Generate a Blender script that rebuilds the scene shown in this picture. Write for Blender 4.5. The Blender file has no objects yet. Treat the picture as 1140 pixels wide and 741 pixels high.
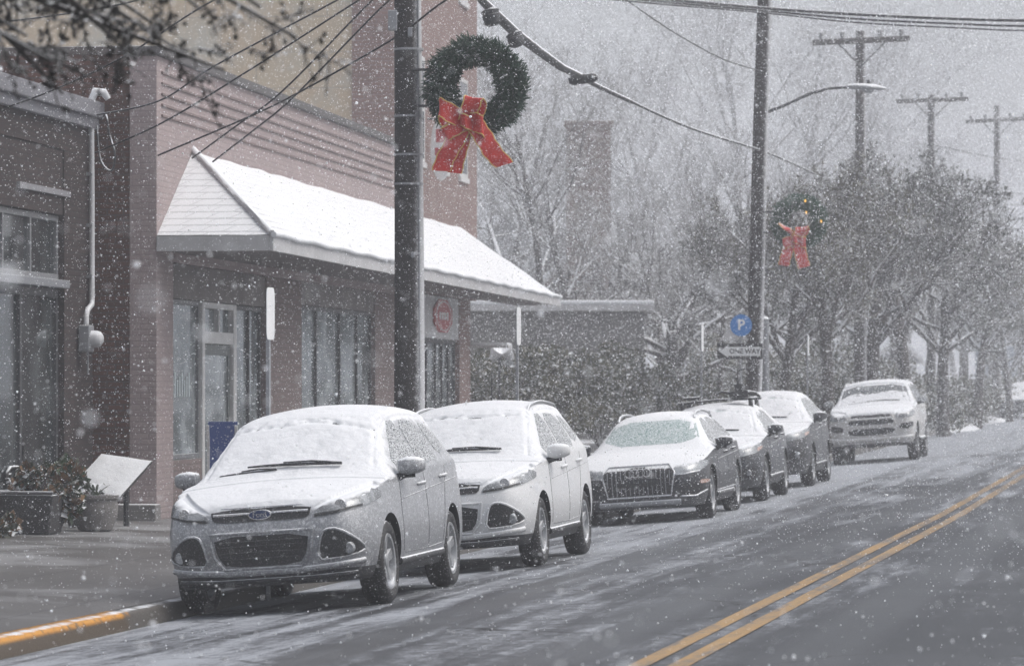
import bpy, bmesh, math, random
import numpy as np
from mathutils import Vector, Matrix, Euler, noise
from mathutils.bvhtree import BVHTree

R = math.radians
sc = bpy.context.scene
COL = sc.collection

# ------------------------------------------------------------------ camera
F = 4275.0            # focal length in pixels of the 1140 px wide photograph (135 mm)
CX, HY = 570.0, 428.0
CAMZ = 1.69
cam = bpy.data.cameras.new('camera')
cam.lens = 135.0
cam.sensor_width = 36.0
cam.shift_y = (HY - 370.5) / 1140.0
cam.clip_start = 0.3
cam.clip_end = 4000
cam.dof.use_dof = True
cam.dof.focus_distance = 37.0
cam.dof.aperture_fstop = 4.8
camo = bpy.data.objects.new('camera', cam)
camo.location = (0, 0, CAMZ)
camo.rotation_euler = (R(90), 0, 0)
COL.objects.link(camo)
sc.camera = camo

# ------------------------------------------------------------------ sky and sun
SUN_EL, SUN_AZ = R(58), R(92)
world = bpy.data.worlds.new('World')
sc.world = world
world.use_nodes = True
nt = world.node_tree
nt.nodes.clear()
sky = nt.nodes.new('ShaderNodeTexSky')
sky.sky_type = 'NISHITA'
sky.sun_disc = False
sky.sun_elevation = SUN_EL
sky.sun_rotation = SUN_AZ
sky.air_density = 1.0
sky.dust_density = 6.0
sky.ozone_density = 1.0
hsv = nt.nodes.new('ShaderNodeHueSaturation')      # an overcast sky: nearly grey
hsv.inputs['Saturation'].default_value = 0.40
bg = nt.nodes.new('ShaderNodeBackground')
bg.inputs['Strength'].default_value = 0.15
wo = nt.nodes.new('ShaderNodeOutputWorld')
nt.links.new(sky.outputs[0], hsv.inputs['Color'])
nt.links.new(hsv.outputs[0], bg.inputs['Color'])
nt.links.new(bg.outputs[0], wo.inputs['Surface'])
sl = bpy.data.lights.new('sun', 'SUN')
sl.energy = 0.5
sl.angle = R(50)
sl.color = (1.0, 0.97, 0.94)
slo = bpy.data.objects.new('sun', sl)
_sd = Vector((math.sin(SUN_AZ) * math.cos(SUN_EL), math.cos(SUN_AZ) * math.cos(SUN_EL), math.sin(SUN_EL)))
slo.rotation_euler = _sd.to_track_quat('Z', 'Y').to_euler()
slo.location = (0, 0, 60)
COL.objects.link(slo)

vs = sc.view_settings
vs.view_transform = 'Standard'
vs.look = 'None'
vs.gamma = 1
vs.use_curve_mapping = False
vs.exposure = 0.18
sc.render.film_transparent = False
cy = sc.cycles
cy.max_bounces = 7
cy.diffuse_bounces = 3
cy.glossy_bounces = 3
cy.transmission_bounces = 4
cy.transparent_max_bounces = 8
cy.volume_bounces = 2
cy.use_adaptive_sampling = True
cy.adaptive_threshold = 0.012
cy.use_denoising = True
cy.caustics_reflective = False
cy.caustics_refractive = False

# ------------------------------------------------------------------ frames of reference
TH = R(10.2)          # the street runs 10.2 degrees right of the view axis
ST, CT = math.sin(TH), math.cos(TH)
CROWN = -3.22         # the yellow line, metres right of the camera measured across the street
KERB_V = -8.37
PHI = R(7.6)          # the shop fronts
SP, CP = math.sin(PHI), math.cos(PHI)
AX, AY = -4.45, 48.1  # street corner of the pink shop


def rise(u):
    return 0.0050 * max(0.0, u - 50.0)


def road_z(u, v):
    d = abs(v - CROWN)
    z = -0.010 * min(d, 1.9) - 0.072 * max(0.0, min(d, 5.2) - 1.9)
    return z + rise(u)


def walk_z(u, v):
    return road_z(u, KERB_V) + 0.15 + 0.022 * min(6.0, (KERB_V - v)) + 0.0


def gz(u, v):
    if v < KERB_V:
        return walk_z(u, v)
    return road_z(u, v)


def W(u, v, z=None):
    if z is None:
        z = gz(u, v)
    return Vector((u * ST + v * CT, u * CT - v * ST, z))


def uv_of(x, y):
    return x * ST + y * CT, x * CT - y * ST


def at(px, py, y):
    """the point seen at a pixel of the photograph, y metres in front of the camera"""
    return Vector(((px - CX) * y / F, y, CAMZ + (HY - py) * y / F))


def ground_pt(px, y):
    x = (px - CX) * y / F
    u, v = uv_of(x, y)
    return Vector((x, y, gz(u, v)))


def s_of(px, back=0.0):
    """distance along the shop fronts of what is seen at column px"""
    k = (px - CX) / F
    ax, ay = AX - back * CP, AY + back * SP
    return (k * ay - ax) / (SP - k * CP)


def z_of(py, s, back=0.0):
    y = AY + s * CP + back * SP
    return CAMZ + (HY - py) * y / F


# ------------------------------------------------------------------ objects
def tag(o, label=None, cat=None, group=None, kind=None):
    if label:
        o['label'] = label
    if cat:
        o['category'] = cat
    if group:
        o['group'] = group
    if kind:
        o['kind'] = kind
    return o


def thing(name, label, cat, loc=(0, 0, 0), rot=(0, 0, 0), group=None):
    o = bpy.data.objects.new(name, None)
    o.empty_display_size = 0.2
    o.location = loc
    o.rotation_euler = rot
    COL.objects.link(o)
    return tag(o, label, cat, group)


def copy_tree(o, parent=None):
    c = o.copy()
    COL.objects.link(c)
    c.parent = parent
    for ch in list(o.children):
        copy_tree(ch, c)
    return c


def link_mesh(name, me, parent=None, mats=()):
    o = bpy.data.objects.new(name, me)
    for m in mats:
        me.materials.append(m)
    COL.objects.link(o)
    if parent is not None:
        o.parent = parent
    return o


class MB:
    def __init__(self):
        self.v, self.f, self.m = [], [], []

    def add(self, vs, fs, m=0):
        b = len(self.v)
        self.v += [tuple(p) for p in vs]
        self.f += [tuple(i + b for i in q) for q in fs]
        self.m += [m] * len(fs)
        return self

    def box(self, x0, x1, y0, y1, z0, z1, m=0, rot=None, piv=None):
        vs = [Vector((x, y, z)) for z in (z0, z1) for y in (y0, y1) for x in (x0, x1)]
        if rot is not None:
            M = Euler(rot).to_matrix()
            c = Vector(piv) if piv is not None else Vector(((x0 + x1) / 2, (y0 + y1) / 2, (z0 + z1) / 2))
            vs = [M @ (p - c) + c for p in vs]
        fs = [(0, 2, 3, 1), (4, 5, 7, 6), (0, 1, 5, 4), (2, 6, 7, 3), (0, 4, 6, 2), (1, 3, 7, 5)]
        return self.add(vs, fs, m)

    def tube(self, pts, rad, n=8, m=0, caps=True):
        pts = [Vector(p) for p in pts]
        if not hasattr(rad, '__len__'):
            rad = [rad] * len(pts)
        vs, fs = [], []
        prev = None
        for i, p in enumerate(pts):
            a = pts[max(0, i - 1)]
            b = pts[min(len(pts) - 1, i + 1)]
            d = (b - a)
            if d.length < 1e-9:
                d = Vector((0, 0, 1))
            d.normalize()
            if prev is None:
                up = Vector((0, 0, 1)) if abs(d.z) < 0.9 else Vector((1, 0, 0))
                e = d.cross(up).normalized()
            else:
                e = (prev - d * prev.dot(d))
                e = e.normalized() if e.length > 1e-6 else d.orthogonal().normalized()
            prev = e
            g = d.cross(e)
            for k in range(n):
                t = 2 * math.pi * k / n
                vs.append(p + (e * math.cos(t) + g * math.sin(t)) * rad[i])
        for i in range(len(pts) - 1):
            for k in range(n):
                a, b = i * n + k, i * n + (k + 1) % n
                fs.append((a, b, b + n, a + n))
        if caps:
            fs.append(tuple(range(n - 1, -1, -1)))
            fs.append(tuple(range((len(pts) - 1) * n, len(pts) * n)))
        return self.add(vs, fs, m)

    def lathe(self, prof, n=24, axis='z', c=(0, 0, 0), m=0, closed=False):
        """prof: (radius, height) pairs"""
        vs, fs = [], []
        for r, h in prof:
            for k in range(n):
                t = 2 * math.pi * k / n
                a, b = r * math.cos(t), r * math.sin(t)
                p = {'z': (a, b, h), 'y': (a, h, b), 'x': (h, a, b)}[axis]
                vs.append((p[0] + c[0], p[1] + c[1], p[2] + c[2]))
        L = len(prof)
        for i in range(L if closed else L - 1):
            for k in range(n):
                a, b = i * n + k, i * n + (k + 1) % n
                c2, d2 = ((i + 1) % L) * n + (k + 1) % n, ((i + 1) % L) * n + k
                fs.append((a, b, c2, d2))
        if not closed:
            fs.append(tuple(range(n - 1, -1, -1)))
            fs.append(tuple(range((L - 1) * n, L * n)))
        return self.add(vs, fs, m)

    def prism(self, poly, d, m=0):
        """poly: 3-D points in a plane, d: extrusion vector"""
        n = len(poly)
        d = Vector(d)
        vs = [Vector(p) for p in poly] + [Vector(p) + d for p in poly]
        fs = [tuple(range(n - 1, -1, -1)), tuple(range(n, 2 * n))]
        for i in range(n):
            j = (i + 1) % n
            fs.append((i, j, j + n, i + n))
        return self.add(vs, fs, m)

    def build(self, name, mats, parent=None, smooth=None, bevel=None, fix=True):
        me = bpy.data.meshes.new(name)
        me.from_pydata(self.v, [], self.f)
        me.polygons.foreach_set('material_index', self.m)
        if fix or bevel:
            bm = bmesh.new()
            bm.from_mesh(me)
            bmesh.ops.recalc_face_normals(bm, faces=bm.faces)
            if bevel:
                es = [e for e in bm.edges if len(e.link_faces) == 2 and e.calc_face_angle(0) > 0.6]
                bmesh.ops.bevel(bm, geom=es, offset=bevel, segments=2, affect='EDGES', profile=0.6, clamp_overlap=True)
            bm.to_mesh(me)
            bm.free()
        if smooth is not None:
            me.polygons.foreach_set('use_smooth', [True] * len(me.polygons))
            me.set_sharp_from_angle(angle=R(smooth))
        me.update()
        if not isinstance(mats, (list, tuple)):
            mats = [mats]
        return link_mesh(name, me, parent, mats)


def np_mesh(name, V, Fq, mats, parent=None, smooth=False, mi=None):
    """fast mesh from arrays, all faces with the same number of corners"""
    V = np.asarray(V, np.float32)
    Fq = np.asarray(Fq, np.int32)
    k = Fq.shape[1]
    me = bpy.data.meshes.new(name)
    me.vertices.add(len(V))
    me.vertices.foreach_set('co', V.ravel())
    me.loops.add(Fq.size)
    me.loops.foreach_set('vertex_index', Fq.ravel())
    me.polygons.add(len(Fq))
    me.polygons.foreach_set('loop_start', np.arange(0, Fq.size, k, dtype=np.int32))
    me.polygons.foreach_set('loop_total', np.full(len(Fq), k, np.int32))
    if smooth:
        me.polygons.foreach_set('use_smooth', np.ones(len(Fq), bool))
    if mi is not None:
        me.polygons.foreach_set('material_index', np.asarray(mi, np.int32))
    me.update(calc_edges=True)
    if not isinstance(mats, (list, tuple)):
        mats = [mats]
    if parent is False:
        for m in mats:
            me.materials.append(m)
        return me
    return link_mesh(name, me, parent, mats)


# ------------------------------------------------------------------ materials
class NT:
    def __init__(self, name):
        self.mat = bpy.data.materials.new(name)
        self.mat.use_nodes = True
        self.t = self.mat.node_tree
        self.t.nodes.clear()
        self.out = self.n('ShaderNodeOutputMaterial')

    def n(self, t, **kw):
        x = self.t.nodes.new(t)
        for k, val in kw.items():
            setattr(x, k, val)
        return x

    def l(self, a, b):
        self.t.links.new(a, b)

    def val(self, sock, v):
        if hasattr(v, 'is_output') or isinstance(v, bpy.types.NodeSocket):
            self.l(v, sock)
        else:
            sock.default_value = v

    def math(self, op, a, b=None, c=None, clamp=False):
        x = self.n('ShaderNodeMath', operation=op, use_clamp=clamp)
        for i, q in enumerate((a, b, c)):
            if q is not None:
                self.val(x.inputs[i], q)
        return x.outputs[0]

    def mix(self, f, a, b):
        x = self.n('ShaderNodeMix', data_type='RGBA')
        self.val(x.inputs[0], f)
        for i, q in ((6, a), (7, b)):
            if isinstance(q, tuple) and len(q) == 3:
                q = q + (1,)
            self.val(x.inputs[i], q)
        return x.outputs[2]

    def noise(self, vec, scale, detail=3, rough=0.55):
        x = self.n('ShaderNodeTexNoise')
        x.inputs['Scale'].default_value = scale
        x.inputs['Detail'].default_value = detail
        x.inputs['Roughness'].default_value = rough
        if vec is not None:
            self.l(vec, x.inputs['Vector'])
        return x.outputs[0]

    def step(self, v, lo, hi):
        x = self.n('ShaderNodeMapRange', interpolation_type='SMOOTHSTEP')
        self.val(x.inputs[0], v)
        x.inputs[1].default_value = lo
        x.inputs[2].default_value = hi
        return x.outputs[0]

    def obj(self):
        return self.n('ShaderNodeTexCoord').outputs['Object']

    def pos(self):
        return self.n('ShaderNodeNewGeometry').outputs['Position']

    def scaled(self, vec, s):
        x = self.n('ShaderNodeMapping')
        self.l(vec, x.inputs[0])
        x.inputs['Scale'].default_value = s
        return x.outputs[0]

    def nz(self):
        g = self.n('ShaderNodeNewGeometry')
        s = self.n('ShaderNodeSeparateXYZ')
        self.l(g.outputs['Normal'], s.inputs[0])
        return s.outputs[2]

    def bsdf(self, color, rough=0.6, metal=0.0, spec=0.5, coat=0.0, bump=None, bump_d=0.01, bump_s=0.4, trans=0.0):
        p = self.n('ShaderNodeBsdfPrincipled')
        if isinstance(color, tuple) and len(color) == 3:
            color = color + (1,)
        self.val(p.inputs['Base Color'], color)
        self.val(p.inputs['Roughness'], rough)
        self.val(p.inputs['Metallic'], metal)
        p.inputs['Specular IOR Level'].default_value = spec
        if coat:
            p.inputs['Coat Weight'].default_value = coat
            p.inputs['Coat Roughness'].default_value = 0.12
        if bump is not None:
            b = self.n('ShaderNodeBump')
            b.inputs['Distance'].default_value = bump_d
            b.inputs['Strength'].default_value = bump_s
            self.l(bump, b.inputs['Height'])
            self.l(b.outputs[0], p.inputs['Normal'])
        self.l(p.outputs[0], self.out.inputs[0])
        return p


SNOWC = (0.78, 0.80, 0.83)


def snowy(T, base, vec, thr=0.45, amp=0.5, scale=7.0, soft=0.12, speck=0.0, speck_scale=90.0, specklo=0.62):
    """colour + mask: snow lies where the surface faces up; clinging specks on upright faces"""
    f = None
    if thr is not None:
        n = T.noise(vec, scale, 4)
        a = T.math('ADD', T.nz(), T.math('MULTIPLY', T.math('SUBTRACT', n, 0.5), amp))
        f = T.step(a, thr - soft, thr + soft)
    if speck:
        n2 = T.noise(vec, speck_scale, 2, 0.6)
        g = T.math('MULTIPLY', T.step(n2, specklo - 0.06, specklo + 0.05), speck)
        f = g if f is None else T.math('MAXIMUM', f, g)
    return T.mix(f, base, SNOWC), f


def make_mat(name, color, rough=0.6, metal=0.0, spec=0.5, coat=0.0, var=0.0, var_scale=3.0, thr=0.5, amp=0.5,
             nscale=7.0, soft=0.12, speck=0.0, speck_scale=90.0, specklo=0.62, bump=0.0, bump_scale=30.0, dark=None):
    T = NT(name)
    vec = T.obj()
    base = color
    if var:
        n = T.noise(vec, var_scale, 5)
        c2 = dark if dark else tuple(c * (1 - var) for c in color)
        base = T.mix(T.step(n, 0.3, 0.7), c2, color)
    b = T.noise(vec, bump_scale, 4) if bump else None
    if thr is None and not speck:
        T.bsdf(base, rough, metal, spec, coat, b, bump)
        return T.mat
    c, f = snowy(T, base, vec, thr, amp, nscale, soft, speck, speck_scale, specklo)
    rr = T.n('ShaderNodeMix', data_type='FLOAT')
    T.l(f, rr.inputs[0])
    rr.inputs[2].default_value = rough
    rr.inputs[3].default_value = 0.85
    mm = T.math('MULTIPLY', T.math('SUBTRACT', 1.0, f), metal)
    T.bsdf(c, rr.outputs[0], mm, spec, coat, b, bump)
    return T.mat


M = {}


def brick_mat(name, c1, c2, mortar, bw=0.21, bh=0.072, gap=0.012, speck=0.1, wear=0.35, wearc=None, rough=0.85):
    T = NT(name)
    vec = T.obj()
    s = T.n('ShaderNodeSeparateXYZ')
    T.l(vec, s.inputs[0])
    cmb = T.n('ShaderNodeCombineXYZ')
    T.l(T.math('ADD', s.outputs[0], s.outputs[1]), cmb.inputs[0])
    T.l(s.outputs[2], cmb.inputs[1])
    b = T.n('ShaderNodeTexBrick')
    T.l(cmb.outputs[0], b.inputs['Vector'])
    b.inputs['Scale'].default_value = 1.0
    b.inputs['Brick Width'].default_value = bw
    b.inputs['Row Height'].default_value = bh
    b.inputs['Mortar Size'].default_value = gap
    b.inputs['Mortar Smooth'].default_value = 0.3
    b.inputs['Bias'].default_value = 0.0
    b.inputs['Color1'].default_value = c1 + (1,)
    b.inputs['Color2'].default_value = c2 + (1,)
    b.inputs['Mortar'].default_value = mortar + (1,)
    n = T.noise(vec, 1.1, 6, 0.62)
    wc = wearc if wearc else tuple(x * 0.55 for x in c1)
    col = T.mix(T.math('MULTIPLY', T.step(n, 0.42, 0.72), wear), b.outputs[0], wc)
    n3 = T.noise(vec, 26, 3)
    col = T.mix(T.math('MULTIPLY', T.step(n3, 0.35, 0.75), 0.25), col, tuple(min(1, x * 1.5) for x in c1))
    col, f = snowy(T, col, vec, 0.45, 0.4, 9.0, 0.12, speck, 60.0, 0.66)
    T.bsdf(col, rough, 0, 0.3, 0, b.outputs['Fac'], -0.006, 0.5)
    return T.mat


def text_mesh(body, size, depth=0.002, bold=False):
    cu = bpy.data.curves.new('lettering', 'FONT')
    cu.body = body
    cu.size = size
    cu.extrude = depth
    cu.align_x = 'CENTER'
    cu.align_y = 'CENTER'
    cu.resolution_u = 4
    if bold:
        cu.offset = size * 0.025
    o = bpy.data.objects.new('lettering', cu)
    COL.objects.link(o)
    dg = bpy.context.evaluated_depsgraph_get()
    me = bpy.data.meshes.new_from_object(o.evaluated_get(dg))
    bpy.data.objects.remove(o)
    bpy.data.curves.remove(cu)
    return me
# ------------------------------------------------------------------ ground materials
def road_mat():
    T = NT('wet_asphalt')
    o = T.obj()
    long1 = T.scaled(o, (0.10, 1.5, 1))
    long2 = T.scaled(o, (0.35, 5.0, 1))
    n1 = T.noise(long1, 1.0, 5, 0.6)
    n2 = T.noise(long2, 1.0, 4, 0.6)
    n3 = T.noise(o, 45, 3, 0.7)
    n4 = T.noise(o, 0.35, 4, 0.6)
    s = T.n('ShaderNodeSeparateXYZ')
    T.l(o, s.inputs[0])
    u, yy = s.outputs[0], s.outputs[1]
    # slush keeps out of the wheel tracks and thickens near the parked cars and with distance
    d = T.math('ADD', yy, CROWN)                     # distance left of the yellow line
    park = T.step(d, 1.4, 3.4)
    far = T.step(u, 38.0, 95.0)
    right = T.step(d, 0.2, -2.2)
    amt = T.math('ADD', T.math('MULTIPLY', park, 0.15), T.math('MULTIPLY', far, 0.22))
    amt = T.math('SUBTRACT', amt, T.math('MULTIPLY', right, 0.05))
    amt = T.math('ADD', amt, 0.035)
    mixn = T.math('ADD', T.math('MULTIPLY', n1, 0.55), T.math('MULTIPLY', n2, 0.45))
    mixn = T.math('ADD', mixn, T.math('MULTIPLY', T.math('SUBTRACT', n4, 0.5), 0.35))
    n9 = T.noise(o, 7, 6, 0.78)
    mixn = T.math('ADD', mixn, T.math('MULTIPLY', T.math('SUBTRACT', n3, 0.5), 0.40))
    mixn = T.math('ADD', mixn, T.math('MULTIPLY', T.math('SUBTRACT', n9, 0.5), 0.55))
    tr = T.math('ADD', d, T.math('MULTIPLY', T.math('SUBTRACT', n1, 0.5), 0.25))
    track = None
    for c_ in (0.75, 2.35, -0.85, -2.5):                      # tyre tracks, wetter and darker
        b_ = T.math('ABSOLUTE', T.math('SUBTRACT', tr, c_))
        b_ = T.step(b_, 0.42, 0.12)
        track = b_ if track is None else T.math('MAXIMUM', track, b_)
    amt = T.math('SUBTRACT', amt, T.math('MULTIPLY', track, 0.075))
    slush = T.step(T.math('ADD', mixn, amt), 0.52, 0.78)
    asph = T.mix(T.step(n3, 0.35, 0.7), (0.026, 0.028, 0.032), (0.058, 0.061, 0.068))
    asph = T.mix(T.step(n4, 0.4, 0.6), asph, (0.055, 0.058, 0.064))
    n8 = T.noise(o, 170, 2, 0.7)
    asph = T.mix(T.math('MULTIPLY', T.step(n8, 0.52, 0.72), 0.55), asph, (0.11, 0.115, 0.125))
    vor = T.n('ShaderNodeTexVoronoi', feature='DISTANCE_TO_EDGE')
    vor.inputs['Scale'].default_value = 0.33
    wv = T.n('ShaderNodeVectorMath', operation='ADD')
    nv = T.n('ShaderNodeTexNoise')
    nv.inputs['Scale'].default_value = 1.3
    nv.inputs['Detail'].default_value = 5
    T.l(o, nv.inputs['Vector'])
    T.l(o, wv.inputs[0])
    T.l(nv.outputs[1], wv.inputs[1])
    T.l(wv.outputs[0], vor.inputs['Vector'])
    crack = T.math('MULTIPLY', T.step(vor.outputs[0], 0.011, 0.004), T.step(n4, 0.45, 0.6))
    asph = T.mix(crack, asph, (0.012, 0.012, 0.013))
    slush = T.math('MULTIPLY', slush, T.math('SUBTRACT', 1.0, T.math('MULTIPLY', crack, 0.8)))
    col = T.mix(T.math('MULTIPLY', slush, 0.66), asph, (0.50, 0.53, 0.58))
    rough = T.math('ADD', T.math('SUBTRACT', 0.44, T.math('MULTIPLY', track, 0.10)), T.math('MULTIPLY', slush, 0.35))
    T.bsdf(col, rough, 0, 0.14, 0, T.math('ADD', n3, T.math('MULTIPLY', n2, 1.5)), 0.01, 0.4)
    return T.mat


def paint_mat():
    T = NT('yellow_paint')
    o = T.obj()
    n = T.noise(o, 28, 4, 0.7)
    n2 = T.noise(T.scaled(o, (0.5, 4, 1)), 1.0, 4, 0.6)
    s = T.n('ShaderNodeSeparateXYZ')
    T.l(o, s.inputs[0])
    far = T.step(s.outputs[0], 30.0, 80.0)
    w = T.step(T.math('ADD', T.math('ADD', T.math('MULTIPLY', n, 0.6), T.math('MULTIPLY', n2, 0.45)), T.math('MULTIPLY', far, 0.12)), 0.5, 0.75)
    col = T.mix(n, (0.34, 0.19, 0.045), (0.45, 0.265, 0.075))
    n5 = T.noise(T.scaled(o, (0.16, 2.2, 1)), 1.6, 7, 0.75)
    n6 = T.noise(o, 9, 5, 0.75)
    n7 = T.noise(T.scaled(o, (0.5, 6, 1)), 2.0, 4, 0.6)
    w5 = T.math('ADD', T.math('ADD', T.math('MULTIPLY', n5, 0.5), T.math('MULTIPLY', n6, 0.3)), T.math('MULTIPLY', n7, 0.2))
    w = T.math('MAXIMUM', w, T.step(w5, 0.465, 0.56))
    slu = T.step(T.math('ADD', T.math('MULTIPLY', n5, 0.4), T.math('MULTIPLY', n7, 0.6)), 0.40, 0.30)
    col = T.mix(T.math('MULTIPLY', w, 0.80), col, (0.085, 0.085, 0.09))
    col = T.mix(T.math('MULTIPLY', slu, 0.6), col, (0.50, 0.52, 0.56))
    T.bsdf(col, 0.42, 0, 0.5, 0, n, 0.004, 0.4)
    return T.mat


def kerb_mat():
    T = NT('kerb_concrete')
    o = T.obj()
    n = T.noise(o, 9, 5, 0.65)
    n2 = T.noise(o, 40, 3)
    s = T.n('ShaderNodeSeparateXYZ')
    T.l(o, s.inputs[0])
    u = T.math('ADD', s.outputs[0], T.math('MULTIPLY', n, 0.5))
    yel = T.step(u, 29.75, 29.55)
    base = T.mix(n2, (0.06, 0.057, 0.052), (0.13, 0.12, 0.11))
    ycol = T.mix(T.step(n, 0.46, 0.70), (0.55, 0.255, 0.035), (0.16, 0.10, 0.05))
    z = T.step(s.outputs[2], -0.125, -0.165)
    ycol = T.mix(z, ycol, (0.08, 0.06, 0.04))
    col = T.mix(yel, base, ycol)
    col, f = snowy(T, col, o, 0.98, 0.55, 6.0, 0.12, 0.15, 90, 0.66)
    T.bsdf(col, 0.55, 0, 0.4, 0, n2, 0.01, 0.5)
    return T.mat


def walk_mat():
    T = NT('wet_pavement')
    o = T.obj()
    lv = T.scaled(o, (0.55, 0.30, 1))
    n1 = T.noise(T.scaled(o, (0.8, 0.5, 1)), 1.0, 6, 0.65)
    n2 = T.noise(o, 60, 3, 0.7)
    b = T.n('ShaderNodeTexBrick')
    T.l(T.scaled(o, (1, 1, 1)), b.inputs['Vector'])
    b.offset = 0.0
    b.inputs['Scale'].default_value = 1.0
    b.inputs['Brick Width'].default_value = 1.5
    b.inputs['Row Height'].default_value = 1.5
    b.inputs['Mortar Size'].default_value = 0.014
    b.inputs['Color1'].default_value = (0.115, 0.11, 0.108, 1)
    b.inputs['Color2'].default_value = (0.135, 0.13, 0.128, 1)
    b.inputs['Mortar'].default_value = (0.05, 0.05, 0.05, 1)
    s = T.n('ShaderNodeSeparateXYZ')
    T.l(o, s.inputs[0])
    back = T.step(s.outputs[1], 10.0, 12.6)
    sl = T.step(T.math('ADD', T.math('ADD', n1, T.math('MULTIPLY', back, 0.14)), T.math('MULTIPLY', T.math('SUBTRACT', n2, 0.5), 0.3)), 0.5, 0.78)
    c = T.mix(T.math('MULTIPLY', T.step(n2, 0.3, 0.7), 0.5), b.outputs[0], (0.075, 0.073, 0.072))
    c = T.mix(T.math('MULTIPLY', sl, 0.30), c, (0.66, 0.68, 0.72))
    T.bsdf(c, T.math('ADD', 0.4, T.math('MULTIPLY', sl, 0.3)), 0, 0.5, 0, n2, 0.008, 0.4)
    return T.mat


def verge_mat():
    T = NT('snowy_lawn')
    o = T.obj()
    n1 = T.noise(o, 0.8, 5, 0.65)
    n2 = T.noise(o, 9, 4, 0.7)
    f = T.step(T.math('ADD', T.math('MULTIPLY', n1, 0.6), T.math('MULTIPLY', n2, 0.4)), 0.40, 0.56)
    col = T.mix(f, (0.10, 0.09, 0.06), (0.78, 0.80, 0.84))
    T.bsdf(col, 0.9, 0, 0.2, 0, n2, 0.05, 0.6)
    return T.mat


M['road'] = road_mat()
M['paint'] = paint_mat()
M['kerb'] = kerb_mat()
M['walk'] = walk_mat()
M['lawn'] = verge_mat()

FRAME_ROT = R(90) - TH       # local x runs along the street, local y to the left of the picture


def sheet(name, us, vs_, zf, mat, kind='structure', smooth=True):
    V, Q = [], []
    nv = len(vs_)
    for u in us:
        for v in vs_:
            V.append((u, -v, zf(u, v)))
    for i in range(len(us) - 1):
        for j in range(nv - 1):
            a = i * nv + j
            Q.append((a, a + 1, a + nv + 1, a + nv))
    o = np_mesh(name, V, Q, mat, None, smooth)
    o.rotation_euler = (0, 0, FRAME_ROT)
    # faces up
    if o.data.polygons[0].normal.z < 0:
        o.data.flip_normals()
    o['kind'] = kind
    return o


def cap_rise(u):
    return min(u, 205.0)


_us = list(np.arange(4, 120, 2.0)) + list(np.arange(120, 320, 8.0)) + [320, 360, 420]
KR = 1.65                    # right-hand kerb
sheet('road', _us, [KERB_V, -7.6, -6.8, -6.0, -5.26, -4.3, CROWN, -2.4, -1.46, -0.6, 0.3, 1.0, KR],
      lambda u, v: road_z(cap_rise(u), v), M['road'])
for _o in (-0.12, 0.12):
    o_ = sheet('road_marking', _us, [CROWN + _o - 0.062, CROWN + _o + 0.062], lambda u, v: road_z(cap_rise(u), v) + 0.006, M['paint'])


def kerb(v0, v1, name, vroad):
    mb = MB()
    for i in range(len(_us) - 1):
        pass
    V, Q = [], []
    sgn = -1 if v1 < v0 else 1
    for u in _us:
        zb = road_z(cap_rise(u), vroad)
        jit = 0.006 * math.sin(u * 3.1)
        prof = [(v0, zb - 0.05), (v0 + sgn * 0.012, zb + 0.115 + jit), (v0 + sgn * 0.035, zb + 0.145 + jit), (v1, zb + 0.154), (v1, zb - 0.05)]
        for v, z in prof:
            V.append((u, -v, z))
    n = 5
    for i in range(len(_us) - 1):
        for j in range(n - 1):
            a = i * n + j
            Q.append((a, a + 1, a + n + 1, a + n))
    o = np_mesh(name, V, Q, M['kerb'], None, False)
    bm = bmesh.new()
    bm.from_mesh(o.data)
    bmesh.ops.recalc_face_normals(bm, faces=bm.faces)
    bm.to_mesh(o.data)
    bm.free()
    o.rotation_euler = (0, 0, FRAME_ROT)
    o['kind'] = 'structure'
    return o


kerb(KERB_V, KERB_V - 0.17, 'kerb', KERB_V)
kerb(KR, KR + 0.17, 'kerb', KR)
sheet('sidewalk', [u for u in _us if u <= 94], [KERB_V - 0.17, -9.4, -10.6, -12.0, -13.5, -14.6, -16.5],
      lambda u, v: walk_z(cap_rise(u), v) - 0.002, M['walk'])
sheet('sidewalk', [u for u in _us if u >= 94], [KERB_V - 0.17, -9.0, -9.9],
      lambda u, v: walk_z(cap_rise(u), v) - 0.002, M['walk'])
sheet('sidewalk', _us, [KR + 0.17, 2.6, 3.8], lambda u, v: road_z(cap_rise(u), KR) + 0.152 + 0.01 * (v - KR), M['walk'])


def terrain_z(u, v):
    uu = cap_rise(u)
    if KERB_V - 0.3 < v < KR + 0.3:
        return road_z(uu, v) - 0.35
    if v <= KERB_V - 0.3:
        z = walk_z(uu, max(v, -16.0)) - 0.02
        if u > 95:
            z += 0.10 * min(1.0, max(0.0, (-9.9 - v) / 1.5)) + 0.05 * noise.noise(Vector((u * 0.3, v * 0.5, 0)))
        return z
    return road_z(uu, KR) + 0.14


_tv = [-420, -250, -150, -100, -70, -50, -35, -26, -20, -17, -15, -13.5, -12.5, -11.5, -10.7, -10, -9.2, KERB_V - 0.35, KERB_V - 0.2,
       -6, -3, 0, KR + 0.2, KR + 0.35, 4, 6, 10, 20, 50, 120, 300]
sheet('ground', [2] + [float(x) for x in range(6, 180, 3)] + [180, 190, 205, 230, 270, 340, 450, 600, 760], _tv, terrain_z, M['lawn'])


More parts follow.
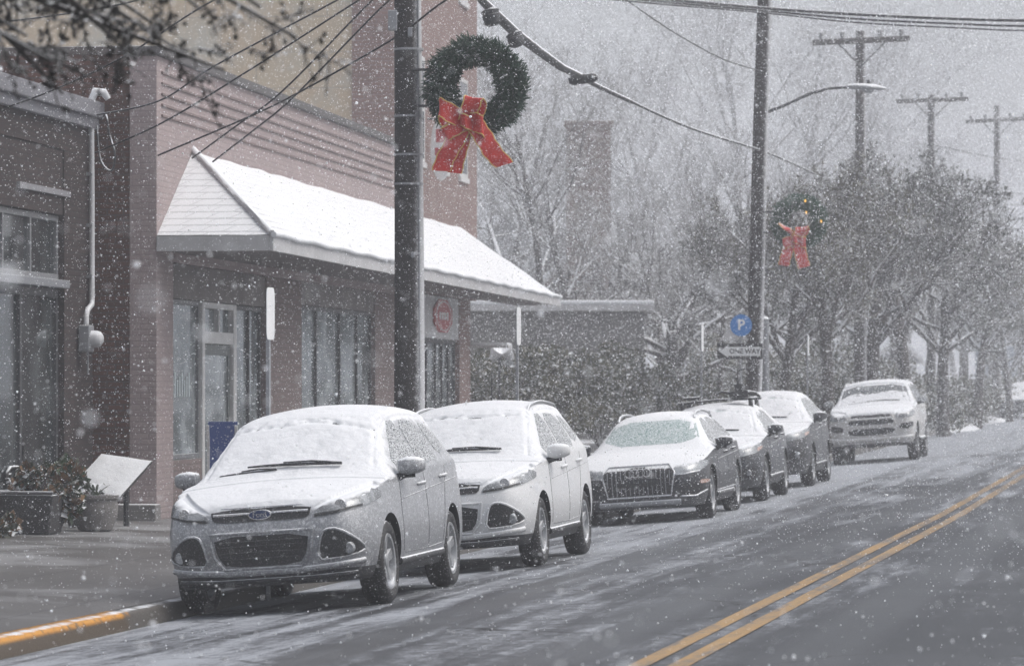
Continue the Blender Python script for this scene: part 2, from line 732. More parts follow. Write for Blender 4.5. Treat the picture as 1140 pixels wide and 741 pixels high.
# heaped snow along the verge beyond the last parked cars
def snow_bank(px, y, L, wd, h, seed):
    p = ground_pt(px, y)
    V, Q = [], []
    nx, ny = 26, 12
    for i in range(nx):
        for j in range(ny):
            a, b = i / (nx - 1) * 2 - 1, j / (ny - 1) * 2 - 1
            r = max(0.0, 1 - a * a) * max(0.0, 1 - b * b)
            z = h * (r ** 0.6) * (0.7 + 0.5 * noise.noise(Vector((a * 3 + seed, b * 2, seed)))) - 0.06
            V.append((a * L / 2, b * wd / 2, z))
    for i in range(nx - 1):
        for j in range(ny - 1):
            k = i * ny + j
            Q.append((k, k + ny, k + ny + 1, k + 1))
    o = np_mesh('snow_bank', V, Q, M['snow'], None, True)
    o.location = p
    o.rotation_euler = (0, 0, FRAME_ROT)
    o['kind'] = 'structure'


T_ = NT('fresh_snow')
_o = T_.obj()
_n = T_.noise(_o, 14, 5, 0.6)
T_.bsdf(T_.mix(_n, (0.72, 0.745, 0.78), (0.81, 0.82, 0.84)), 0.9, 0, 0.2, 0, _n, 0.02, 0.5)
M['snow'] = T_.mat
snow_bank(1062, 128, 9, 2.0, 0.42, 1.3)
snow_bank(1004, 112, 7, 1.2, 0.28, 4.1)
snow_bank(1098, 146, 9, 1.8, 0.45, 7.7)

# ------------------------------------------------------------------ building materials
M['pink_brick'] = brick_mat('pink_painted_brick', (0.335, 0.275, 0.272), (0.375, 0.308, 0.305), (0.31, 0.26, 0.258), speck=0.2, wear=0.4, wearc=(0.26, 0.215, 0.222))
M['dark_pink'] = brick_mat('weathered_pink_brick', (0.205, 0.162, 0.157), (0.24, 0.19, 0.184), (0.18, 0.15, 0.147), speck=0.1, wear=0.35)
M['red_brick'] = brick_mat('old_red_brick', (0.072, 0.037, 0.030), (0.115, 0.050, 0.038), (0.078, 0.062, 0.058), speck=0.12, wear=0.7, wearc=(0.085, 0.05, 0.042))
M['red_brick2'] = brick_mat('rosy_red_brick', (0.215, 0.145, 0.132), (0.25, 0.165, 0.15), (0.245, 0.205, 0.195), speck=0.16, wear=0.4)
M['dark_brick'] = brick_mat('dark_brown_brick', (0.040, 0.030, 0.030), (0.058, 0.042, 0.040), (0.038, 0.034, 0.034), speck=0.1, wear=0.4)
M['far_brick'] = brick_mat('brown_brick', (0.15, 0.095, 0.078), (0.19, 0.115, 0.092), (0.16, 0.135, 0.12), speck=0.15, wear=0.3)
M['tan_block'] = brick_mat('tan_block', (0.46, 0.37, 0.27), (0.47, 0.405, 0.31), (0.36, 0.32, 0.27), bw=1.25, bh=0.62, gap=0.012, speck=0.12, wear=0.9, wearc=(0.44, 0.44, 0.41))
M['stucco'] = make_mat('grey_stucco', (0.24, 0.22, 0.215), 0.9, var=0.3, var_scale=1.4, thr=0.6, amp=0.3, speck=0.12, bump=0.006, bump_scale=60)
M['trim'] = make_mat('white_trim', (0.62, 0.62, 0.62), 0.5, var=0.15, thr=0.55, speck=0.15)
M['fascia'] = make_mat('weathered_fascia', (0.55, 0.55, 0.56), 0.6, var=0.2, var_scale=2, thr=0.5, amp=0.3, speck=0.2)
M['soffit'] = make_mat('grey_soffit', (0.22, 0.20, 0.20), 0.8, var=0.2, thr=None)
M['dark_frame'] = make_mat('dark_window_frame', (0.035, 0.036, 0.04), 0.5, thr=0.5, amp=0.2, speck=0.1)
M['steel_frame'] = make_mat('grey_window_frame', (0.16, 0.165, 0.175), 0.5, thr=0.5, amp=0.2, speck=0.12)
M['door_paint'] = make_mat('grey_green_door', (0.10, 0.115, 0.115), 0.45, thr=0.6, speck=0.08)
M['white_metal'] = make_mat('white_metal', (0.62, 0.63, 0.65), 0.45, var=0.15, thr=0.5, amp=0.3, speck=0.1)
M['galv'] = make_mat('galvanised_steel', (0.30, 0.31, 0.33), 0.5, 0.4, thr=0.5, amp=0.3, speck=0.15)
M['interior'] = make_mat('shop_interior', (0.30, 0.29, 0.28), 0.9, var=0.4, var_scale=0.8, thr=None)
M['pale_board'] = make_mat('pale_board', (0.55, 0.62, 0.64), 0.7, var=0.2, var_scale=1.5, thr=None)
M['blue_board'] = make_mat('blue_board', (0.02, 0.06, 0.25), 0.6, thr=0.6, speck=0.1)
M['tan_blind'] = make_mat('tan_blind', (0.66, 0.58, 0.38), 0.8, var=0.25, var_scale=1.0, thr=None)
M['cloth_red'] = make_mat('red_cloth', (0.32, 0.055, 0.045), 0.8, thr=None)
M['cloth_blue'] = make_mat('blue_cloth', (0.06, 0.16, 0.32), 0.8, thr=None)
M['cloth_ochre'] = make_mat('ochre_cloth', (0.34, 0.24, 0.12), 0.8, thr=None)
M['cloth_dark'] = make_mat('dark_cloth', (0.03, 0.032, 0.036), 0.8, thr=None)
M['sign_red'] = make_mat('red_sign_paint', (0.42, 0.045, 0.05), 0.5, thr=None, speck=0.12)
M['sign_white'] = make_mat('white_sign_paint', (0.78, 0.79, 0.80), 0.45, thr=0.6, speck=0.12, var=0.08)
M['sign_black'] = make_mat('black_sign_paint', (0.012, 0.012, 0.014), 0.5, thr=0.8, speck=0.04)
M['sign_blue'] = make_mat('blue_sign_paint', (0.035, 0.20, 0.55), 0.45, thr=0.6, speck=0.15)
M['concrete'] = make_mat('concrete', (0.24, 0.235, 0.23), 0.85, var=0.3, var_scale=2, thr=0.6, amp=0.4, speck=0.12, bump=0.006)

def shop_glass(name, frost):
    T_ = NT(name)
    _g = T_.n('ShaderNodeBsdfGlossy')
    _g.inputs['Roughness'].default_value = 0.06
    _g.inputs['Color'].default_value = (0.9, 0.93, 0.95, 1)
    _t = T_.n('ShaderNodeBsdfTransparent')
    _t.inputs['Color'].default_value = (0.72, 0.78, 0.78, 1)
    _d = T_.n('ShaderNodeBsdfDiffuse')
    _d.inputs['Color'].default_value = (0.7, 0.75, 0.78, 1)
    _lw = T_.n('ShaderNodeLayerWeight')
    _lw.inputs['Blend'].default_value = 0.28
    _m1 = T_.n('ShaderNodeMixShader')
    T_.l(_lw.outputs['Fresnel'], _m1.inputs[0])
    T_.l(_t.outputs[0], _m1.inputs[1])
    T_.l(_g.outputs[0], _m1.inputs[2])
    _m2 = T_.n('ShaderNodeMixShader')
    _nz = T_.noise(T_.obj(), 1.6, 4, 0.6)
    T_.l(T_.math('ADD', T_.math('MULTIPLY', T_.step(_nz, 0.35, 0.75), frost), frost * 0.25), _m2.inputs[0])
    T_.l(_m1.outputs[0], _m2.inputs[1])
    T_.l(_d.outputs[0], _m2.inputs[2])
    T_.l(_m2.outputs[0], T_.out.inputs[0])
    return T_.mat


M['glass'] = shop_glass('window_glass', 0.36)
M['glass_dark'] = shop_glass('dim_window_glass', 0.07)


SHOP_ROT = R(90) - PHI      # local x along the fronts (away), local y into the building


def shop_empty(name, label, cat, s=0.0, back=0.0, z=0.0):
    return thing(name, label, cat, (AX + s * SP - back * CP, AY + s * CP + back * SP, z), (0, 0, SHOP_ROT))


# ---------------- pink painted shop
S = s_of
ZW = z_of
pink = shop_empty('brick_shop', 'pink painted brick shop under a long snowy canopy', 'shop')
s_tall = 18.3
mb = MB()
PT = 5.93
mb.box(0.0, s_tall - 0.01, 0.0, 0.35, 3.25, PT - 0.12)                   # wall above the windows
mb.box(0.0, S(193), 0.0, 0.35, -0.1, 3.25)
mb.build('wall', M['pink_brick'], pink, bevel=0.01)
mb = MB()
for k in range(5):                                                       # projecting header courses below the coping
    z = PT - 0.33 - k * 0.135
    mb.box(0.25, s_tall - 0.2, -0.022, 0.01, z, z + 0.03)
mb.build('brick_course', M['dark_pink'], pink)
mb = MB()
mb.box(-0.06, s_tall, -0.07, 0.42, PT - 0.12, PT)
mb.build('parapet_coping', make_mat('dark_coping', (0.10, 0.095, 0.095), 0.8, thr=0.55, amp=0.7, nscale=5, speck=0.25), pink, bevel=0.02)
mb = MB()
mb.box(-0.003, 0.35, 0.355, 12.0, -0.1, PT - 0.10)
mb.box(0.02, s_tall, 11.65, 12.0, -0.1, PT - 0.3)
mb.build('side_wall', M['red_brick'], pink)
mb = MB()
mb.box(-0.06, 0.42, 0.43, 12.05, PT - 0.10, PT + 0.0)
mb.build('side_coping', make_mat('dark_coping', (0.09, 0.075, 0.07), 0.8, thr=0.6, amp=0.7, nscale=5, speck=0.25), pink, bevel=0.02)
mb = MB()
mb.box(0.36, s_tall, 0.36, 11.64, 5.3, 5.42)
mb.build('roof', M['snow'], pink)
# piers between the windows
for a, b in ((297, 336), (418, 441)):
    mb = MB()
    mb.box(S(a), S(b), 0.0, 0.3, -0.1, 3.25)
    mb.build('pier', M['dark_pink'], pink, bevel=0.008)
WT = 2.80
for a_, b_, c_ in ((S(193) + .002, S(297) - .002, WT), (S(336) + .002, S(418) - .002, WT + .1)):
    mb = MB()
    mb.box(a_, b_, 0.03, 0.3, c_, 3.24)
    mb.build('stucco_band', M['stucco'], pink, bevel=0.006)
for a_, b_, c_ in ((S(193) + .002, S(228), .72), (S(266), S(297) - .002, .72), (S(336) + .002, S(418) - .002, .55)):
    mb = MB()
    mb.box(a_, b_, 0.04, 0.3, -0.1, c_)
    mb.build('bulkhead', M['dark_pink'], pink)


def shop_window(parent, s0, s1, z0, z1, mull=(), bars=(), frame='dark_frame', fw=0.06, pane='glass'):
    f = MB()
    f.box(s0, s1, 0.07, 0.17, z0, z0 + fw)
    f.box(s0, s1, 0.07, 0.17, z1 - fw, z1)
    for x in [s0, s1 - fw] + [m - fw / 2 for m in mull]:
        f.box(x, x + fw, 0.075, 0.165, z0 + fw, z1 - fw)
    for zb in bars:
        f.box(s0 + fw, s1 - fw, 0.08, 0.16, zb - fw / 2, zb + fw / 2)
    w = f.build('window', M[frame], parent, bevel=0.006)
    g = MB()
    g.box(s0 + fw * 0.5, s1 - fw * 0.5, 0.115, 0.123, z0 + fw * 0.5, z1 - fw * 0.5)
    g.build('pane', M[pane], w)
    return w


w = shop_window(pink, S(193) + .01, S(228), 0.73, WT - .01, (), (), 'steel_frame')
mb = MB()                                                    # pale lettering film low on the first window
for k in range(9):
    mb.box(S(198) + k * 0.14, S(198) + k * 0.14 + 0.085, 0.106, 0.110, 1.53, 1.53 + 0.22 + 0.05 * (k % 3))
mb.build('window_lettering', M['pale_board'], w)
shop_window(pink, S(267), S(296), 0.73, WT - .01, (S(269) + .9,), (), 'dark_frame')
shop_window(pink, S(336) + .01, S(418) - .01, 0.56, WT + 0.09, (S(358), S(384), S(403)), (), 'dark_frame')
# door with transom
d0, d1 = S(228) + .005, S(266)
mb = MB()
mb.box(d0, d0 + 0.16, 0.03, 0.18, 0.02, WT - .01)
mb.box(d1 - 0.2, d1 - .005, 0.03, 0.18, 0.02, WT - .01)
mb.box(d0 + 0.16, d1 - 0.2, 0.035, 0.175, 2.24, 2.40)
mb.box(d0 + 0.16, d1 - 0.2, 0.035, 0.175, WT - 0.09, WT - .01)
mb.box((d0 + d1) / 2 - 0.04, (d0 + d1) / 2 + 0.04, 0.04, 0.17, 2.40, WT - 0.09)
df = mb.build('door_frame', M['trim'], pink, bevel=0.008)
g = MB()
g.box(d0 + 0.16, d1 - 0.2, 0.11, 0.118, 2.40, WT - 0.09)
g.build('pane', M['glass'], df)
mb = MB()
x0, x1 = d0 + 0.17, d1 - 0.21
mb.box(x0, x0 + 0.13, 0.08, 0.13, 0.03, 2.23)
mb.box(x1 - 0.13, x1, 0.08, 0.13, 0.03, 2.23)
mb.box(x0 + .13, x1 - .13, 0.08, 0.13, 2.09, 2.23)
mb.box(x0 + .13, x1 - .13, 0.08, 0.13, 0.03, 0.3)
dr = mb.build('door', M['door_paint'], pink, bevel=0.006)
g = MB()
g.box(x0 + .12, x1 - .12, 0.10, 0.107, 0.29, 2.10)
g.build('pane', M['glass'], dr)
mb = MB()
mb.tube([(x1 - 0.2, 0.05, 0.95), (x1 - 0.2, 0.05, 1.25)], 0.014, 8)
mb.tube([(x1 - 0.2, 0.05, 0.97), (x1 - 0.2, 0.085, 0.97)], 0.008, 6)
mb.tube([(x1 - 0.2, 0.05, 1.23), (x1 - 0.2, 0.085, 1.23)], 0.008, 6)
mb.build('handle', M['white_metal'], dr)
# interior seen through the glass
mb = MB()
mb.box(S(193), s_tall - 0.1, 2.6, 2.7, 0, 3.2)
mb.box(S(193), s_tall - 0.1, 0.36, 2.6, 0.0, 0.04)
mb.box(S(193), s_tall - 0.1, 0.36, 2.6, 3.15, 3.2)
mb.box(S(300), S(306), 0.36, 2.6, 0.04, 3.15)
mb.box(S(193) - 0.06, S(193), 0.36, 2.6, 0.04, 3.15)
mb.box(s_tall - 0.2, s_tall - 0.1, 0.36, 2.6, 0.04, 3.15)
mb.build('room', M['interior'], pink)
for a_ in ((S(200), S(224), 0.30, 0.32, 0.75, 1.25), (S(269), S(294), 0.22, 0.24, 0.75, 2.7), (S(338), S(356), 0.2, 0.22, 0.58, 2.82), (S(387), S(402), 0.22, 0.24, 0.58, 2.7)):
    mb = MB()
    mb.box(*a_)
    mb.build('display_board', M['pale_board'], pink)

# display figures dressed in the window bays
def mannequin(s, back, mat, label, h=1.55):
    p = shop_empty('mannequin', label, 'mannequin', s, back, 0.5)
    mb = MB()
    mb.lathe([(0.17, 0.0), (0.17, 0.02), (0.02, 0.03), (0.02, 0.32)], 12)
    mb.build('stand', M['dark_frame'], p, smooth=40)
    mb = MB()
    mb.lathe([(0.24, 0.30), (0.22, 0.55), (0.15, 0.80), (0.165, 0.92), (0.20, 1.10), (0.19, 1.22), (0.10, 1.29), (0.05, 1.31)], 16)
    mb.tube([(0.19, 0, 1.2), (0.25, 0.0, 0.95), (0.22, -0.05, 0.7)], [0.055, 0.05, 0.04], 8)
    mb.tube([(-0.19, 0, 1.2), (-0.25, 0.0, 0.95), (-0.22, -0.05, 0.7)], [0.055, 0.05, 0.04], 8)
    mb.build('dress', mat, p, smooth=50)
    mb = MB()
    mb.lathe([(0.045, 1.30), (0.045, 1.38), (0.07, 1.42), (0.088, 1.49), (0.08, 1.57), (0.04, 1.62), (0.005, 1.63)], 14)
    mb.build('head', M['pale_board'], p, smooth=60)


mannequin(S(366), 0.7, M['cloth_ochre'], 'ochre dressed display figure in the second shop window')
mannequin(S(376), 0.75, M['cloth_dark'], 'dark dressed display figure in the second shop window')
mannequin(S(348), 0.75, M['cloth_blue'], 'blue dressed display figure behind the pale window board')
mannequin(S(410), 0.7, M['cloth_dark'], 'dark dressed display figure nearest the far end of the window')
mb = MB()
mb.box(S(356) + .2, S(384), 0.45, 1.1, 0.04, 0.62)
rb = mb.build('display_plinth', M['cloth_red'], None, bevel=0.02)
rb.location = (AX, AY, 0)
rb.rotation_euler = (0, 0, SHOP_ROT)
tag(rb, 'low red display plinth inside the second shop window', 'plinth')

# blue board standing by the door (partly behind the first car)
be = thing('sandwich_board', 'blue pavement board standing by the white framed shop door', 'sandwich board', ground_pt(248, 48.9), (0, 0, R(-6)))
mb = MB()
mb.box(-.19, .19, -.012, .012, .42, 1.24)
mb.build('panel', M['blue_board'], be, bevel=0.006)
for xx in (-.2, .165):
    mb = MB()
    mb.box(xx, xx + .035, -.016, .016, 0, 1.0 if xx > 0 else 1.0)
    mb.v = [(q[0], q[1] + (.0 if q[2] > .4 else -.03), q[2]) for q in mb.v]
    mb.build('leg', M['trim'], be)
    mb = MB()
    mb.box(xx, xx + .035, .03, .06, 0, 1.2, 0, (R(11), 0, 0))
    mb.build('leg', M['trim'], be)

# ---------------- canopy
T_ = NT('snowy_shingle')
_o = T_.obj()
_s = T_.n('ShaderNodeSeparateXYZ')
T_.l(_o, _s.inputs[0])
_cmb = T_.n('ShaderNodeCombineXYZ')
T_.l(T_.math('ADD', _s.outputs[0], _s.outputs[1]), _cmb.inputs[0])
T_.l(T_.math('MULTIPLY', _s.outputs[2], 1.0), _cmb.inputs[1])
_b = T_.n('ShaderNodeTexBrick')
T_.l(_cmb.outputs[0], _b.inputs['Vector'])
_b.inputs['Scale'].default_value = 1
_b.inputs['Brick Width'].default_value = 0.3
_b.inputs['Row Height'].default_value = 0.09
_b.inputs['Mortar Size'].default_value = 0.012
_b.inputs['Mortar Smooth'].default_value = 0.6
_n = T_.noise(_o, 3.0, 5, 0.65)
_n2 = T_.noise(_o, 40, 3, 0.6)
_c = T_.mix(_n2, (0.70, 0.72, 0.75), (0.79, 0.80, 0.82))
_lw = T_.math('MULTIPLY', T_.math('SUBTRACT', 1.0, _b.outputs['Fac']), 1.0)
_e = T_.math('MULTIPLY', _b.outputs['Fac'], T_.math('ADD', T_.math('MULTIPLY', T_.step(_n, 0.45, 0.75), 0.16), 0.01))
_endf = T_.step(_s.outputs[0], 2.3, 1.2)
_geo = T_.n('ShaderNodeNewGeometry')
_e = T_.math('ADD', _e, T_.math('MULTIPLY', _b.outputs['Fac'], T_.math('MULTIPLY', _endf, 0.30)), clamp=True)
T_.bsdf(T_.mix(_e, _c, (0.20, 0.20, 0.22)), 0.9, 0, 0.2, 0, T_.math('SUBTRACT', 1.0, _b.outputs['Fac']), 0.012, 0.5)
M['shingle'] = T_.mat

can = shop_empty('awning_roof', 'long white snow covered hipped canopy over the pink shop front', 'canopy')
EZ = 3.56
RZ = 4.74
L0, L1, L2, L3 = (0.0, -0.003, EZ), (-0.02, -1.47, EZ), (34.2, -0.95, EZ), (34.2, -0.003, EZ)
Ra, Rb = (2.1, -0.004, RZ), (26.2, -0.004, RZ - 0.03)
mb = MB()


def lerp(a, b, t):
    return tuple(a[i] + (b[i] - a[i]) * t for i in range(3))


def slope_grid(mb, A, B, C_, D, nu, nv, amp, seed):
    """A-B bottom edge, D-C top edge; slightly uneven snow"""
    vs = []
    for j in range(nv + 1):
        for i in range(nu + 1):
            p = Vector(lerp(lerp(A, B, i / nu), lerp(D, C_, i / nu), j / nv))
            p.z += amp * noise.noise(Vector((p.x * 1.2, p.y * 3 + seed, p.z * 2)))
            vs.append(p)
    fs = []
    for j in range(nv):
        for i in range(nu):
            a = j * (nu + 1) + i
            fs.append((a, a + 1, a + nu + 2, a + nu + 1))
    mb.add(vs, fs)


slope_grid(mb, L1, L2, Rb, Ra, 90, 14, 0.022, 0)
mb.build('roof_slope', M['shingle'], can, smooth=40)
mb = MB()
slope_grid(mb, L0, L1, Ra, Ra, 16, 12, 0.006, 5)
mb.build('hip_end', M['shingle'], can, smooth=40)
mb = MB()
slope_grid(mb, L2, L3, Rb, Rb, 8, 14, 0.01, 9)
mb.build('hip_end', M['shingle'], can, smooth=40)
mb = MB()
_h = [lerp(L1, Ra, t) for t in np.linspace(0.0, 1, 12)]
mb.tube([(p[0], p[1], p[2] + 0.02) for p in _h], 0.045, 6)
mb.build('hip_cap', make_mat('hip_cap_snow', (0.45, 0.45, 0.47), 0.9, thr=0.65, amp=0.9, nscale=4), can, smooth=60)
mb = MB()
FH = 0.20
mb.prism([(-0.03, -1.49, EZ - FH), (34.23, -0.97, EZ - FH), (34.23, -0.97, EZ - 0.01), (-0.03, -1.49, EZ - 0.01)], (0, 0.045, 0))
mb.prism([(-0.025, -1.44, EZ - FH), (-0.025, -0.005, EZ - FH), (-0.025, -0.005, EZ - 0.01), (-0.025, -1.44, EZ - 0.01)], (0.045, 0, 0))
mb.build('fascia', M['fascia'], can)
mb = MB()
mb.tube([(-0.05, -1.5, EZ + 0.0)] + [(x, -1.5 + 0.52 * x / 34.2, EZ + 0.012 * math.sin(x * 2.7)) for x in np.linspace(0.5, 34, 60)] + [(34.25, -0.975, EZ)], 0.038, 8)
mb.build('eave_snow', M['snow'], can, smooth=60)
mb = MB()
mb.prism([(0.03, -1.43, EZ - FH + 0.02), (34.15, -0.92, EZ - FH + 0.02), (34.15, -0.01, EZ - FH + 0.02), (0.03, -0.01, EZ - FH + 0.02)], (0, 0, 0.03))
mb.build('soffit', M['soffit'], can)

# ---------------- tall building behind: tan block flank, rosy brick front
tall = shop_empty('tall_building', 'tall building with tan block flank and rosy brick front rising behind the pink shop', 'building', s_tall, 0, 0)
TZ = 12.5
TE = S(531) - s_tall
mb = MB()
mb.box(0.06, 0.40, 0.75, 16, 0.0, TZ)
mb.build('flank_wall', M['tan_block'], tall)
mb = MB()
mb.box(0.0, 0.5, -0.004, 0.745, 3.3, TZ)
mb.box(0.5, TE, 0.0, 0.4, 3.35, TZ)
mb.box(TE - 0.4, TE, 0.4, 16, 0.0, TZ)
mb.build('wall', M['red_brick2'], tall)
mb = MB()
mb.box(-0.1, TE + 0.1, -0.1, 16.1, TZ, TZ + 0.2)
mb.build('roof', M['snow'], tall)
for x in (2.2, 5.0, 7.6):
    for z in (5.7, 9.1):
        w = MB()
        w.box(x, x + 1.1, -0.02, 0.01, z, z + 0.07)
        w.box(x, x + 1.1, -0.02, 0.01, z + 1.83, z + 1.9)
        w.box(x, x + 0.07, -0.02, 0.01, z + .07, z + 1.83)
        w.box(x + 1.03, x + 1.1, -0.02, 0.01, z + .07, z + 1.83)
        w.box(x + 0.07, x + 1.03, -0.018, 0.01, z + 0.92, z + 0.98)
        ww = w.build('window', M['trim'], tall)
        g = MB()
        g.box(x - .05, x + 1.15, -0.05, 0.0, z - .1, z - 0.002)
        g.build('window_sill', M['trim'], ww)
        g = MB()
        g.box(x + 0.05, x + 1.05, -0.012, -0.006, z + 0.05, z + 1.85)
        g.build('pane', make_mat('dark_pane', (0.05, 0.055, 0.06), 0.12, thr=None), ww)


def S2(px):
    return S(px) - s_tall


for a_, b_ in ((0.0, S2(470)), (S2(512), S2(524))):
    mb = MB()
    mb.box(a_, b_, 0.005, 0.35, 0.0, 3.33)
    mb.build('pier', M['red_brick2'], tall, bevel=0.008)
mb = MB()
mb.box(S2(470) + .002, S2(512) - .002, 0.03, 0.3, 2.55, 3.33)
mb.build('sign_panel', M['fascia'], tall)
shop_window(tall, S2(472), S2(511), 0.5, 2.54, (S2(480), S2(490), S2(497), S2(504)), (), 'dark_frame', 0.08)
mb = MB()
mb.box(S2(472), S2(511), 0.05, 0.3, 0.0, 0.49)
mb.build('bulkhead', M['dark_pink'], tall)
mb = MB()
mb.box(S2(472), S2(524), 2.2, 2.3, 0.0, 3.3)
mb.build('room', M['interior'], tall)
for a_, b_ in ((478, 487), (499, 503)):
    mb = MB()
    mb.box(S2(a_), S2(b_), 0.5, 0.52, 0.55, 2.3)
    mb.build('display_board', M['pale_board'], tall)
# octagonal red shop sign on the panel, ring and bar inside
mb = MB()
xs_, zs_ = S2(493), 2.97
mb.prism([(xs_ + 1.15 * math.cos(t), -0.02, zs_ + 0.33 * math.sin(t)) for t in np.arange(8) * math.pi / 4 + math.pi / 8], (0, 0.045, 0))
sg = mb.build('shop_sign', M['sign_red'], None, bevel=0.004)
sg.location = tall.location
sg.rotation_euler = tall.rotation_euler
tag(sg, 'red eight sided shop sign on the pale panel under the canopy', 'sign')
mb = MB()
mb.lathe([(0.26, -0.026), (0.28, -0.026), (0.28, -0.021), (0.26, -0.021)], 24, 'y', (0, 0, 0), closed=True)
mb.v = [(xs_ + p[0] * 3.4, p[1], zs_ + p[2]) for p in mb.v]
for k, dx in enumerate((-0.55, -0.25, 0.05, 0.35)):
    mb.box(xs_ + dx, xs_ + dx + 0.2, -0.026, -0.021, zs_ - 0.07, zs_ + 0.07)
mb.build('emblem', M['trim'], sg)

# red and white round hanging sign on the brick front, behind the wreath
hs = shop_empty('hanging_sign', 'tall oval red and white sign hanging on the rosy brick front', 'sign', S(476), 0.0, 0)
yv = AY + S(476) * CP
zc_ = CAMZ + (HY - 166) * yv / F
mb = MB()
mb.lathe([(0.0, -0.03), (0.19, -0.03), (0.2, 0.0), (0.19, 0.03), (0.0, 0.03)], 32, 'x', (0, -0.25, 0))
mb.v = [(p[0], p[1], zc_ + p[2] * 2.9) for p in mb.v]
mb.build('sign_face', M['sign_white'], hs, smooth=30)
mb = MB()
for (a, b, c_, d_) in ((-0.34, -0.16, 0.12, 0.36), (-0.38, -0.14, -0.12, 0.02), (-0.33, -0.2, -0.38, -0.22)):
    mb.box(-0.036, -0.031, a, b, zc_ + c_, zc_ + d_)
mb.build('sign_marking', M['sign_red'], hs)
mb = MB()
mb.tube([(0, 0.0, zc_ + 0.55), (0, -0.42, zc_ + 0.55)], 0.02, 8)
mb.build('bracket', M['dark_frame'], hs)

# ---------------- dark brick shop on the left
BK = 0.82
dark = shop_empty('brick_shop', 'dark brown brick shop with tall glazing at the left edge', 'shop', 0, BK, 0)
DZ = 5.22
mb = MB()
gx = [(-9.0, -5.6), (-5.4, -2.06)]
mb.box(-9.5, -0.012, 0.0, 0.4, 4.55, DZ - 0.2)
mb.box(-1.44, -0.012, 0.0, 0.4, -0.1, 4.55)
mb.box(-5.6, -5.4, 0.0, 0.4, -0.1, 4.55)
mb.box(-9.5, -5.6, 0.02, 0.4, 2.95, 4.55)
mb.box(-5.4, -1.44, 0.02, 0.4, 3.75, 4.55)
mb.build('wall', M['dark_brick'], dark, bevel=0.008)
mb = MB()
mb.box(-9.5, -0.02, -0.16, 0.42, DZ - 0.2, DZ)
mb.box(-9.5, -0.02, -0.09, 0.0, DZ - 0.34, DZ - 0.2)
mb.build('cornice', make_mat('grey_cornice', (0.17, 0.17, 0.19), 0.7, thr=0.5, amp=0.5, nscale=5, speck=0.35), dark, bevel=0.02)
mb = MB()
mb.box(-9.5, -0.02, 0.42, 11, DZ - 0.5, DZ - 0.4)
mb.build('roof', M['snow'], dark)
mb = MB()
mb.box(-3.6, -1.2, -0.02, 0.03, 3.98, 4.05)
mb.build('ledge', make_mat('snowy_ledge', (0.25, 0.25, 0.27), 0.7, thr=0.3, amp=0.3), dark)
# upper sash row and the tall shop glass
shop_window(dark, -5.39, -1.45, 2.96, 3.74, (-4.0, -2.75), (), 'steel_frame', 0.07, 'glass_dark')
mb = MB()
mb.box(-5.45, -1.44, -0.07, 0.2, 2.86, 2.955)
mb.build('transom_ledge', make_mat('snowy_ledge', (0.22, 0.23, 0.25), 0.7, thr=0.4, amp=0.3), dark, bevel=0.01)
shop_window(dark, -5.39, -1.45, 0.32, 2.85, (-3.2,), (), 'dark_frame', 0.1, 'glass_dark')
mb = MB()
mb.box(-5.4, -1.44, 0.05, 0.3, -0.1, 0.31)
mb.build('bulkhead', M['dark_brick'], dark)
mb = MB()
mb.box(-3.08, -1.56, 0.25, 0.28, 0.4, 2.78)
mb.build('blind', M['tan_blind'], dark)
mb = MB()
mb.box(-5.4, -1.44, 2.4, 2.5, 0, 3.8)
mb.box(-1.46, -1.42, 0.4, 2.5, 0, 3.8)
mb.box(-5.4, -1.44, 0.4, 2.5, 0.0, 0.05)
mb.box(-5.4, -1.44, 0.4, 2.5, 3.8, 3.85)
mb.build('room', make_mat('dim_interior', (0.05, 0.042, 0.036), 0.9, var=0.4, thr=None), dark)
mb = MB()
for x_, z_, r_ in ((-2.3, 1.95, 0.10), (-2.27, 2.15, 0.06), (-2.33, 1.75, 0.06), (-2.1, 1.0, 0.12)):
    mb.lathe([(0.0, 0.19), (r_, 0.19), (r_ * 0.8, 0.22), (0.0, 0.22)], 10, 'y', (x_, 0, z_))
st = mb.build('window_ornament', M['pale_board'], dark)

# ---------------- conduit and meter on the dark shop's corner pier
cd = shop_empty('conduit_pipe', 'white electrical conduit running down the corner pier to a meter', 'conduit', 0, BK, 0)
mb = MB()


def dk(px, py, out=-0.06):
    s = S(px, BK - 0.0)
    return (s, out, ZW(py, s, BK))


sx = S(103, BK)
zt, zb_, zk = ZW(112, sx, BK), ZW(335, sx, BK), ZW(345, sx, BK)
sxx = -0.28
mb.tube([(sxx, -0.05, zt), (sxx, -0.06, (zt + zb_) / 2), (sxx, -0.06, zb_ + 0.03), (sxx - 0.05, -0.07, zb_ - 0.05),
         (sxx - 0.35, -0.09, zb_ - 0.12), (sxx - 0.42, -0.09, zb_ - 0.2), (sxx - 0.42, -0.09, ZW(362, sx, BK))], 0.034, 10)
mb.build('pipe', M['white_metal'], cd, smooth=60)
for zz in np.linspace(zb_ + 0.3, zt - 0.3, 4):
    mb = MB()
    mb.box(sxx - 0.06, sxx + 0.06, -0.075, 0.0, zz - 0.02, zz + 0.02)
    mb.build('strap', M['galv'], cd)
mb = MB()
mb.tube([(sxx, -0.05, zt - 0.02), (sxx, -0.1, zt + 0.09), (sxx + 0.05, -0.2, zt + 0.08), (sxx + 0.07, -0.25, zt + 0.0)], [0.045, 0.06, 0.055, 0.04], 10)
mb.build('weather_head', M['white_metal'], cd, smooth=60)
em = shop_empty('electric_meter', 'grey electric meter box with a round snowy dial below the conduit', 'meter', 0, BK, 0)
zm = ZW(377, sx, BK)
mb = MB()
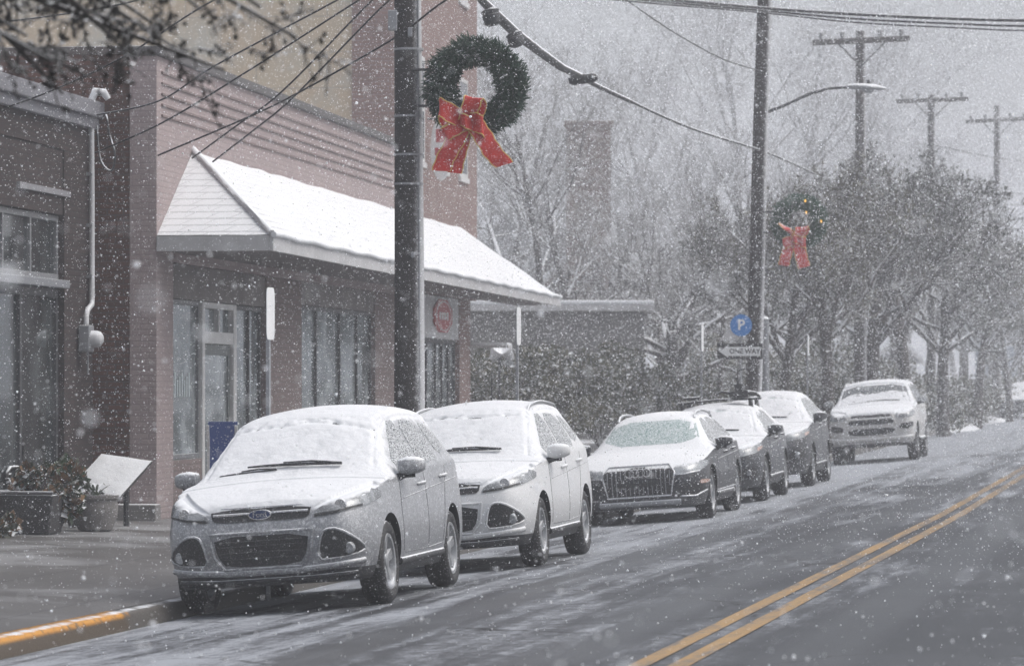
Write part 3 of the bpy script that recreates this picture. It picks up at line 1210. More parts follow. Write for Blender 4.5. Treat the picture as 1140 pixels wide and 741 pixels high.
mb.box(sxx - 0.55, sxx - 0.29, -0.16, -0.02, zm - 0.17, zm + 0.16)
mb.build('meter_box', M['galv'], em, bevel=0.02)
mb = MB()
mb.lathe([(0.105, -0.16), (0.105, -0.22), (0.09, -0.27), (0.05, -0.30), (0.0, -0.305)], 18, 'y', (sxx - 0.42, 0, zm - 0.01))
mb.build('dial_cover', M['white_metal'], em, smooth=40)
mb = MB()
mb.tube([(sxx - 0.34, -0.09, zm - 0.17), (sxx - 0.34, -0.09, zm - 0.45)], 0.012, 6)
mb.build('ground_wire', M['galv'], em)
# ------------------------------------------------------------------ vehicle materials
def car_paint(name, color, metal, rough=0.32, speck=0.5, specklo=0.55, coat=0.6):
    T = NT(name)
    o = T.obj()
    n = T.noise(o, 5.0, 4)
    s = T.n('ShaderNodeSeparateXYZ')
    T.l(o, s.inputs[0])
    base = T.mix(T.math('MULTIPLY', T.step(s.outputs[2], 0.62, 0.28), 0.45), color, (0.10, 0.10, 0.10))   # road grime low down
    c, f = snowy(T, base, o, 0.60, 0.35, 9.0, 0.14)
    # flakes caught on the upright panels: fine specks in drifting clouds
    n2 = T.noise(o, 130.0, 2, 0.6)
    n3 = T.noise(o, 38.0, 3, 0.6)
    up = T.step(s.outputs[2], 0.3, 1.1)
    g = T.math('ADD', T.math('MULTIPLY', n2, 0.55), T.math('MULTIPLY', n3, 0.45))
    g = T.math('ADD', g, T.math('MULTIPLY', up, 0.03))
    g = T.math('ADD', g, T.math('MULTIPLY', T.math('SUBTRACT', n, 0.5), 0.10))
    gf = T.math('MULTIPLY', T.step(g, specklo - 0.03, specklo + 0.07), speck)
    c = T.mix(gf, c, SNOWC)
    ff = T.math('MAXIMUM', f, gf)
    rr = T.n('ShaderNodeMix', data_type='FLOAT')
    T.l(ff, rr.inputs[0])
    rr.inputs[2].default_value = rough
    rr.inputs[3].default_value = 0.9
    mm = T.math('MULTIPLY', T.math('SUBTRACT', 1.0, ff), metal)
    cw = T.math('MULTIPLY', T.math('SUBTRACT', 1.0, ff), coat)
    p = T.bsdf(c, rr.outputs[0], mm, 0.5, 0.0, T.math('MULTIPLY', ff, n3), 0.012, 0.5)
    T.l(cw, p.inputs['Coat Weight'])
    p.inputs['Coat Roughness'].default_value = 0.15
    return T.mat


M['plastic'] = make_mat('black_plastic', (0.022, 0.023, 0.025), 0.55, thr=0.62, amp=0.4, nscale=14, speck=0.35, speck_scale=110, specklo=0.64)
M['clad'] = make_mat('grey_plastic', (0.06, 0.062, 0.066), 0.6, thr=0.6, amp=0.4, nscale=14, speck=0.4, speck_scale=110, specklo=0.62)
M['liner'] = make_mat('dark_liner', (0.012, 0.012, 0.013), 0.9, thr=None)
M['rubber'] = make_mat('wet_rubber', (0.016, 0.016, 0.017), 0.6, thr=0.85, amp=0.4, nscale=20, speck=0.28, speck_scale=70, specklo=0.64, bump=0.004, bump_scale=60)
M['alloy'] = make_mat('alloy_rim', (0.33, 0.34, 0.355), 0.38, 0.6, thr=0.6, amp=0.5, nscale=16, speck=0.4, speck_scale=80)
M['chrome'] = make_mat('dull_chrome', (0.66, 0.67, 0.69), 0.22, 0.85, thr=0.6, amp=0.4, nscale=16, speck=0.25, speck_scale=110)
M['brake'] = make_mat('brake_steel', (0.12, 0.12, 0.12), 0.5, 0.6, thr=None)
M['carglass'] = make_mat('dark_car_glass', (0.045, 0.055, 0.06), 0.1, thr=None, speck=0.75, speck_scale=75, specklo=0.50)
M['shield'] = make_mat('greenish_windscreen', (0.13, 0.235, 0.225), 0.1, thr=None, speck=0.70, speck_scale=60, specklo=0.49)
M['clearglass'] = make_mat('bare_car_glass', (0.05, 0.06, 0.066), 0.1, thr=None, speck=0.40, speck_scale=60, specklo=0.54)
M['lens'] = make_mat('clear_lamp_lens', (0.42, 0.44, 0.46), 0.12, 0.25, var=0.55, var_scale=9, thr=0.82, amp=0.5, nscale=12, speck=0.35, speck_scale=90)
M['amber'] = make_mat('amber_lens', (0.40, 0.20, 0.13), 0.25, thr=None, speck=0.55, speck_scale=60, specklo=0.5)
M['grille'] = make_mat('black_grille', (0.018, 0.018, 0.02), 0.45, thr=0.7, amp=0.4, nscale=18, speck=0.30, speck_scale=120, specklo=0.64)
T_ = NT('car_snow')
_o = T_.obj()
_n = T_.noise(_o, 26, 5, 0.62)
_n2 = T_.noise(_o, 7, 4, 0.6)
_n3 = T_.noise(_o, 2.6, 5, 0.65)
_cs = T_.mix(_n, (0.71, 0.73, 0.765), (0.80, 0.815, 0.84))
_cs = T_.mix(T_.math('MULTIPLY', T_.step(T_.math('ADD', _n3, T_.math('MULTIPLY', T_.math('SUBTRACT', _n, 0.5), 0.3)), 0.50, 0.70), 0.40), _cs, (0.55, 0.57, 0.60))
T_.bsdf(_cs, 0.95, 0, 0.15, 0, T_.math('ADD', _n, T_.math('MULTIPLY', _n2, 2.0)), 0.012, 0.55)
M['carsnow'] = T_.mat
T_ = NT('thin_car_snow')
_o = T_.obj()
_n = T_.noise(_o, 30, 5, 0.65)
_n2 = T_.noise(_o, 3.0, 4, 0.6)
_cs = T_.mix(_n, (0.46, 0.48, 0.51), (0.62, 0.64, 0.67))
_cs = T_.mix(T_.math('MULTIPLY', T_.step(T_.math('ADD', _n2, T_.math('MULTIPLY', T_.math('SUBTRACT', _n, 0.5), 0.5)), 0.45, 0.66), 0.65), _cs, (0.24, 0.25, 0.27))
T_.bsdf(_cs, 0.95, 0, 0.15, 0, _n, 0.012, 0.55)
M['thinsnow'] = T_.mat


def interp(tab, x):
    xs = [t[0] for t in tab]
    ys = [t[1] for t in tab]
    return float(np.interp(x, xs, ys))


def chaikin(poly, n=2, keep=0.25):
    for _ in range(n):
        out = []
        for i in range(len(poly)):
            a, b = Vector(poly[i]), Vector(poly[(i + 1) % len(poly)])
            out += [a.lerp(b, keep), a.lerp(b, 1 - keep)]
        poly = [tuple(p) for p in out]
    return poly


def poly_dist(poly, x, y):
    """signed distance to a polygon, negative inside"""
    ins, best = False, 9.0
    n = len(poly)
    for i in range(n):
        (x0, y0), (x1, y1) = poly[i], poly[(i + 1) % n]
        if (y0 > y) != (y1 > y) and x < (x1 - x0) * (y - y0) / (y1 - y0) + x0:
            ins = not ins
        dx, dy = x1 - x0, y1 - y0
        t = max(0.0, min(1.0, ((x - x0) * dx + (y - y0) * dy) / (dx * dx + dy * dy + 1e-12)))
        best = min(best, math.hypot(x - x0 - t * dx, y - y0 - t * dy))
    return -best if ins else best


class Car:
    """a body lofted from cross-sections; lamps, glass, grilles are sheets laid on its skin"""

    def __init__(self, p):
        self.p = p

    def shell(self):
        p = self.p
        L, hw = p['L'], p['W'] / 2
        xc, xw, xr = p['xc'], p['xw'], p['xr']
        h0, h1 = p['h0'], p['h1']
        xs = [0.0, 0.045, 0.14, 0.33, 0.62, 0.95, xc - 0.07, xc + 0.04, xc * .6 + xw * .4, xw - 0.07, xw + 0.10,
              xw * .6 + xr * .4, xw * .25 + xr * .75, xr - 0.1, xr + 0.10, (xr + L) / 2, L - 0.13, L - 0.03, L]
        zc = [(0, h0 - 0.075), (0.045, h0 - 0.025), (0.14, h0), (0.33, h0 + (h1 - h0) * .30), (0.62, h0 + (h1 - h0) * .62),
              (xc - 0.07, h1), (xc + 0.04, h1 + 0.05), (xw - 0.07, p['zw'] - 0.01), (xw + 0.10, p['zw'] + 0.035),
              (xw * .6 + xr * .4, p['zr']), (xr - 0.1, p['zt'] + 0.015), (xr + 0.10, p['zt'] - 0.05),
              ((xr + L) / 2, p['zt'] * .5 + p['zb2'] * .5 + p.get('tailbow', 0.06)), (L - 0.13, p['zb2'] + 0.02), (L - 0.03, p['zb2'] - 0.12), (L, p['zb2'] - 0.25)]
        fw = p.get('nose', 0.66)
        wm = [(0, hw * fw), (0.045, hw * (fw + 0.12)), (0.14, hw * (fw + 0.235)), (0.33, hw * 0.955), (0.62, hw * 0.99), (0.95, hw), (L - 0.9, hw),
              (L - 0.33, hw * .97), (L - 0.13, hw * .9), (L - 0.03, hw * .78), (L, hw * .66)]
        ws = [(0, hw * (fw - .03)), (0.045, hw * (fw + .08)), (0.14, hw * (fw + .18)), (0.33, hw * .89), (0.62, hw * .935), (0.95, hw * .945), (xc, hw * .955), (xr, hw * .95),
              (L - 0.13, hw * .86), (L, hw * .62)]
        zs = [(0, h0 - 0.12), (0.045, h0 - 0.07), (0.14, h0 - 0.045), (0.33, h0 - 0.01), (0.62, h0 + 0.035), (xc, p['b0']), (xr, p['b1']), (L - 0.13, p['b1'] - .03), (L, p['zb2'] - 0.3)]
        we = [(0, hw * (fw - .2)), (0.14, hw * .66), (0.62, hw * .76), (xc - 0.07, hw * .80), (xc + 0.04, p['we0']), (xw - 0.07, p['we1'] + .015), (xw + 0.1, p['we1']), (xr - .1, p['we1'] - .01),
              (xr + .1, p['we1'] - .03), ((xr + L) / 2, (p['we1'] + hw * .75) / 2), (L - 0.13, hw * .7), (L, hw * .5)]
        drop = [(0, .03), (0.62, .035), (xc - .07, .035), (xc + .04, .04), (xw - .07, .075), (xw + .1, .075), (xr, .075), (L, .04)]
        zm, zl, zb = p['zm'], p['zl'], p['zb']
        rows = []
        for x in xs:
            c, e, d = interp(zc, x), interp(we, x), interp(drop, x)
            m, s_, z_s = interp(wm, x), interp(ws, x), interp(zs, x)
            ze = c - d
            z_s = min(z_s, ze - 0.012)
            row = [(0, zb), (m - .10, zb), (m - .03, zl), (m, zm), (s_ + 0.012, z_s - 0.045), (s_, z_s), (e, ze), (e * .55, c - d * .28), (0, c)]
            if x < 0.62 or x > L - 0.2:
                q = 1.0
            rows.append([(x, y, z) for y, z in row])
        n = len(rows[0])

        def sh(pt):
            x, y, z = pt
            if x < 0.62:
                k = 1 - x / 0.62
                x = x + k * (p.get('lean', .10) * max(0.0, (z - (h0 - 0.25)) / .25) + .10 * max(0.0, (p['zl'] + .06 - z) / .16))
            return (x, y, z)

        V, Q = [], []
        idx = {}
        for i, row in enumerate(rows):
            for j, (x, y, z) in enumerate(row):
                idx[i, j, 0] = len(V)
                V.append(sh((x, y, z)))
                if j in (0, n - 1):
                    idx[i, j, 1] = idx[i, j, 0]
                else:
                    idx[i, j, 1] = len(V)
                    V.append(sh((x, -y, z)))
        for i in range(len(rows) - 1):
            for j in range(n - 1):
                for sd in (0, 1):
                    q = [idx[i, j, sd], idx[i + 1, j, sd], idx[i + 1, j + 1, sd], idx[i, j + 1, sd]]
                    Q.append(tuple(q if sd == 0 else q[::-1]))
        for i in (0, len(rows) - 1):
            for j in range(n - 1):
                q = [idx[i, j, 0], idx[i, j + 1, 0], idx[i, j + 1, 1], idx[i, j, 1]]
                o_ = []
                for t in q:
                    if t not in o_:
                        o_.append(t)
                Q.append(tuple(o_ if i == 0 else o_[::-1]))
        me = bpy.data.meshes.new('shell')
        me.from_pydata(V, [], Q)
        bm = bmesh.new()
        bm.from_mesh(me)
        bmesh.ops.recalc_face_normals(bm, faces=bm.faces)
        cl = bm.edges.layers.float.new('crease_edge')
        bm.verts.ensure_lookup_table()
        inv = {}
        for (i, j, sd), k in idx.items():
            inv.setdefault(k, (i, j, sd))
        for e in bm.edges:
            a, b = inv[e.verts[0].index], inv[e.verts[1].index]
            if a[1] == b[1] and a[0] != b[0]:
                if a[1] in (5,):
                    e[cl] = 0.45
                if a[1] == 4:
                    e[cl] = 0.25
                if a[1] == 1:
                    e[cl] = 0.7
                if a[1] == 6 and 7 <= min(a[0], b[0]) <= 15:
                    e[cl] = 0.35
        bm.to_mesh(me)
        bm.free()
        o = bpy.data.objects.new('shell', me)
        COL.objects.link(o)
        md = o.modifiers.new('s', 'SUBSURF')
        md.levels = md.render_levels = 3
        md.use_creases = True
        dg = bpy.context.evaluated_depsgraph_get()
        smooth = bpy.data.meshes.new_from_object(o.evaluated_get(dg))
        # skin used for laying the parts on
        bm = bmesh.new()
        bm.from_mesh(smooth)
        self.bvh = BVHTree.FromBMesh(bm)
        self.skin = bm
        # wheel arches
        mb = MB()
        r = p['arch']
        for xa in (p['fo'], p['fo'] + p['wb']):
            for sg_ in (1, -1):
                y0, y1 = sg_ * (hw - 0.36), sg_ * (hw + 0.3)
                mb.lathe([(r, min(y0, y1)), (r, max(y0, y1))], 48, 'y', (xa, 0, p['rad'] + 0.01))
        cut = mb.build('cut', M['liner'])
        o.modifiers.clear()
        o.data = smooth
        bo = o.modifiers.new('b', 'BOOLEAN')
        bo.operation = 'DIFFERENCE'
        bo.object = cut
        bo.solver = 'EXACT'
        dg = bpy.context.evaluated_depsgraph_get()
        body = bpy.data.meshes.new_from_object(o.evaluated_get(dg))
        bpy.data.objects.remove(o)
        bpy.data.objects.remove(cut)
        body.materials.clear()
        for mm in (self.paint, M['clad'] if p.get('cladding') else M['plastic'], M['liner']):
            body.materials.append(mm)
        for f in body.polygons:
            c = f.center
            f.material_index = 0
            if c.z < p['zclad']:
                f.material_index = 1
            for xa in (p['fo'], p['fo'] + p['wb']):
                dd = math.hypot(c.x - xa, c.z - p['rad'] - 0.01)
                if dd < r + 0.004 and (abs(f.normal.y) < 0.35 or abs(c.y) < hw - 0.30):
                    f.material_index = 2
                elif p.get('cladding') and dd < r + 0.055 and c.z < p['rad'] + r + 0.05 and abs(f.normal.y) > .6:
                    f.material_index = 1
            f.use_smooth = True
        body.set_sharp_from_angle(angle=R(38))
        body.name = 'body'
        return body

    # --- project onto the skin
    def hit(self, p, d):
        h = self.bvh.ray_cast(Vector(p), Vector(d))
        return h[0], h[1]

    def patch(self, poly, view, mat, name, parent, off=0.006, depth=0.03, res=0.045, rnd=1, smooth=True):
        """poly in (y,z) for view 'front', (x,z) for 'left'/'right' (+y/-y), (x,y) for 'top'"""
        if rnd:
            poly = chaikin(poly, rnd, 0.2)
        bm = bmesh.new()

        def to3(a, b):
            if view == 'front':
                return (-2.0, a, b), (1, 0, 0)
            if view == 'left':
                return (a, 2.5, b), (0, -1, 0)
            if view == 'right':
                return (a, -2.5, b), (0, 1, 0)
            return (a, b, 4.0), (0, 0, -1)
        vs_ = [bm.verts.new((a, b, 0)) for a, b in poly]
        f = bm.faces.new(vs_)
        # cut by a regular grid
        a0, a1 = min(q[0] for q in poly), max(q[0] for q in poly)
        b0, b1 = min(q[1] for q in poly), max(q[1] for q in poly)
        for k in range(1, int((a1 - a0) / res) + 1):
            bmesh.ops.bisect_plane(bm, geom=bm.verts[:] + bm.edges[:] + bm.faces[:], plane_co=(a0 + k * (a1 - a0) / (int((a1 - a0) / res) + 1), 0, 0), plane_no=(1, 0, 0))
        for k in range(1, int((b1 - b0) / res) + 1):
            bmesh.ops.bisect_plane(bm, geom=bm.verts[:] + bm.edges[:] + bm.faces[:], plane_co=(0, b0 + k * (b1 - b0) / (int((b1 - b0) / res) + 1), 0), plane_no=(0, 1, 0))
        dirn = None
        last = None
        miss = []
        for v in bm.verts:
            o_, d = to3(v.co.x, v.co.y)
            dirn = Vector(d)
            loc, nor = self.hit(o_, d)
            if loc is None:
                miss.append((v, Vector(o_)))
                continue
            nn = nor if nor.dot(dirn) < 0 else -nor
            v.co = loc + nn * off
            last = v.co.copy()
        for v, o_ in miss:
            near = self.bvh.find_nearest(o_)[0]
            v.co = near if near else last
        bmesh.ops.recalc_face_normals(bm, faces=bm.faces)
        s_ = sum((f.normal.dot(dirn) for f in bm.faces), 0.0)
        if s_ > 0:
            bmesh.ops.reverse_faces(bm, faces=bm.faces)
        # rim going into the body
        be = [e for e in bm.edges if len(e.link_faces) == 1]
        ex = bmesh.ops.extrude_edge_only(bm, edges=be)
        for g in ex['geom']:
            if isinstance(g, bmesh.types.BMVert):
                g.co += dirn * depth
        me = bpy.data.meshes.new(name)
        bm.to_mesh(me)
        bm.free()
        me.polygons.foreach_set('use_smooth', [True] * len(me.polygons))
        me.set_sharp_from_angle(angle=R(45))
        return link_mesh(name, me, parent, [mat])

    def line(self, pts, view, rad, mat, name, parent, off=0.004, closed=False, step=0.06, n=6, mb=None):
        P_ = []
        if closed:
            pts = list(pts) + [pts[0]]
        for i in range(len(pts) - 1):
            a, b = Vector(pts[i]), Vector(pts[i + 1])
            k = max(1, int((b - a).length / step))
            for t in range(k):
                P_.append(a.lerp(b, t / k))
        P_.append(Vector(pts[-1]))
        out = []
        for q in P_:
            if view == 'front':
                o_, d = (-2, q.x, q.y), (1, 0, 0)
            elif view == 'left':
                o_, d = (q.x, 2.5, q.y), (0, -1, 0)
            elif view == 'right':
                o_, d = (q.x, -2.5, q.y), (0, 1, 0)
            else:
                o_, d = (q.x, q.y, 4), (0, 0, -1)
            loc, nor = self.hit(o_, d)
            if loc is None:
                continue
            nn = nor if nor.dot(Vector(d)) < 0 else -nor
            out.append(loc + nn * off)
        if len(out) < 2:
            return None
        own = mb is None
        if own:
            mb = MB()
        mb.tube(out, rad, n)
        if own:
            return mb.build(name, mat, parent, smooth=60)

    def snow_layer(self, parent, thick=0.022, thr=0.50, shield=1.0, seed=0.0, mat=None, bare=()):
        p = self.p
        bm = self.skin.copy()
        bm.normal_update()
        xc, xw = p['xc'], p['xw']
        kill = [f for f in bm.faces if f.normal.z < 0.25 or f.calc_center_median().z < p['h0'] - 0.12]
        bmesh.ops.delete(bm, geom=kill, context='FACES')
        bmesh.ops.subdivide_edges(bm, edges=bm.edges, cuts=1, use_grid_fill=True, smooth=0.0)
        bmesh.ops.subdivide_edges(bm, edges=bm.edges, cuts=1, use_grid_fill=True, smooth=0.0)
        bm.normal_update()
        co = []
        for v in bm.verts:
            c, n = v.co, v.normal
            q = Vector((c.x * 2.4 + seed, c.y * 2.4, c.z * 2.4))
            big = noise.noise(q)
            fine = noise.noise(q * 5.5)
            k = (n.z - thr) * 0.10 + big * 0.006 + fine * 0.006
            # the windscreen: a band scraped by sliding snow under the roof edge
            e = interp([(xc + .04, p['we0']), (xw, p['we1'])], c.x)
            on_glass = (xc + 0.08 < c.x < xw - 0.02) and abs(c.y) < e - 0.03 and n.x < -0.25
            t = min(k, thick) * 1.0
            if on_glass:
                u_ = (c.x - xc) / (xw - xc)
                band = max(0.0, 1 - abs(u_ - (0.84 + 0.09 * big + 0.03 * fine)) / 0.055)
                wide = max(0.0, 1 - abs(u_ - 0.90) / 0.12)
                t = t * (0.75 + 0.25 * shield) - band * 0.024 * (0.7 + 1.0 * fine) - wide * 0.007 * (0.6 + 1.4 * fine)
                if 0.5 < shield < 0.7:
                    t = 0.010 - 0.10 * max(0.0, u_ - 0.50 - 0.15 * big) + 0.006 * fine - 0.004
                elif shield < 1:
                    t = 0.009 - 0.020 * (1 - shield) * (1.1 + 2.2 * big + 1.6 * fine) + 0.010 * max(0, 1 - u_ * 4)
            if xc + 0.05 < c.x < xw + .05 and n.x < -.2:
                t -= 0.014 * math.exp(-((abs(c.y) - e + 0.035) / 0.022) ** 2) * (0.8 + fine)
            elif abs(c.x - xw) < 0.25 and abs(c.y) < e:
                t += 0.004 * fine
            if xc - 0.16 < c.x < xc + 0.02:      # the drift in front of the windscreen
                t += 0.010
            for poly in bare:
                dd = poly_dist(poly, abs(c.y), c.z)
                if c.x < 1.0 and dd < 0.03:
                    t = min(t, -0.012 + max(0.0, dd) * 0.5 + max(0.0, fine) * 0.012)
            t = max(-0.012, min(thick * 1.5, t))
            co.append((v, c + n * t))
        for v, c in co:
            v.co = c
        be = [e for e in bm.edges if len(e.link_faces) == 1]
        for e in be:
            for v in e.verts:
                pass
        bvset = {v for e in be for v in e.verts}
        for v in bvset:
            v.co -= v.normal * 0.02
        me = bpy.data.meshes.new('snow_layer')
        bm.to_mesh(me)
        bm.free()
        me.polygons.foreach_set('use_smooth', [True] * len(me.polygons))
        return link_mesh('snow_layer', me, parent, [mat or M['carsnow']])

    def wheels(self, root):
        p = self.p
        hw, r = p['W'] / 2, p['rad']
        wd = 0.225
        first = None
        for xa in (p['fo'], p['fo'] + p['wb']):
            for sg_ in (1, -1):
                yc = sg_ * (hw - 0.035 - wd / 2)
                mb = MB()
                mb.lathe([(0.0, -0.06), (0.15, -0.06), (0.15, -0.02), (0.07, -0.02), (0.07, 0.05), (0.0, 0.05)], 20, 'y')
                hub = mb.build('wheel', M['brake'], root, smooth=40)
                hub.location = (xa, yc, r + 0.004)
                if sg_ < 0:
                    hub.rotation_euler = (0, 0, math.pi)
                # tyre
                b = wd / 2
                rr = p['rim']
                mb = MB()
                prof = [(rr, -b * .72), (rr + .02, -b * .92), (rr + (r - rr) * .5, -b * 1.02), (r - 0.022, -b * .93), (r - .004, -b * .72),
                        (r, -b * .36), (r - 0.007, -b * .34), (r - .007, -b * .30), (r, -b * .28), (r, b * .28), (r - .007, b * .30), (r - .007, b * .34), (r, b * .36),
                        (r - .004, b * .72), (r - 0.022, b * .93), (rr + (r - rr) * .5, b * 1.02), (rr + .02, b * .92), (rr, b * .72)]
                mb.lathe(prof, 44, 'y', closed=True)
                mb.build('tyre', M['rubber'], hub, smooth=50)
                # rim: barrel, lip, five twin spokes, cap (outer side is +y locally)
                mb = MB()
                mb.lathe([(rr + .006, -b * .8), (rr - .02, -b * .75), (rr - .035, 0), (rr - .03, b * .55), (rr - .018, b * .86), (rr + .008, b * .90), (rr + .010, b * .72)], 44, 'y', closed=True)
                ns = p.get('spokes', 5)
                for k in range(ns):
                    for dt in ((-0.13, 0.13) if ns <= 5 else (0.0,)):
                        t = 2 * math.pi * k / ns + 0.3
                        a0, a1 = t + dt * 1.6, t + dt * 0.9
                        c0 = Vector((0.05 * math.cos(a0), b * .62, 0.05 * math.sin(a0)))
                        c1 = Vector(((rr - .02) * math.cos(a1), b * .74, (rr - .02) * math.sin(a1)))
                        tang = Vector((-math.sin(t), 0, math.cos(t)))
                        w0, w1 = 0.022, 0.026
                        vs_ = []
                        for cc, ww in ((c0, w0), (c1, w1)):
                            for dy in (0, -0.03):
                                for s2 in (-1, 1):
                                    vs_.append(cc + tang * ww * s2 * .8 + Vector((0, dy, 0)))
                        mb.add(vs_, [(0, 1, 5, 4), (2, 6, 7, 3), (0, 4, 6, 2), (1, 3, 7, 5), (0, 2, 3, 1), (4, 5, 7, 6)])
                mb.lathe([(0.0, b * .40), (0.07, b * .40), (0.066, b * .68), (0.04, b * .74), (0.0, b * .75)], 20, 'y')
                mb.build('rim', M['alloy'], hub, smooth=35)

    def mirrors(self, root, capmat):
        p = self.p
        hw = p['W'] / 2
        xm, zm_ = p['xc'] + p.get('mx', 0.42), p['b0'] + p.get('mz', 0.10)
        for sg_ in (1, -1):
            mb = MB()
            rings = [(-0.05, .03, .035), (-0.03, .085, .062), (0.04, .105, .078), (0.12, .10, .070), (0.165, .075, .05), (0.18, .03, .025)]
            n = 16
            vs_, fs = [], []
            for (dy, rx, rz) in rings:
                for k in range(n):
                    t = 2 * math.pi * k / n
                    cx_, sz_ = math.cos(t), math.sin(t)
                    ex = 0.6
                    X_ = math.copysign(abs(cx_) ** ex, cx_) * rx
                    Z_ = math.copysign(abs(sz_) ** ex, sz_) * rz
                    X_ -= 0.35 * Z_ * 0.2 + dy * -0.25
                    vs_.append((xm + X_, sg_ * (hw - 0.03 + dy + 0.03), zm_ + Z_))
            for i in range(len(rings) - 1):
                for k in range(n):
                    a, b = i * n + k, i * n + (k + 1) % n
                    fs.append((a, b, b + n, a + n))
            fs.append(tuple(range(n)))
            fs.append(tuple(range((len(rings) - 1) * n, len(rings) * n)))
            mb.add(vs_, fs)
            o = mb.build('wing_mirror', capmat, root, smooth=50)
            mb = MB()
            mb.tube([(xm - 0.02, sg_ * (hw - 0.10), zm_ - 0.10), (xm, sg_ * (hw + 0.01), zm_ - 0.065), (xm + .02, sg_ * (hw + .09), zm_ - 0.06)], [0.045, 0.04, 0.045], 10)
            mb.build('mirror_arm', M['plastic'], o, smooth=60)
            mb = MB()
            mb.lathe([(0.0, 0.0), (0.075, 0.0), (0.075, 0.012), (0.0, 0.012)], 16, 'x', (0, 0, 0))
            mb.v = [(xm + 0.13 + q[0], sg_ * (hw + 0.065) + q[1] * 1.15, zm_ + q[2] * .75) for q in mb.v]
            mb.build('mirror_glass', M['carglass'], o)

    def rails(self, root, x0, x1, mat):
        p = self.p
        for sg_ in (1, -1):
            pts = []
            for t in np.linspace(0, 1, 22):
                x = x0 + (x1 - x0) * t
                y = sg_ * (p['we1'] - 0.035)
                loc, nor = self.hit((x, y, 4), (0, 0, -1))
                lift = 0.055 * min(1.0, min(t, 1 - t) / 0.07)
                pts.append(loc + Vector((0, 0, lift)))
            mb = MB()
            mb.tube(pts, 0.017, 8)
            mb.build('roof_rail', mat, root, smooth=60)

    def wiper(self, root, y0, y1, u0, u1, lift=0.03, rad=0.013):
        """a blade lying on the snowed-up windscreen"""
        p = self.p
        pts = []
        for t in np.linspace(0, 1, 14):
            y = y0 + (y1 - y0) * t
            xq = p['xc'] + 0.03 + (u0 + (u1 - u0) * t) * (p['xw'] - p['xc'])
            loc, nor = self.hit((xq, y, 4), (0, 0, -1))
            pts.append(loc + nor * lift)
        mb = MB()
        rr = [rad * (0.55 + 0.45 * math.sin(math.pi * min(1, t * 1.0))) for t in np.linspace(0, 1, 14)]
        mb.tube(pts, rr, 6)
        a = pts[9]
        mb.tube([pts[5] + Vector((0, 0, .012)), pts[9] + Vector((0, 0, .018)), pts[13] + Vector((-0.02, 0, 0.004))], rad * .7, 6)
        return mb.build('wiper', M['plastic'], root, smooth=60)


def car_frame(px_nose_u, v, yaw=0.0, slope=None, dz=0.0):
    u0 = px_nose_u
    zl_, zr_ = road_z(u0, v - 0.78), road_z(u0, v + 0.78)
    roll = -math.atan2(zr_ - zl_, 1.56) if slope is None else -R(slope)
    z = (zl_ + zr_) / 2 + dz
    pitch = -math.atan2(rise(u0 + 3) - rise(u0 + 0.8), 2.2)
    return W(u0, v, z), (roll, pitch, FRAME_ROT + yaw)


def side_glass(c, root, polys, mat=None):
    for view in ('left', 'right'):
        for poly in polys:
            c.patch(poly, view, mat or M['carglass'], 'side_window', root, off=0.004, depth=0.02, rnd=1)


def seams(c, root, lines):
    for view in ('left', 'right'):
        mb = MB()
        for ln in lines:
            c.line(ln, view, 0.0058, None, '', None, off=-0.0022, mb=mb, n=5)
        mb.build('door_seam', M['clad'], root)


def handles(c, root, pts, mat):
    for sg_, view in ((1, 'left'), (-1, 'right')):
        for (x, z) in pts:
            loc, nor = c.hit((x, sg_ * 2.5, z), (0, -sg_, 0))
            mb = MB()
            y = loc.y
            mb.tube([(x - .1, y, z - .005), (x - .085, y + sg_ * .03, z), (x, y + sg_ * .04, z + .004), (x + .085, y + sg_ * .03, z + .006), (x + .1, y, z + .006)], [.014, .016, .017, .016, .014], 8)
            mb.build('door_handle', mat, root, smooth=60)


def mirror_poly(poly):
    return [(-a, b) for a, b in poly][::-1]


SCRIPT_OVAL = [(math.cos(t), math.sin(t)) for t in np.linspace(0, 2 * math.pi, 29)[:-1]]


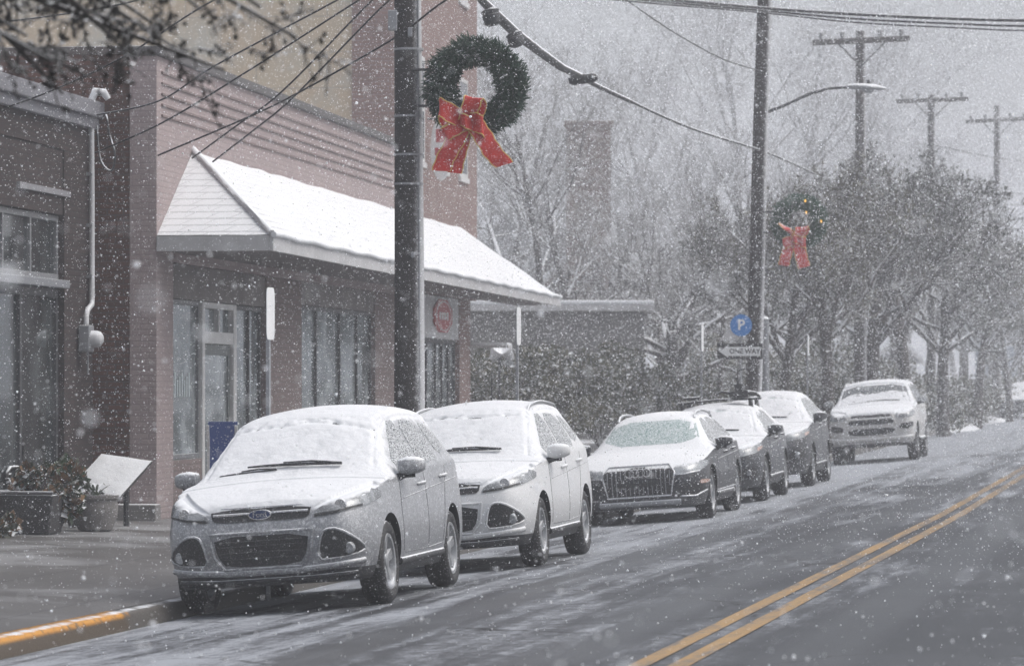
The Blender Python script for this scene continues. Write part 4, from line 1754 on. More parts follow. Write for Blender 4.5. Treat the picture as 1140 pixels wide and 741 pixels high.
# ------------------------------------------------------------------ the two like compact SUVs
def compact_suv(paint, label, rails_on, antenna, seed, u, v, yaw=0.0, fog_dark=False, slope=None):
    P_ = dict(L=4.52, W=1.84, fo=0.90, wb=2.69, rad=0.345, rim=0.225, arch=0.400, zb=0.235, zl=0.36, zm=0.67, zclad=0.335,
              h0=0.945, h1=1.075, xc=1.07, xw=1.98, zw=1.60, zr=1.70, xr=3.95, zt=1.63, zb2=1.02, b0=1.03, b1=1.15,
              we0=0.765, we1=0.63, lean=0.12, nose=0.64)
    c = Car(P_)
    c.paint = paint
    loc, rot = car_frame(u, v, yaw, slope)
    root = thing('parked_suv', label, 'car', loc, rot, 'cars parked along the kerb')
    link_mesh('body', c.shell(), root)
    # glass
    c.patch([(-.73, 1.14), (.73, 1.14), (.59, 1.545), (-.59, 1.545)], 'front', M['clearglass'], 'windscreen', root, off=0.003, depth=0.01, res=0.09)
    side_glass(c, root, [[(1.46, 1.10), (2.42, 1.13), (2.42, 1.535), (2.13, 1.52)],
                         [(2.50, 1.135), (3.35, 1.165), (3.22, 1.51), (2.50, 1.537)],
                         [(3.43, 1.19), (3.92, 1.29), (3.62, 1.47), (3.32, 1.505)]])
    seams(c, root, [[(1.42, 0.42), (1.36, .75), (1.42, 1.05)], [(2.46, 0.40), (2.46, 1.12)], [(2.46, .40), (1.5, .40)], [(2.46, .40), (3.1, .42)],
                    [(3.1, .44), (3.25, .8), (3.42, 1.1)], [(1.5, 0.86), (3.9, 0.985)]])
    handles(c, root, [(2.24, 0.965), (3.22, 1.01)], paint)
    # lamps: long wedges swept up the wings
    lamp = [(.43, .778), (.46, .83), (.60, .895), (.745, .955), (.80, .972), (.868, .955), (.875, .88), (.80, .828), (.62, .79)]
    for poly in (lamp, mirror_poly(lamp)):
        h = c.patch(poly, 'front', M['lens'], 'headlight', root, off=0.010, depth=0.04)
        sgn = 1 if poly[0][0] > 0 else -1
        l_, n_ = c.hit((-2, sgn * .66, .86), (1, 0, 0))
        mb = MB()
        mb.lathe([(0.0, -.03), (.045, -.03), (.052, -.008), (.0, -.006)], 16, 'x', (l_.x + 0.01, l_.y, l_.z))
        mb.build('lamp_lens', M['chrome'], h, smooth=40)
        inner = [(.45, .777), (.62, .792), (.80, .834), (.80, .852), (.62, .812), (.455, .798)]
        c.patch(inner if sgn > 0 else mirror_poly(inner), 'front', M['plastic'], 'lamp_bezel', h, off=0.014, depth=0.01, rnd=0)
    # upper slot with a bar and the oval badge
    g = c.patch([(-.425, .872), (.425, .872), (.405, .780), (.30, .770), (-.30, .770), (-.405, .780)], 'front', M['grille'], 'upper_grille', root, off=0.009, depth=0.03)
    c.line([(-.40, .830), (.40, .830)], 'front', 0.011, M['chrome'], 'grille_bar', g, off=0.012)
    c.line([(-.425, .876), (.425, .876)], 'front', 0.008, M['chrome'], 'grille_trim', g, off=0.009)
    l_, n_ = c.hit((-2, 0, .82), (1, 0, 0))
    mb = MB()
    mb.prism([(l_.x - .035, .098 * a, .823 + .042 * b) for a, b in SCRIPT_OVAL], (0.045, 0, 0), 0)
    mb.prism([(l_.x - .038, .088 * a, .823 + .034 * b) for a, b in SCRIPT_OVAL], (0.02, 0, 0), 1)
    bd = mb.build('badge', [M['chrome'], make_mat('badge_blue', (0.02, 0.04, 0.13), 0.3, thr=None, speck=0.25)], g)
    tm = text_mesh('Ford', 0.062, 0.001)
    tm.transform(Matrix.Translation((l_.x - .041, 0, .823)) @ Matrix.Rotation(R(-90), 4, 'Z') @ Matrix.Rotation(R(90), 4, 'X') @ Matrix.Shear('XY', 4, (0.0, 0.0)))
    link_mesh('badge_lettering', tm, g, [M['chrome']])
    # main opening
    lg = c.patch([(-.40, .655), (.40, .655), (.375, .50), (.305, .405), (-.305, .405), (-.375, .50)], 'front', M['grille'], 'lower_grille', root, off=0.008, depth=0.03)
    c.line([(-.435, .68), (.435, .68), (.405, .49), (.325, .385), (-.325, .385), (-.405, .49)], 'front', 0.013, paint, 'grille_surround', lg, off=0.006, closed=True)
    mb = MB()
    for zz in (.47, .52, .57, .61):
        c.line([(-.34 + (0.03 if zz < .5 else 0), zz), (.34 - (0.03 if zz < .5 else 0), zz)], 'front', 0.006, None, '', None, off=0.012, mb=mb)
    mb.build('grille_slat', M['plastic'], lg)
    # corner pockets with fog lamps
    pk = [(.455, .425), (.495, .61), (.535, .672), (.64, .672), (.765, .585), (.82, .50), (.78, .455), (.60, .425)]
    for poly in (pk, mirror_poly(pk)):
        b = c.patch(poly, 'front', M['grille'], 'fog_pocket', root, off=0.007, depth=0.03)
        c.line(chaikin(poly, 1), 'front', 0.012, paint, 'pocket_surround', b, off=0.004, closed=True)
        sgn = 1 if poly[0][0] > 0 else -1
        l_, n_ = c.hit((-2, sgn * .71, .505), (1, 0, 0))
        mb = MB()
        mb.lathe([(0.0, -.022), (.04, -.020), (.05, -.006), (.052, .02), (.0, .02)], 18, 'x', (l_.x, l_.y, l_.z))
        mb.build('fog_lamp', M['lens'], b, smooth=40)
    # bumper lip
    c.line([(-.80, .395), (-.60, .372), (-.3, .352), (.3, .352), (.60, .372), (.80, .395)], 'front', 0.028, paint, 'bumper_lip', root, off=0.0, n=8)
    c.line([(-.74, .30), (-.4, .285), (.4, .285), (.74, .30)], 'front', 0.022, M['plastic'], 'valance', root, off=0.0, n=8)
    # sill and bonnet folds
    for view in ('left', 'right'):
        c.line([(1.32, .33), (3.15, .34)], view, 0.035, M['plastic'], 'sill', root, off=-0.006, n=8)
    mb = MB()
    for sgn in (1, -1):
        c.line([(0.16, sgn * .44), (0.6, sgn * .56), (1.02, sgn * .63)], 'top', 0.012, None, '', None, off=-0.003, mb=mb)
    mb.build('bonnet_fold', paint, root, smooth=60)
    c.mirrors(root, paint)
    c.wheels(root)
    c.snow_layer(root, 0.026, 0.62, 1.0, seed, None, (lamp,))
    c.wiper(root, 0.36, -0.46, 0.115, 0.085, 0.05, 0.018)
    c.wiper(root, 0.60, 0.10, 0.06, 0.06, 0.030, 0.010)
    if rails_on:
        c.rails(root, 2.05, 3.85, M['alloy'])
    if antenna:
        l_, n_ = c.hit((3.6, 0.06, 4), (0, 0, -1))
        mb = MB()
        mb.tube([l_, l_ + Vector((0.02, 0, 0.04)), l_ + Vector((0.14, 0, 0.36))], [0.02, 0.008, 0.004], 6)
        mb.build('aerial', M['plastic'], root)
    return root


silver = car_paint('silver_car_paint', (0.29, 0.30, 0.32), 0.5, 0.36, 0.55, 0.535)
white = car_paint('white_car_paint', (0.70, 0.71, 0.72), 0.0, 0.35, 0.45, 0.55)
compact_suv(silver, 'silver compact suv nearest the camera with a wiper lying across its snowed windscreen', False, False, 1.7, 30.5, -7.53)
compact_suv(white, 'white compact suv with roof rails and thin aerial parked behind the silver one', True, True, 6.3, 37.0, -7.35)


# ------------------------------------------------------------------ dark estate car with the big framed grille
def estate(u, v):
    P_ = dict(L=4.75, W=1.84, fo=0.90, wb=2.82, rad=0.335, rim=0.235, arch=0.385, zb=0.20, zl=0.33, zm=0.60, zclad=0.34,
              h0=0.80, h1=0.965, xc=1.25, xw=2.10, zw=1.42, zr=1.50, xr=4.05, zt=1.42, zb2=0.93, b0=0.93, b1=1.0,
              we0=0.73, we1=0.565, lean=0.08, nose=0.62, cladding=True, mx=0.40, mz=0.09)
    c = Car(P_)
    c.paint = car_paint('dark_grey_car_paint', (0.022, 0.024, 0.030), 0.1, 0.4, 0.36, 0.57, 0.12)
    loc, rot = car_frame(u, v)
    root = thing('parked_car', 'dark estate car with a large framed grille and thinly snowed greenish windscreen', 'car', loc, rot, 'cars parked along the kerb')
    link_mesh('body', c.shell(), root)
    c.patch([(-.69, 1.035), (.69, 1.035), (.545, 1.355), (-.545, 1.355)], 'front', M['shield'], 'windscreen', root, off=0.003, depth=0.01, res=0.09)
    side_glass(c, root, [[(1.62, .985), (2.55, 1.01), (2.55, 1.36), (2.22, 1.345)], [(2.62, 1.01), (3.45, 1.03), (3.4, 1.35), (2.62, 1.365)], [(3.52, 1.04), (4.05, 1.09), (3.85, 1.30), (3.48, 1.34)]])
    seams(c, root, [[(1.5, .42), (1.46, .7), (1.52, .95)], [(2.58, .40), (2.58, 1.0)], [(3.3, .5), (3.5, 1.0)], [(1.5, .78), (4.0, .86)]])
    handles(c, root, [(2.36, .87), (3.3, .90)], M['plastic'])
    g = c.patch([(-.40, .755), (.40, .755), (.475, .665), (.41, .38), (-.41, .38), (-.475, .665)], 'front', M['grille'], 'front_grille', root, off=0.008, depth=0.03, rnd=0)
    c.line([(-.41, .768), (.41, .768), (.492, .668), (.425, .366), (-.425, .366), (-.492, .668)], 'front', 0.013, M['chrome'], 'grille_frame', g, off=0.012, closed=True)
    mb = MB()
    for y in np.arange(-.42, .43, 0.06):
        zt_ = .755 if abs(y) < .40 else .70
        c.line([(y, .39 if abs(y) < .41 else .5), (y, zt_)], 'front', 0.006, None, '', None, off=0.008, mb=mb)
    mb.build('grille_slat', M['galv'], g)
    l_, n_ = c.hit((-2, 0, .68), (1, 0, 0))
    mb = MB()
    for k in range(4):                                          # four linked rings
        yy = -.117 + .078 * k
        ring = [(l_.x - .045, yy + .054 * math.cos(t), .682 + .054 * math.sin(t)) for t in np.linspace(0, 2 * math.pi, 25)]
        mb.tube(ring, 0.008, 6)
    mb.build('badge', M['chrome'], g, smooth=60)
    mb = MB()
    mb.box(l_.x - .032, l_.x - .02, -.26, .26, .50, .61)
    mb.build('plate_panel', M['plastic'], g, bevel=0.004)
    lamp = [(.46, .635), (.49, .745), (.62, .762), (.80, .79), (.868, .80), (.872, .72), (.80, .655), (.60, .628)]
    for poly in (lamp, mirror_poly(lamp)):
        h = c.patch(poly, 'front', M['lens'], 'headlight', root, off=0.010, depth=0.03)
        sgn = 1 if poly[0][0] > 0 else -1
        c.line([(sgn * .47, .635), (sgn * .62, .632), (sgn * .80, .66)], 'front', 0.010, M['chrome'], 'lamp_strip', h, off=0.012)
    pk = [(.53, .355), (.545, .50), (.86, .535), (.85, .40), (.74, .345)]
    for poly in (pk, mirror_poly(pk)):
        b = c.patch(poly, 'front', M['grille'], 'air_intake', root, off=0.006, depth=0.03)
        sgn = 1 if poly[0][0] > 0 else -1
        c.line([(sgn * .56, .345), (sgn * .74, .338), (sgn * .86, .40)], 'front', 0.012, M['chrome'], 'intake_trim', b, off=0.008)
    c.patch([(-.885, .50), (-.80, .49), (-.80, .545), (-.885, .545)], 'front', M['amber'], 'side_marker', root, off=0.012, depth=0.02)
    c.line([(-.55, .275), (.55, .275)], 'front', 0.04, M['galv'], 'skid_plate', root, off=0.0, n=8)
    for view in ('left', 'right'):
        c.line([(1.35, .31), (3.25, .31)], view, 0.04, M['clad'], 'sill', root, off=-0.01, n=8)
        c.line([(1.30, .365), (3.30, .375)], view, 0.009, M['chrome'], 'sill_trim', root, off=0.006)
    c.mirrors(root, c.paint)
    c.wheels(root)
    c.snow_layer(root, 0.018, 0.66, 0.45, 3.1, M['thinsnow'], (lamp,))
    c.rails(root, 2.15, 4.0, M['alloy'])
    return root


estate(50.9, -7.40)


# ------------------------------------------------------------------ dark crossover with a rack on the roof
def crossover(u, v, label, paintc, tall, rack, seed, name='parked_suv'):
    hz = 0.10 if tall else 0.0
    P_ = dict(L=4.5, W=1.82, fo=0.90, wb=2.66, rad=0.345, rim=0.225, arch=0.40, zb=0.23, zl=0.36, zm=0.64 + hz * .5, zclad=0.37,
              h0=0.88 + hz, h1=1.02 + hz, xc=1.12, xw=1.95, zw=1.46 + hz * 1.4, zr=1.54 + hz * 1.4, xr=3.75, zt=1.45 + hz * 1.4, zb2=1.0 + hz, b0=0.99 + hz, b1=1.07 + hz,
              we0=0.73, we1=0.58, lean=0.10, nose=0.63, cladding=True)
    c = Car(P_)
    c.paint = paintc
    loc, rot = car_frame(u, v)
    root = thing(name, label, 'car', loc, rot, 'cars parked along the kerb')
    link_mesh('body', c.shell(), root)
    b0 = P_['b0']
    zt = P_['zw'] - 0.045
    c.patch([(-.69, b0 + .10), (.69, b0 + .10), (.55, zt), (-.55, zt)], 'front', M['shield'], 'windscreen', root, off=0.003, depth=0.01, res=0.09)
    side_glass(c, root, [[(1.52, b0 + .06), (2.42, b0 + .085), (2.42, zt + .01), (2.1, zt - .01)], [(2.5, b0 + .09), (3.3, b0 + .115), (3.2, zt), (2.5, zt + .012)], [(3.38, b0 + .13), (3.8, b0 + .2), (3.55, zt - .05), (3.3, zt - .02)]])
    seams(c, root, [[(1.45, .44), (1.4, .8), (1.46, b0)], [(2.46, .42), (2.46, b0 + .06)], [(1.5, b0 - .14), (3.9, b0 - .04)]])
    handles(c, root, [(2.24, b0 - .05), (3.15, b0 - .01)], paintc)
    h = P_['h0']
    g = c.patch([(-.42, h - .07), (.42, h - .07), (.37, h - .22), (-.37, h - .22)], 'front', M['grille'], 'upper_grille', root, off=0.009, depth=0.03)
    c.line([(-.42, h - .14), (.42, h - .14)], 'front', 0.012, M['chrome'], 'grille_bar', g, off=0.012)
    l_, n_ = c.hit((-2, 0, h - .14), (1, 0, 0))
    mb = MB()
    mb.prism([(l_.x - .035, .08 * a, h - .14 + .048 * b) for a, b in SCRIPT_OVAL], (0.045, 0, 0))
    mb.build('badge', M['chrome'], g)
    c.patch([(-.44, h - .33), (.44, h - .33), (.36, h - .50), (-.36, h - .50)], 'front', M['grille'], 'lower_grille', root, off=0.008, depth=0.03)
    lamp = [(.47, h - .185), (.50, h - .075), (.70, h - .02), (.845, h + .02), (.862, h - .07), (.80, h - .135), (.60, h - .18)]
    for poly in (lamp, mirror_poly(lamp)):
        hh = c.patch(poly, 'front', M['lens'], 'headlight', root, off=0.010, depth=0.04)
        sgn = 1 if poly[0][0] > 0 else -1
        am = [(.80, h - .06), (.855, h - .03), (.855, h - .075), (.81, h - .115)]
        c.patch(am if sgn > 0 else mirror_poly(am), 'front', M['amber'], 'indicator', hh, off=0.014, depth=0.02)
    pk = [(.55, h - .50), (.57, h - .36), (.80, h - .33), (.78, h - .48)]
    for poly in (pk, mirror_poly(pk)):
        b = c.patch(poly, 'front', M['grille'], 'fog_pocket', root, off=0.006, depth=0.03)
        sgn = 1 if poly[0][0] > 0 else -1
        l_, n_ = c.hit((-2, sgn * .68, h - .42), (1, 0, 0))
        mb = MB()
        mb.lathe([(0.0, -.022), (.04, -.020), (.05, -.006), (.052, .02), (.0, .02)], 14, 'x', (l_.x, l_.y, l_.z))
        mb.build('fog_lamp', M['lens'], b, smooth=40)
    for view in ('left', 'right'):
        c.line([(1.33, .36), (3.1, .37)], view, 0.03, M['clad'], 'sill', root, off=-0.004, n=8)
    c.mirrors(root, paintc)
    c.wheels(root)
    c.snow_layer(root, 0.024, 0.60, 1.0, seed, None, (lamp,))
    c.wiper(root, 0.5, -0.45, 0.05, 0.07, 0.03, 0.011)
    return c, root


dark_blue = car_paint('slate_car_paint', (0.034, 0.038, 0.047), 0.1, 0.4, 0.36, 0.57, 0.12)
dark_gun = car_paint('gunmetal_car_paint', (0.030, 0.032, 0.038), 0.1, 0.4, 0.36, 0.57, 0.12)
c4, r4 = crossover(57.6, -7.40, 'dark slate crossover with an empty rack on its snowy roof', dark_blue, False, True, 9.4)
# roof rack: a thing carried by the car
l_, _n = c4.hit((2.6, 0, 4), (0, 0, -1))
rk = thing('roof_rack', 'black roof rack with two crossbars and a clamped carrier on the slate crossover', 'roof rack', r4.location, r4.rotation_euler)
zr_ = l_.z - 0.045
for xx in (2.25, 3.05):
    mb = MB()
    mb.tube([(xx, -.62, zr_ + .095), (xx, 0, zr_ + .115), (xx, .62, zr_ + .095)], 0.018, 8)
    cb = mb.build('crossbar', M['plastic'], rk, smooth=60)
    for sg_ in (1, -1):
        q, _n = c4.hit((xx, sg_ * .54, 4), (0, 0, -1))
        mb = MB()
        mb.tube([q - Vector((0, 0, .01)), q + Vector((0, 0, .05)), Vector((xx, sg_ * .54, zr_ + .11))], [.045, .035, .03], 8)
        mb.build('rack_foot', M['plastic'], cb, smooth=60)
mb = MB()
mb.tube([(2.1, -.36, zr_ + .155), (2.6, -.36, zr_ + .165), (3.4, -.36, zr_ + .15)], .028, 8)
mb.tube([(2.1, -.46, zr_ + .15), (3.4, -.46, zr_ + .15)], .02, 8)
mb.build('wheel_tray', M['plastic'], rk, smooth=60)
mb = MB()
mb.box(2.10, 2.36, -.52, -.24, zr_ + .12, zr_ + .23)
mb.box(2.12, 2.3, -.44, -.32, zr_ + .23, zr_ + .34)
mb.tube([(2.2, -.37, zr_ + .33), (2.22, -.36, zr_ + .46), (2.26, -.38, zr_ + .55), (2.24, -.52, zr_ + .575), (2.26, -.66, zr_ + .57)], [.022, .02, .017, .015, .013], 8)
mb.tube([(2.2, -.5, zr_ + .2), (2.22, -.64, zr_ + .17), (2.22, -.70, zr_ + .12)], [.04, .035, .02], 8)
mb.tube([(2.2, -.26, zr_ + .2), (2.2, -.1, zr_ + .24), (2.2, -.02, zr_ + .2)], [.03, .02, .015], 8)
mb.build('carrier_clamp', M['plastic'], rk, smooth=40)
mb = MB()
mb.tube([(2.1, .30, zr_ + .155), (3.4, .46, zr_ + .15)], .03, 8)
mb.tube([(2.06, .22, zr_ + .16), (2.2, .5, zr_ + .17)], [.035, .02], 8)
mb.build('wheel_tray', M['plastic'], rk, smooth=60)

crossover(64.9, -7.42, 'tall gunmetal suv parked just beyond the crossover with the roof rack', dark_gun, True, False, 12.6)


# ------------------------------------------------------------------ big pale off-roader beyond
def offroader(u, v):
    P_ = dict(L=4.82, W=1.92, fo=0.88, wb=2.79, rad=0.385, rim=0.225, arch=0.445, zb=0.34, zl=0.50, zm=0.86, zclad=0.40,
              h0=1.10, h1=1.22, xc=1.36, xw=2.02, zw=1.70, zr=1.775, xr=4.25, zt=1.72, zb2=1.15, b0=1.20, b1=1.25,
              we0=0.80, we1=0.70, lean=0.05, nose=0.70, mx=0.36, mz=0.10)
    c = Car(P_)
    c.paint = car_paint('pearl_car_paint', (0.50, 0.49, 0.475), 0.1, 0.35, 0.55, 0.53)
    loc, rot = car_frame(u, v, R(0.5))
    root = thing('parked_suv', 'tall pale off road suv standing alone beyond the dark cars', 'car', loc, rot, 'cars parked along the kerb')
    link_mesh('body', c.shell(), root)
    c.patch([(-.76, 1.32), (.76, 1.32), (.655, 1.655), (-.655, 1.655)], 'front', M['clearglass'], 'windscreen', root, off=0.003, depth=0.01, res=0.09)
    side_glass(c, root, [[(1.72, 1.26), (2.62, 1.27), (2.62, 1.65), (2.16, 1.64)], [(2.7, 1.27), (3.5, 1.28), (3.5, 1.66), (2.7, 1.655)], [(3.6, 1.29), (4.25, 1.31), (4.12, 1.62), (3.6, 1.65)]], M['clearglass'])
    seams(c, root, [[(1.6, .55), (1.6, 1.2)], [(2.66, .52), (2.66, 1.24)], [(1.55, .95), (4.3, .98)]])
    handles(c, root, [(2.45, 1.12), (3.4, 1.13)], c.paint)
    up = [(-.40, 1.035), (-.33, 1.075), (.33, 1.075), (.40, 1.035), (.44, .965), (-.44, .965)]
    g = c.patch(up, 'front', M['grille'], 'upper_grille', root, off=0.010, depth=0.03)
    c.patch([(-.47, .925), (.47, .925), (.50, .86), (.42, .825), (-.42, .825), (-.50, .86)], 'front', M['grille'], 'middle_grille', root, off=0.010, depth=0.03)
    c.line([(-.46, .945), (.46, .945)], 'front', 0.022, c.paint, 'grille_bar', g, off=0.012, n=8)
    c.line([(-.52, .83), (-.44, 1.04), (-.34, 1.10), (.34, 1.10), (.44, 1.04), (.52, .83)], 'front', 0.022, c.paint, 'grille_surround', g, off=0.006, n=8)
    c.patch([(-.52, .745), (.52, .745), (.46, .60), (-.46, .60)], 'front', M['grille'], 'lower_grille', root, off=0.010, depth=0.03)
    lamp = [(.52, .955), (.55, 1.055), (.72, 1.09), (.90, 1.10), (.905, .985), (.85, .935), (.66, .93)]
    for poly in (lamp, mirror_poly(lamp)):
        h = c.patch(poly, 'front', M['lens'], 'headlight', root, off=0.012, depth=0.05)
        sgn = 1 if poly[0][0] > 0 else -1
        dk_ = [(.56, .975), (.60, 1.05), (.76, 1.07), (.78, .99)]
        c.patch(dk_ if sgn > 0 else mirror_poly(dk_), 'front', M['plastic'], 'lamp_reflector', h, off=0.016, depth=0.02)
    pk = [(.60, .70), (.60, .80), (.88, .85), (.89, .74), (.78, .69)]
    for poly in (pk, mirror_poly(pk)):
        c.patch(poly, 'front', M['grille'], 'fog_pocket', root, off=0.008, depth=0.03)
    c.line([(-.86, .52), (-.5, .50), (.5, .50), (.86, .52)], 'front', 0.05, c.paint, 'bumper_lip', root, off=-0.01, n=8)
    c.line([(-.6, .40), (.6, .40)], 'front', 0.05, M['plastic'], 'skid_plate', root, off=0.0, n=8)
    for view in ('left', 'right'):
        c.line([(1.4, .44), (3.2, .44)], view, 0.05, M['plastic'], 'running_board', root, off=0.02, n=8)
    c.mirrors(root, M['carglass'])
    c.wheels(root)
    c.snow_layer(root, 0.026, 0.60, 0.62, 15.2, None, (lamp,))
    c.wiper(root, 0.6, -0.55, 0.03, 0.10, 0.02, 0.012)
    c.rails(root, 2.2, 4.1, M['alloy'])
    return root


offroader(82.2, -6.93)


# the last car, half out of the picture
def saloon(u, v):
    P_ = dict(L=4.7, W=1.82, fo=0.9, wb=2.75, rad=0.33, rim=0.22, arch=0.38, zb=0.20, zl=0.32, zm=0.60, zclad=0.30,
              h0=0.82, h1=0.97, xc=1.3, xw=2.15, zw=1.36, zr=1.44, xr=3.2, zt=1.38, zb2=1.0, b0=0.94, b1=1.0,
              we0=0.72, we1=0.55, lean=0.10, nose=0.62)
    c = Car(P_)
    c.paint = car_paint('charcoal_car_paint', (0.04, 0.042, 0.045), 0.2, 0.35, 0.45, 0.56)
    loc, rot = car_frame(u, v)
    root = thing('parked_car', 'dark saloon farthest along the kerb at the right edge, snow on its bonnet', 'car', loc, rot, 'cars parked along the kerb')
    link_mesh('body', c.shell(), root)
    c.patch([(-.68, 1.04), (.68, 1.04), (.53, 1.32), (-.53, 1.32)], 'front', M['shield'], 'windscreen', root, off=0.003, depth=0.01, res=0.09)
    side_glass(c, root, [[(1.65, .99), (2.5, 1.0), (2.5, 1.33), (2.25, 1.31)], [(2.58, 1.0), (3.4, 1.03), (3.1, 1.31), (2.58, 1.33)]])
    g = c.patch([(-.40, .74), (.40, .74), (.36, .60), (-.36, .60)], 'front', M['grille'], 'upper_grille', root, off=0.009, depth=0.03)
    c.patch([(-.50, .45), (.50, .45), (.44, .32), (-.44, .32)], 'front', M['grille'], 'lower_grille', root, off=0.009, depth=0.03)
    lamp = [(.47, .65), (.50, .74), (.70, .78), (.85, .80), (.86, .70), (.70, .65)]
    for poly in (lamp, mirror_poly(lamp)):
        c.patch(poly, 'front', M['lens'], 'headlight', root, off=0.010, depth=0.04)
    c.mirrors(root, c.paint)
    c.wheels(root)
    c.snow_layer(root, 0.026, 0.50, 1.0, 18.8)
    return root


saloon(150.5, -6.9)
# ------------------------------------------------------------------ poles, lamps and wires
def pole_mat(name, c1, c2, wind=0.6):
    T = NT(name)
    o = T.obj()
    n = T.noise(T.scaled(o, (9, 9, 0.8)), 1.0, 5, 0.65)
    n2 = T.noise(o, 16, 4, 0.65)
    n3 = T.noise(o, 70, 2, 0.6)
    g = T.n('ShaderNodeNewGeometry')
    s = T.n('ShaderNodeSeparateXYZ')
    T.l(g.outputs['Normal'], s.inputs[0])
    # snow driven onto the side that faces the wind
    w = T.math('ADD', s.outputs[0], T.math('MULTIPLY', T.math('SUBTRACT', n2, 0.5), 0.7))
    w = T.math('ADD', w, T.math('MULTIPLY', T.math('SUBTRACT', n3, 0.5), 0.7))
    f = T.math('MULTIPLY', T.step(w, 0.30, 0.90), wind)
    f2 = T.math('MULTIPLY', T.step(n3, 0.60, 0.70), 0.30)
    f = T.math('MAXIMUM', f, f2)
    f = T.math('MAXIMUM', f, T.step(s.outputs[2], 0.4, 0.7))
    T.bsdf(T.mix(f, T.mix(n, c1, c2), SNOWC), 0.85, 0, 0.3, 0, n, 0.012, 0.6)
    return T.mat


M['pole'] = pole_mat('tarred_timber', (0.028, 0.026, 0.028), (0.062, 0.056, 0.054))
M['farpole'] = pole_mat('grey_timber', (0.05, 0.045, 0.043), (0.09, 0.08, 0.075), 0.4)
M['wire'] = make_mat('black_cable', (0.02, 0.02, 0.022), 0.6, thr=0.72, amp=0.5, nscale=6, speck=0.2)
M['snowywire'] = make_mat('snow_topped_cable', (0.025, 0.025, 0.028), 0.6, thr=0.30, amp=0.55, nscale=5, speck=0.25)
M['darkmetal'] = make_mat('dark_metal', (0.045, 0.047, 0.05), 0.5, 0.3, thr=0.88, amp=0.3, speck=0.2)
M['insul'] = make_mat('grey_insulator', (0.22, 0.22, 0.23), 0.4, thr=0.5)


def cable(a, b, sag, rad, mat, label, cat='cable', name='overhead_wire', n=40, group='overhead wires', wob=0.0):
    a, b = Vector(a), Vector(b)
    pts = []
    for t in np.linspace(0, 1, n):
        p = a.lerp(b, t)
        p.z -= sag * 4 * t * (1 - t)
        if wob:
            p.z += wob * noise.noise(Vector((t * 9, a.x, 0)))
        pts.append(p - a)
    mb = MB()
    mb.tube(pts, rad, 6)
    o = mb.build(name, mat, None, smooth=60)
    o.location = a
    return tag(o, label, cat, group)


def timber_pole(px_b, y, px_t, rb, rt, H, label, mat, group='utility poles along the kerb'):
    b = ground_pt(px_b, y)
    t = Vector((b.x + (px_t - px_b) * y / F * H / ((HY) * y / F + CAMZ), 0, 0)).x - b.x
    root = thing('utility_pole', label, 'utility pole', b, (0, 0, 0), group)
    pts, rr = [], []
    for k in np.linspace(0, 1, 24):
        pts.append((t * k + 0.01 * math.sin(k * 7), 0.01 * math.sin(k * 5), -0.3 + (H + 0.3) * k))
        rr.append(rb + (rt - rb) * k)
    mb = MB()
    mb.tube(pts, rr, 20)
    mb.build('shaft', mat, root, smooth=60)
    return root, b, t


P1, B1, T1 = timber_pole(455, 42.0, 454.5, 0.178, 0.12, 11.5, 'thick dark utility pole behind the silver suv, beside the near wreath', M['pole'])
for (zz, dx, w, h) in ((5.75, -.17, .10, .22), (5.62, 0.02, .05, .10), (3.2, 0.05, .04, .06)):
    mb = MB()
    mb.box(dx - w / 2, dx + w / 2, -.235, -.155, zz - h / 2, zz + h / 2)
    mb.build('pole_box', M['galv'], P1, bevel=0.01)
for zz in (4.72, 4.30, 3.98, 5.45):
    mb = MB()
    mb.lathe([(0.158, -0.012), (0.163, -0.012), (0.163, 0.012), (0.158, 0.012)], 20, 'z', (0.0, 0, zz), closed=True)
    mb.build('strap', M['galv'], P1)
mb = MB()
mb.tube([(0.12, -.10, 0.1), (0.118, -.11, 3), (0.105, -.10, 6), (0.09, -.09, 10)], 0.012, 6)
mb.build('ground_wire', M['galv'], P1)

P2, B2, T2 = timber_pole(835, 73.0, 851.5, 0.165, 0.13, 10.8, 'leaning dark utility pole with a street lamp arm beyond the parked estate car', M['pole'])
mb = MB()
y2 = 73.0


def loc2(px, py, dy=0.0, y=73.0, b=None):
    p = at(px, py, y)
    p.y += dy
    return p - (B2 if b is None else b)


arm = [loc2(848, 127), loc2(872, 118), loc2(900, 105), loc2(922, 98.5), loc2(948, 97)]
mb.tube(arm, [.034, .032, .03, .028, .026], 8)
a_ = mb.build('lamp_arm', M['darkmetal'], P2, smooth=60)
mb = MB()
mb.box(arm[0].x - 0.12, arm[0].x + .05, -.1, .1, arm[0].z - .16, arm[0].z + .16)
mb.build('bracket', M['darkmetal'], P2, bevel=0.01)
mb = MB()
h0_, h1_ = loc2(943, 97), loc2(986, 99)
ax_ = (h1_ - h0_)
vs_, fs_ = [], []
secs = [(0, .05, .05), (.18, .10, .075), (.45, .15, .085), (.75, .14, .075), (1.0, .05, .03)]
nn_ = 14
for (t, ry, rz) in secs:
    for k in range(nn_):
        a = 2 * math.pi * k / nn_
        q = h0_ + ax_ * t + Vector((0, ry * math.cos(a), rz * math.sin(a) * (1 if math.sin(a) > 0 else .6)))
        vs_.append(q)
for i in range(len(secs) - 1):
    for k in range(nn_):
        fs_.append((i * nn_ + k, i * nn_ + (k + 1) % nn_, (i + 1) * nn_ + (k + 1) % nn_, (i + 1) * nn_ + k))
fs_ += [tuple(range(nn_)), tuple(range(nn_ * (len(secs) - 1), nn_ * len(secs)))]
mb.add(vs_, fs_)
hd = mb.build('lamp_head', M['galv'], P2, smooth=50)
mb = MB()
c_ = h0_ + ax_ * .55
mb.lathe([(0.0, -.10), (.07, -.09), (.11, -.045), (.11, -.03), (0, -.03)], 16, 'z', tuple(c_))
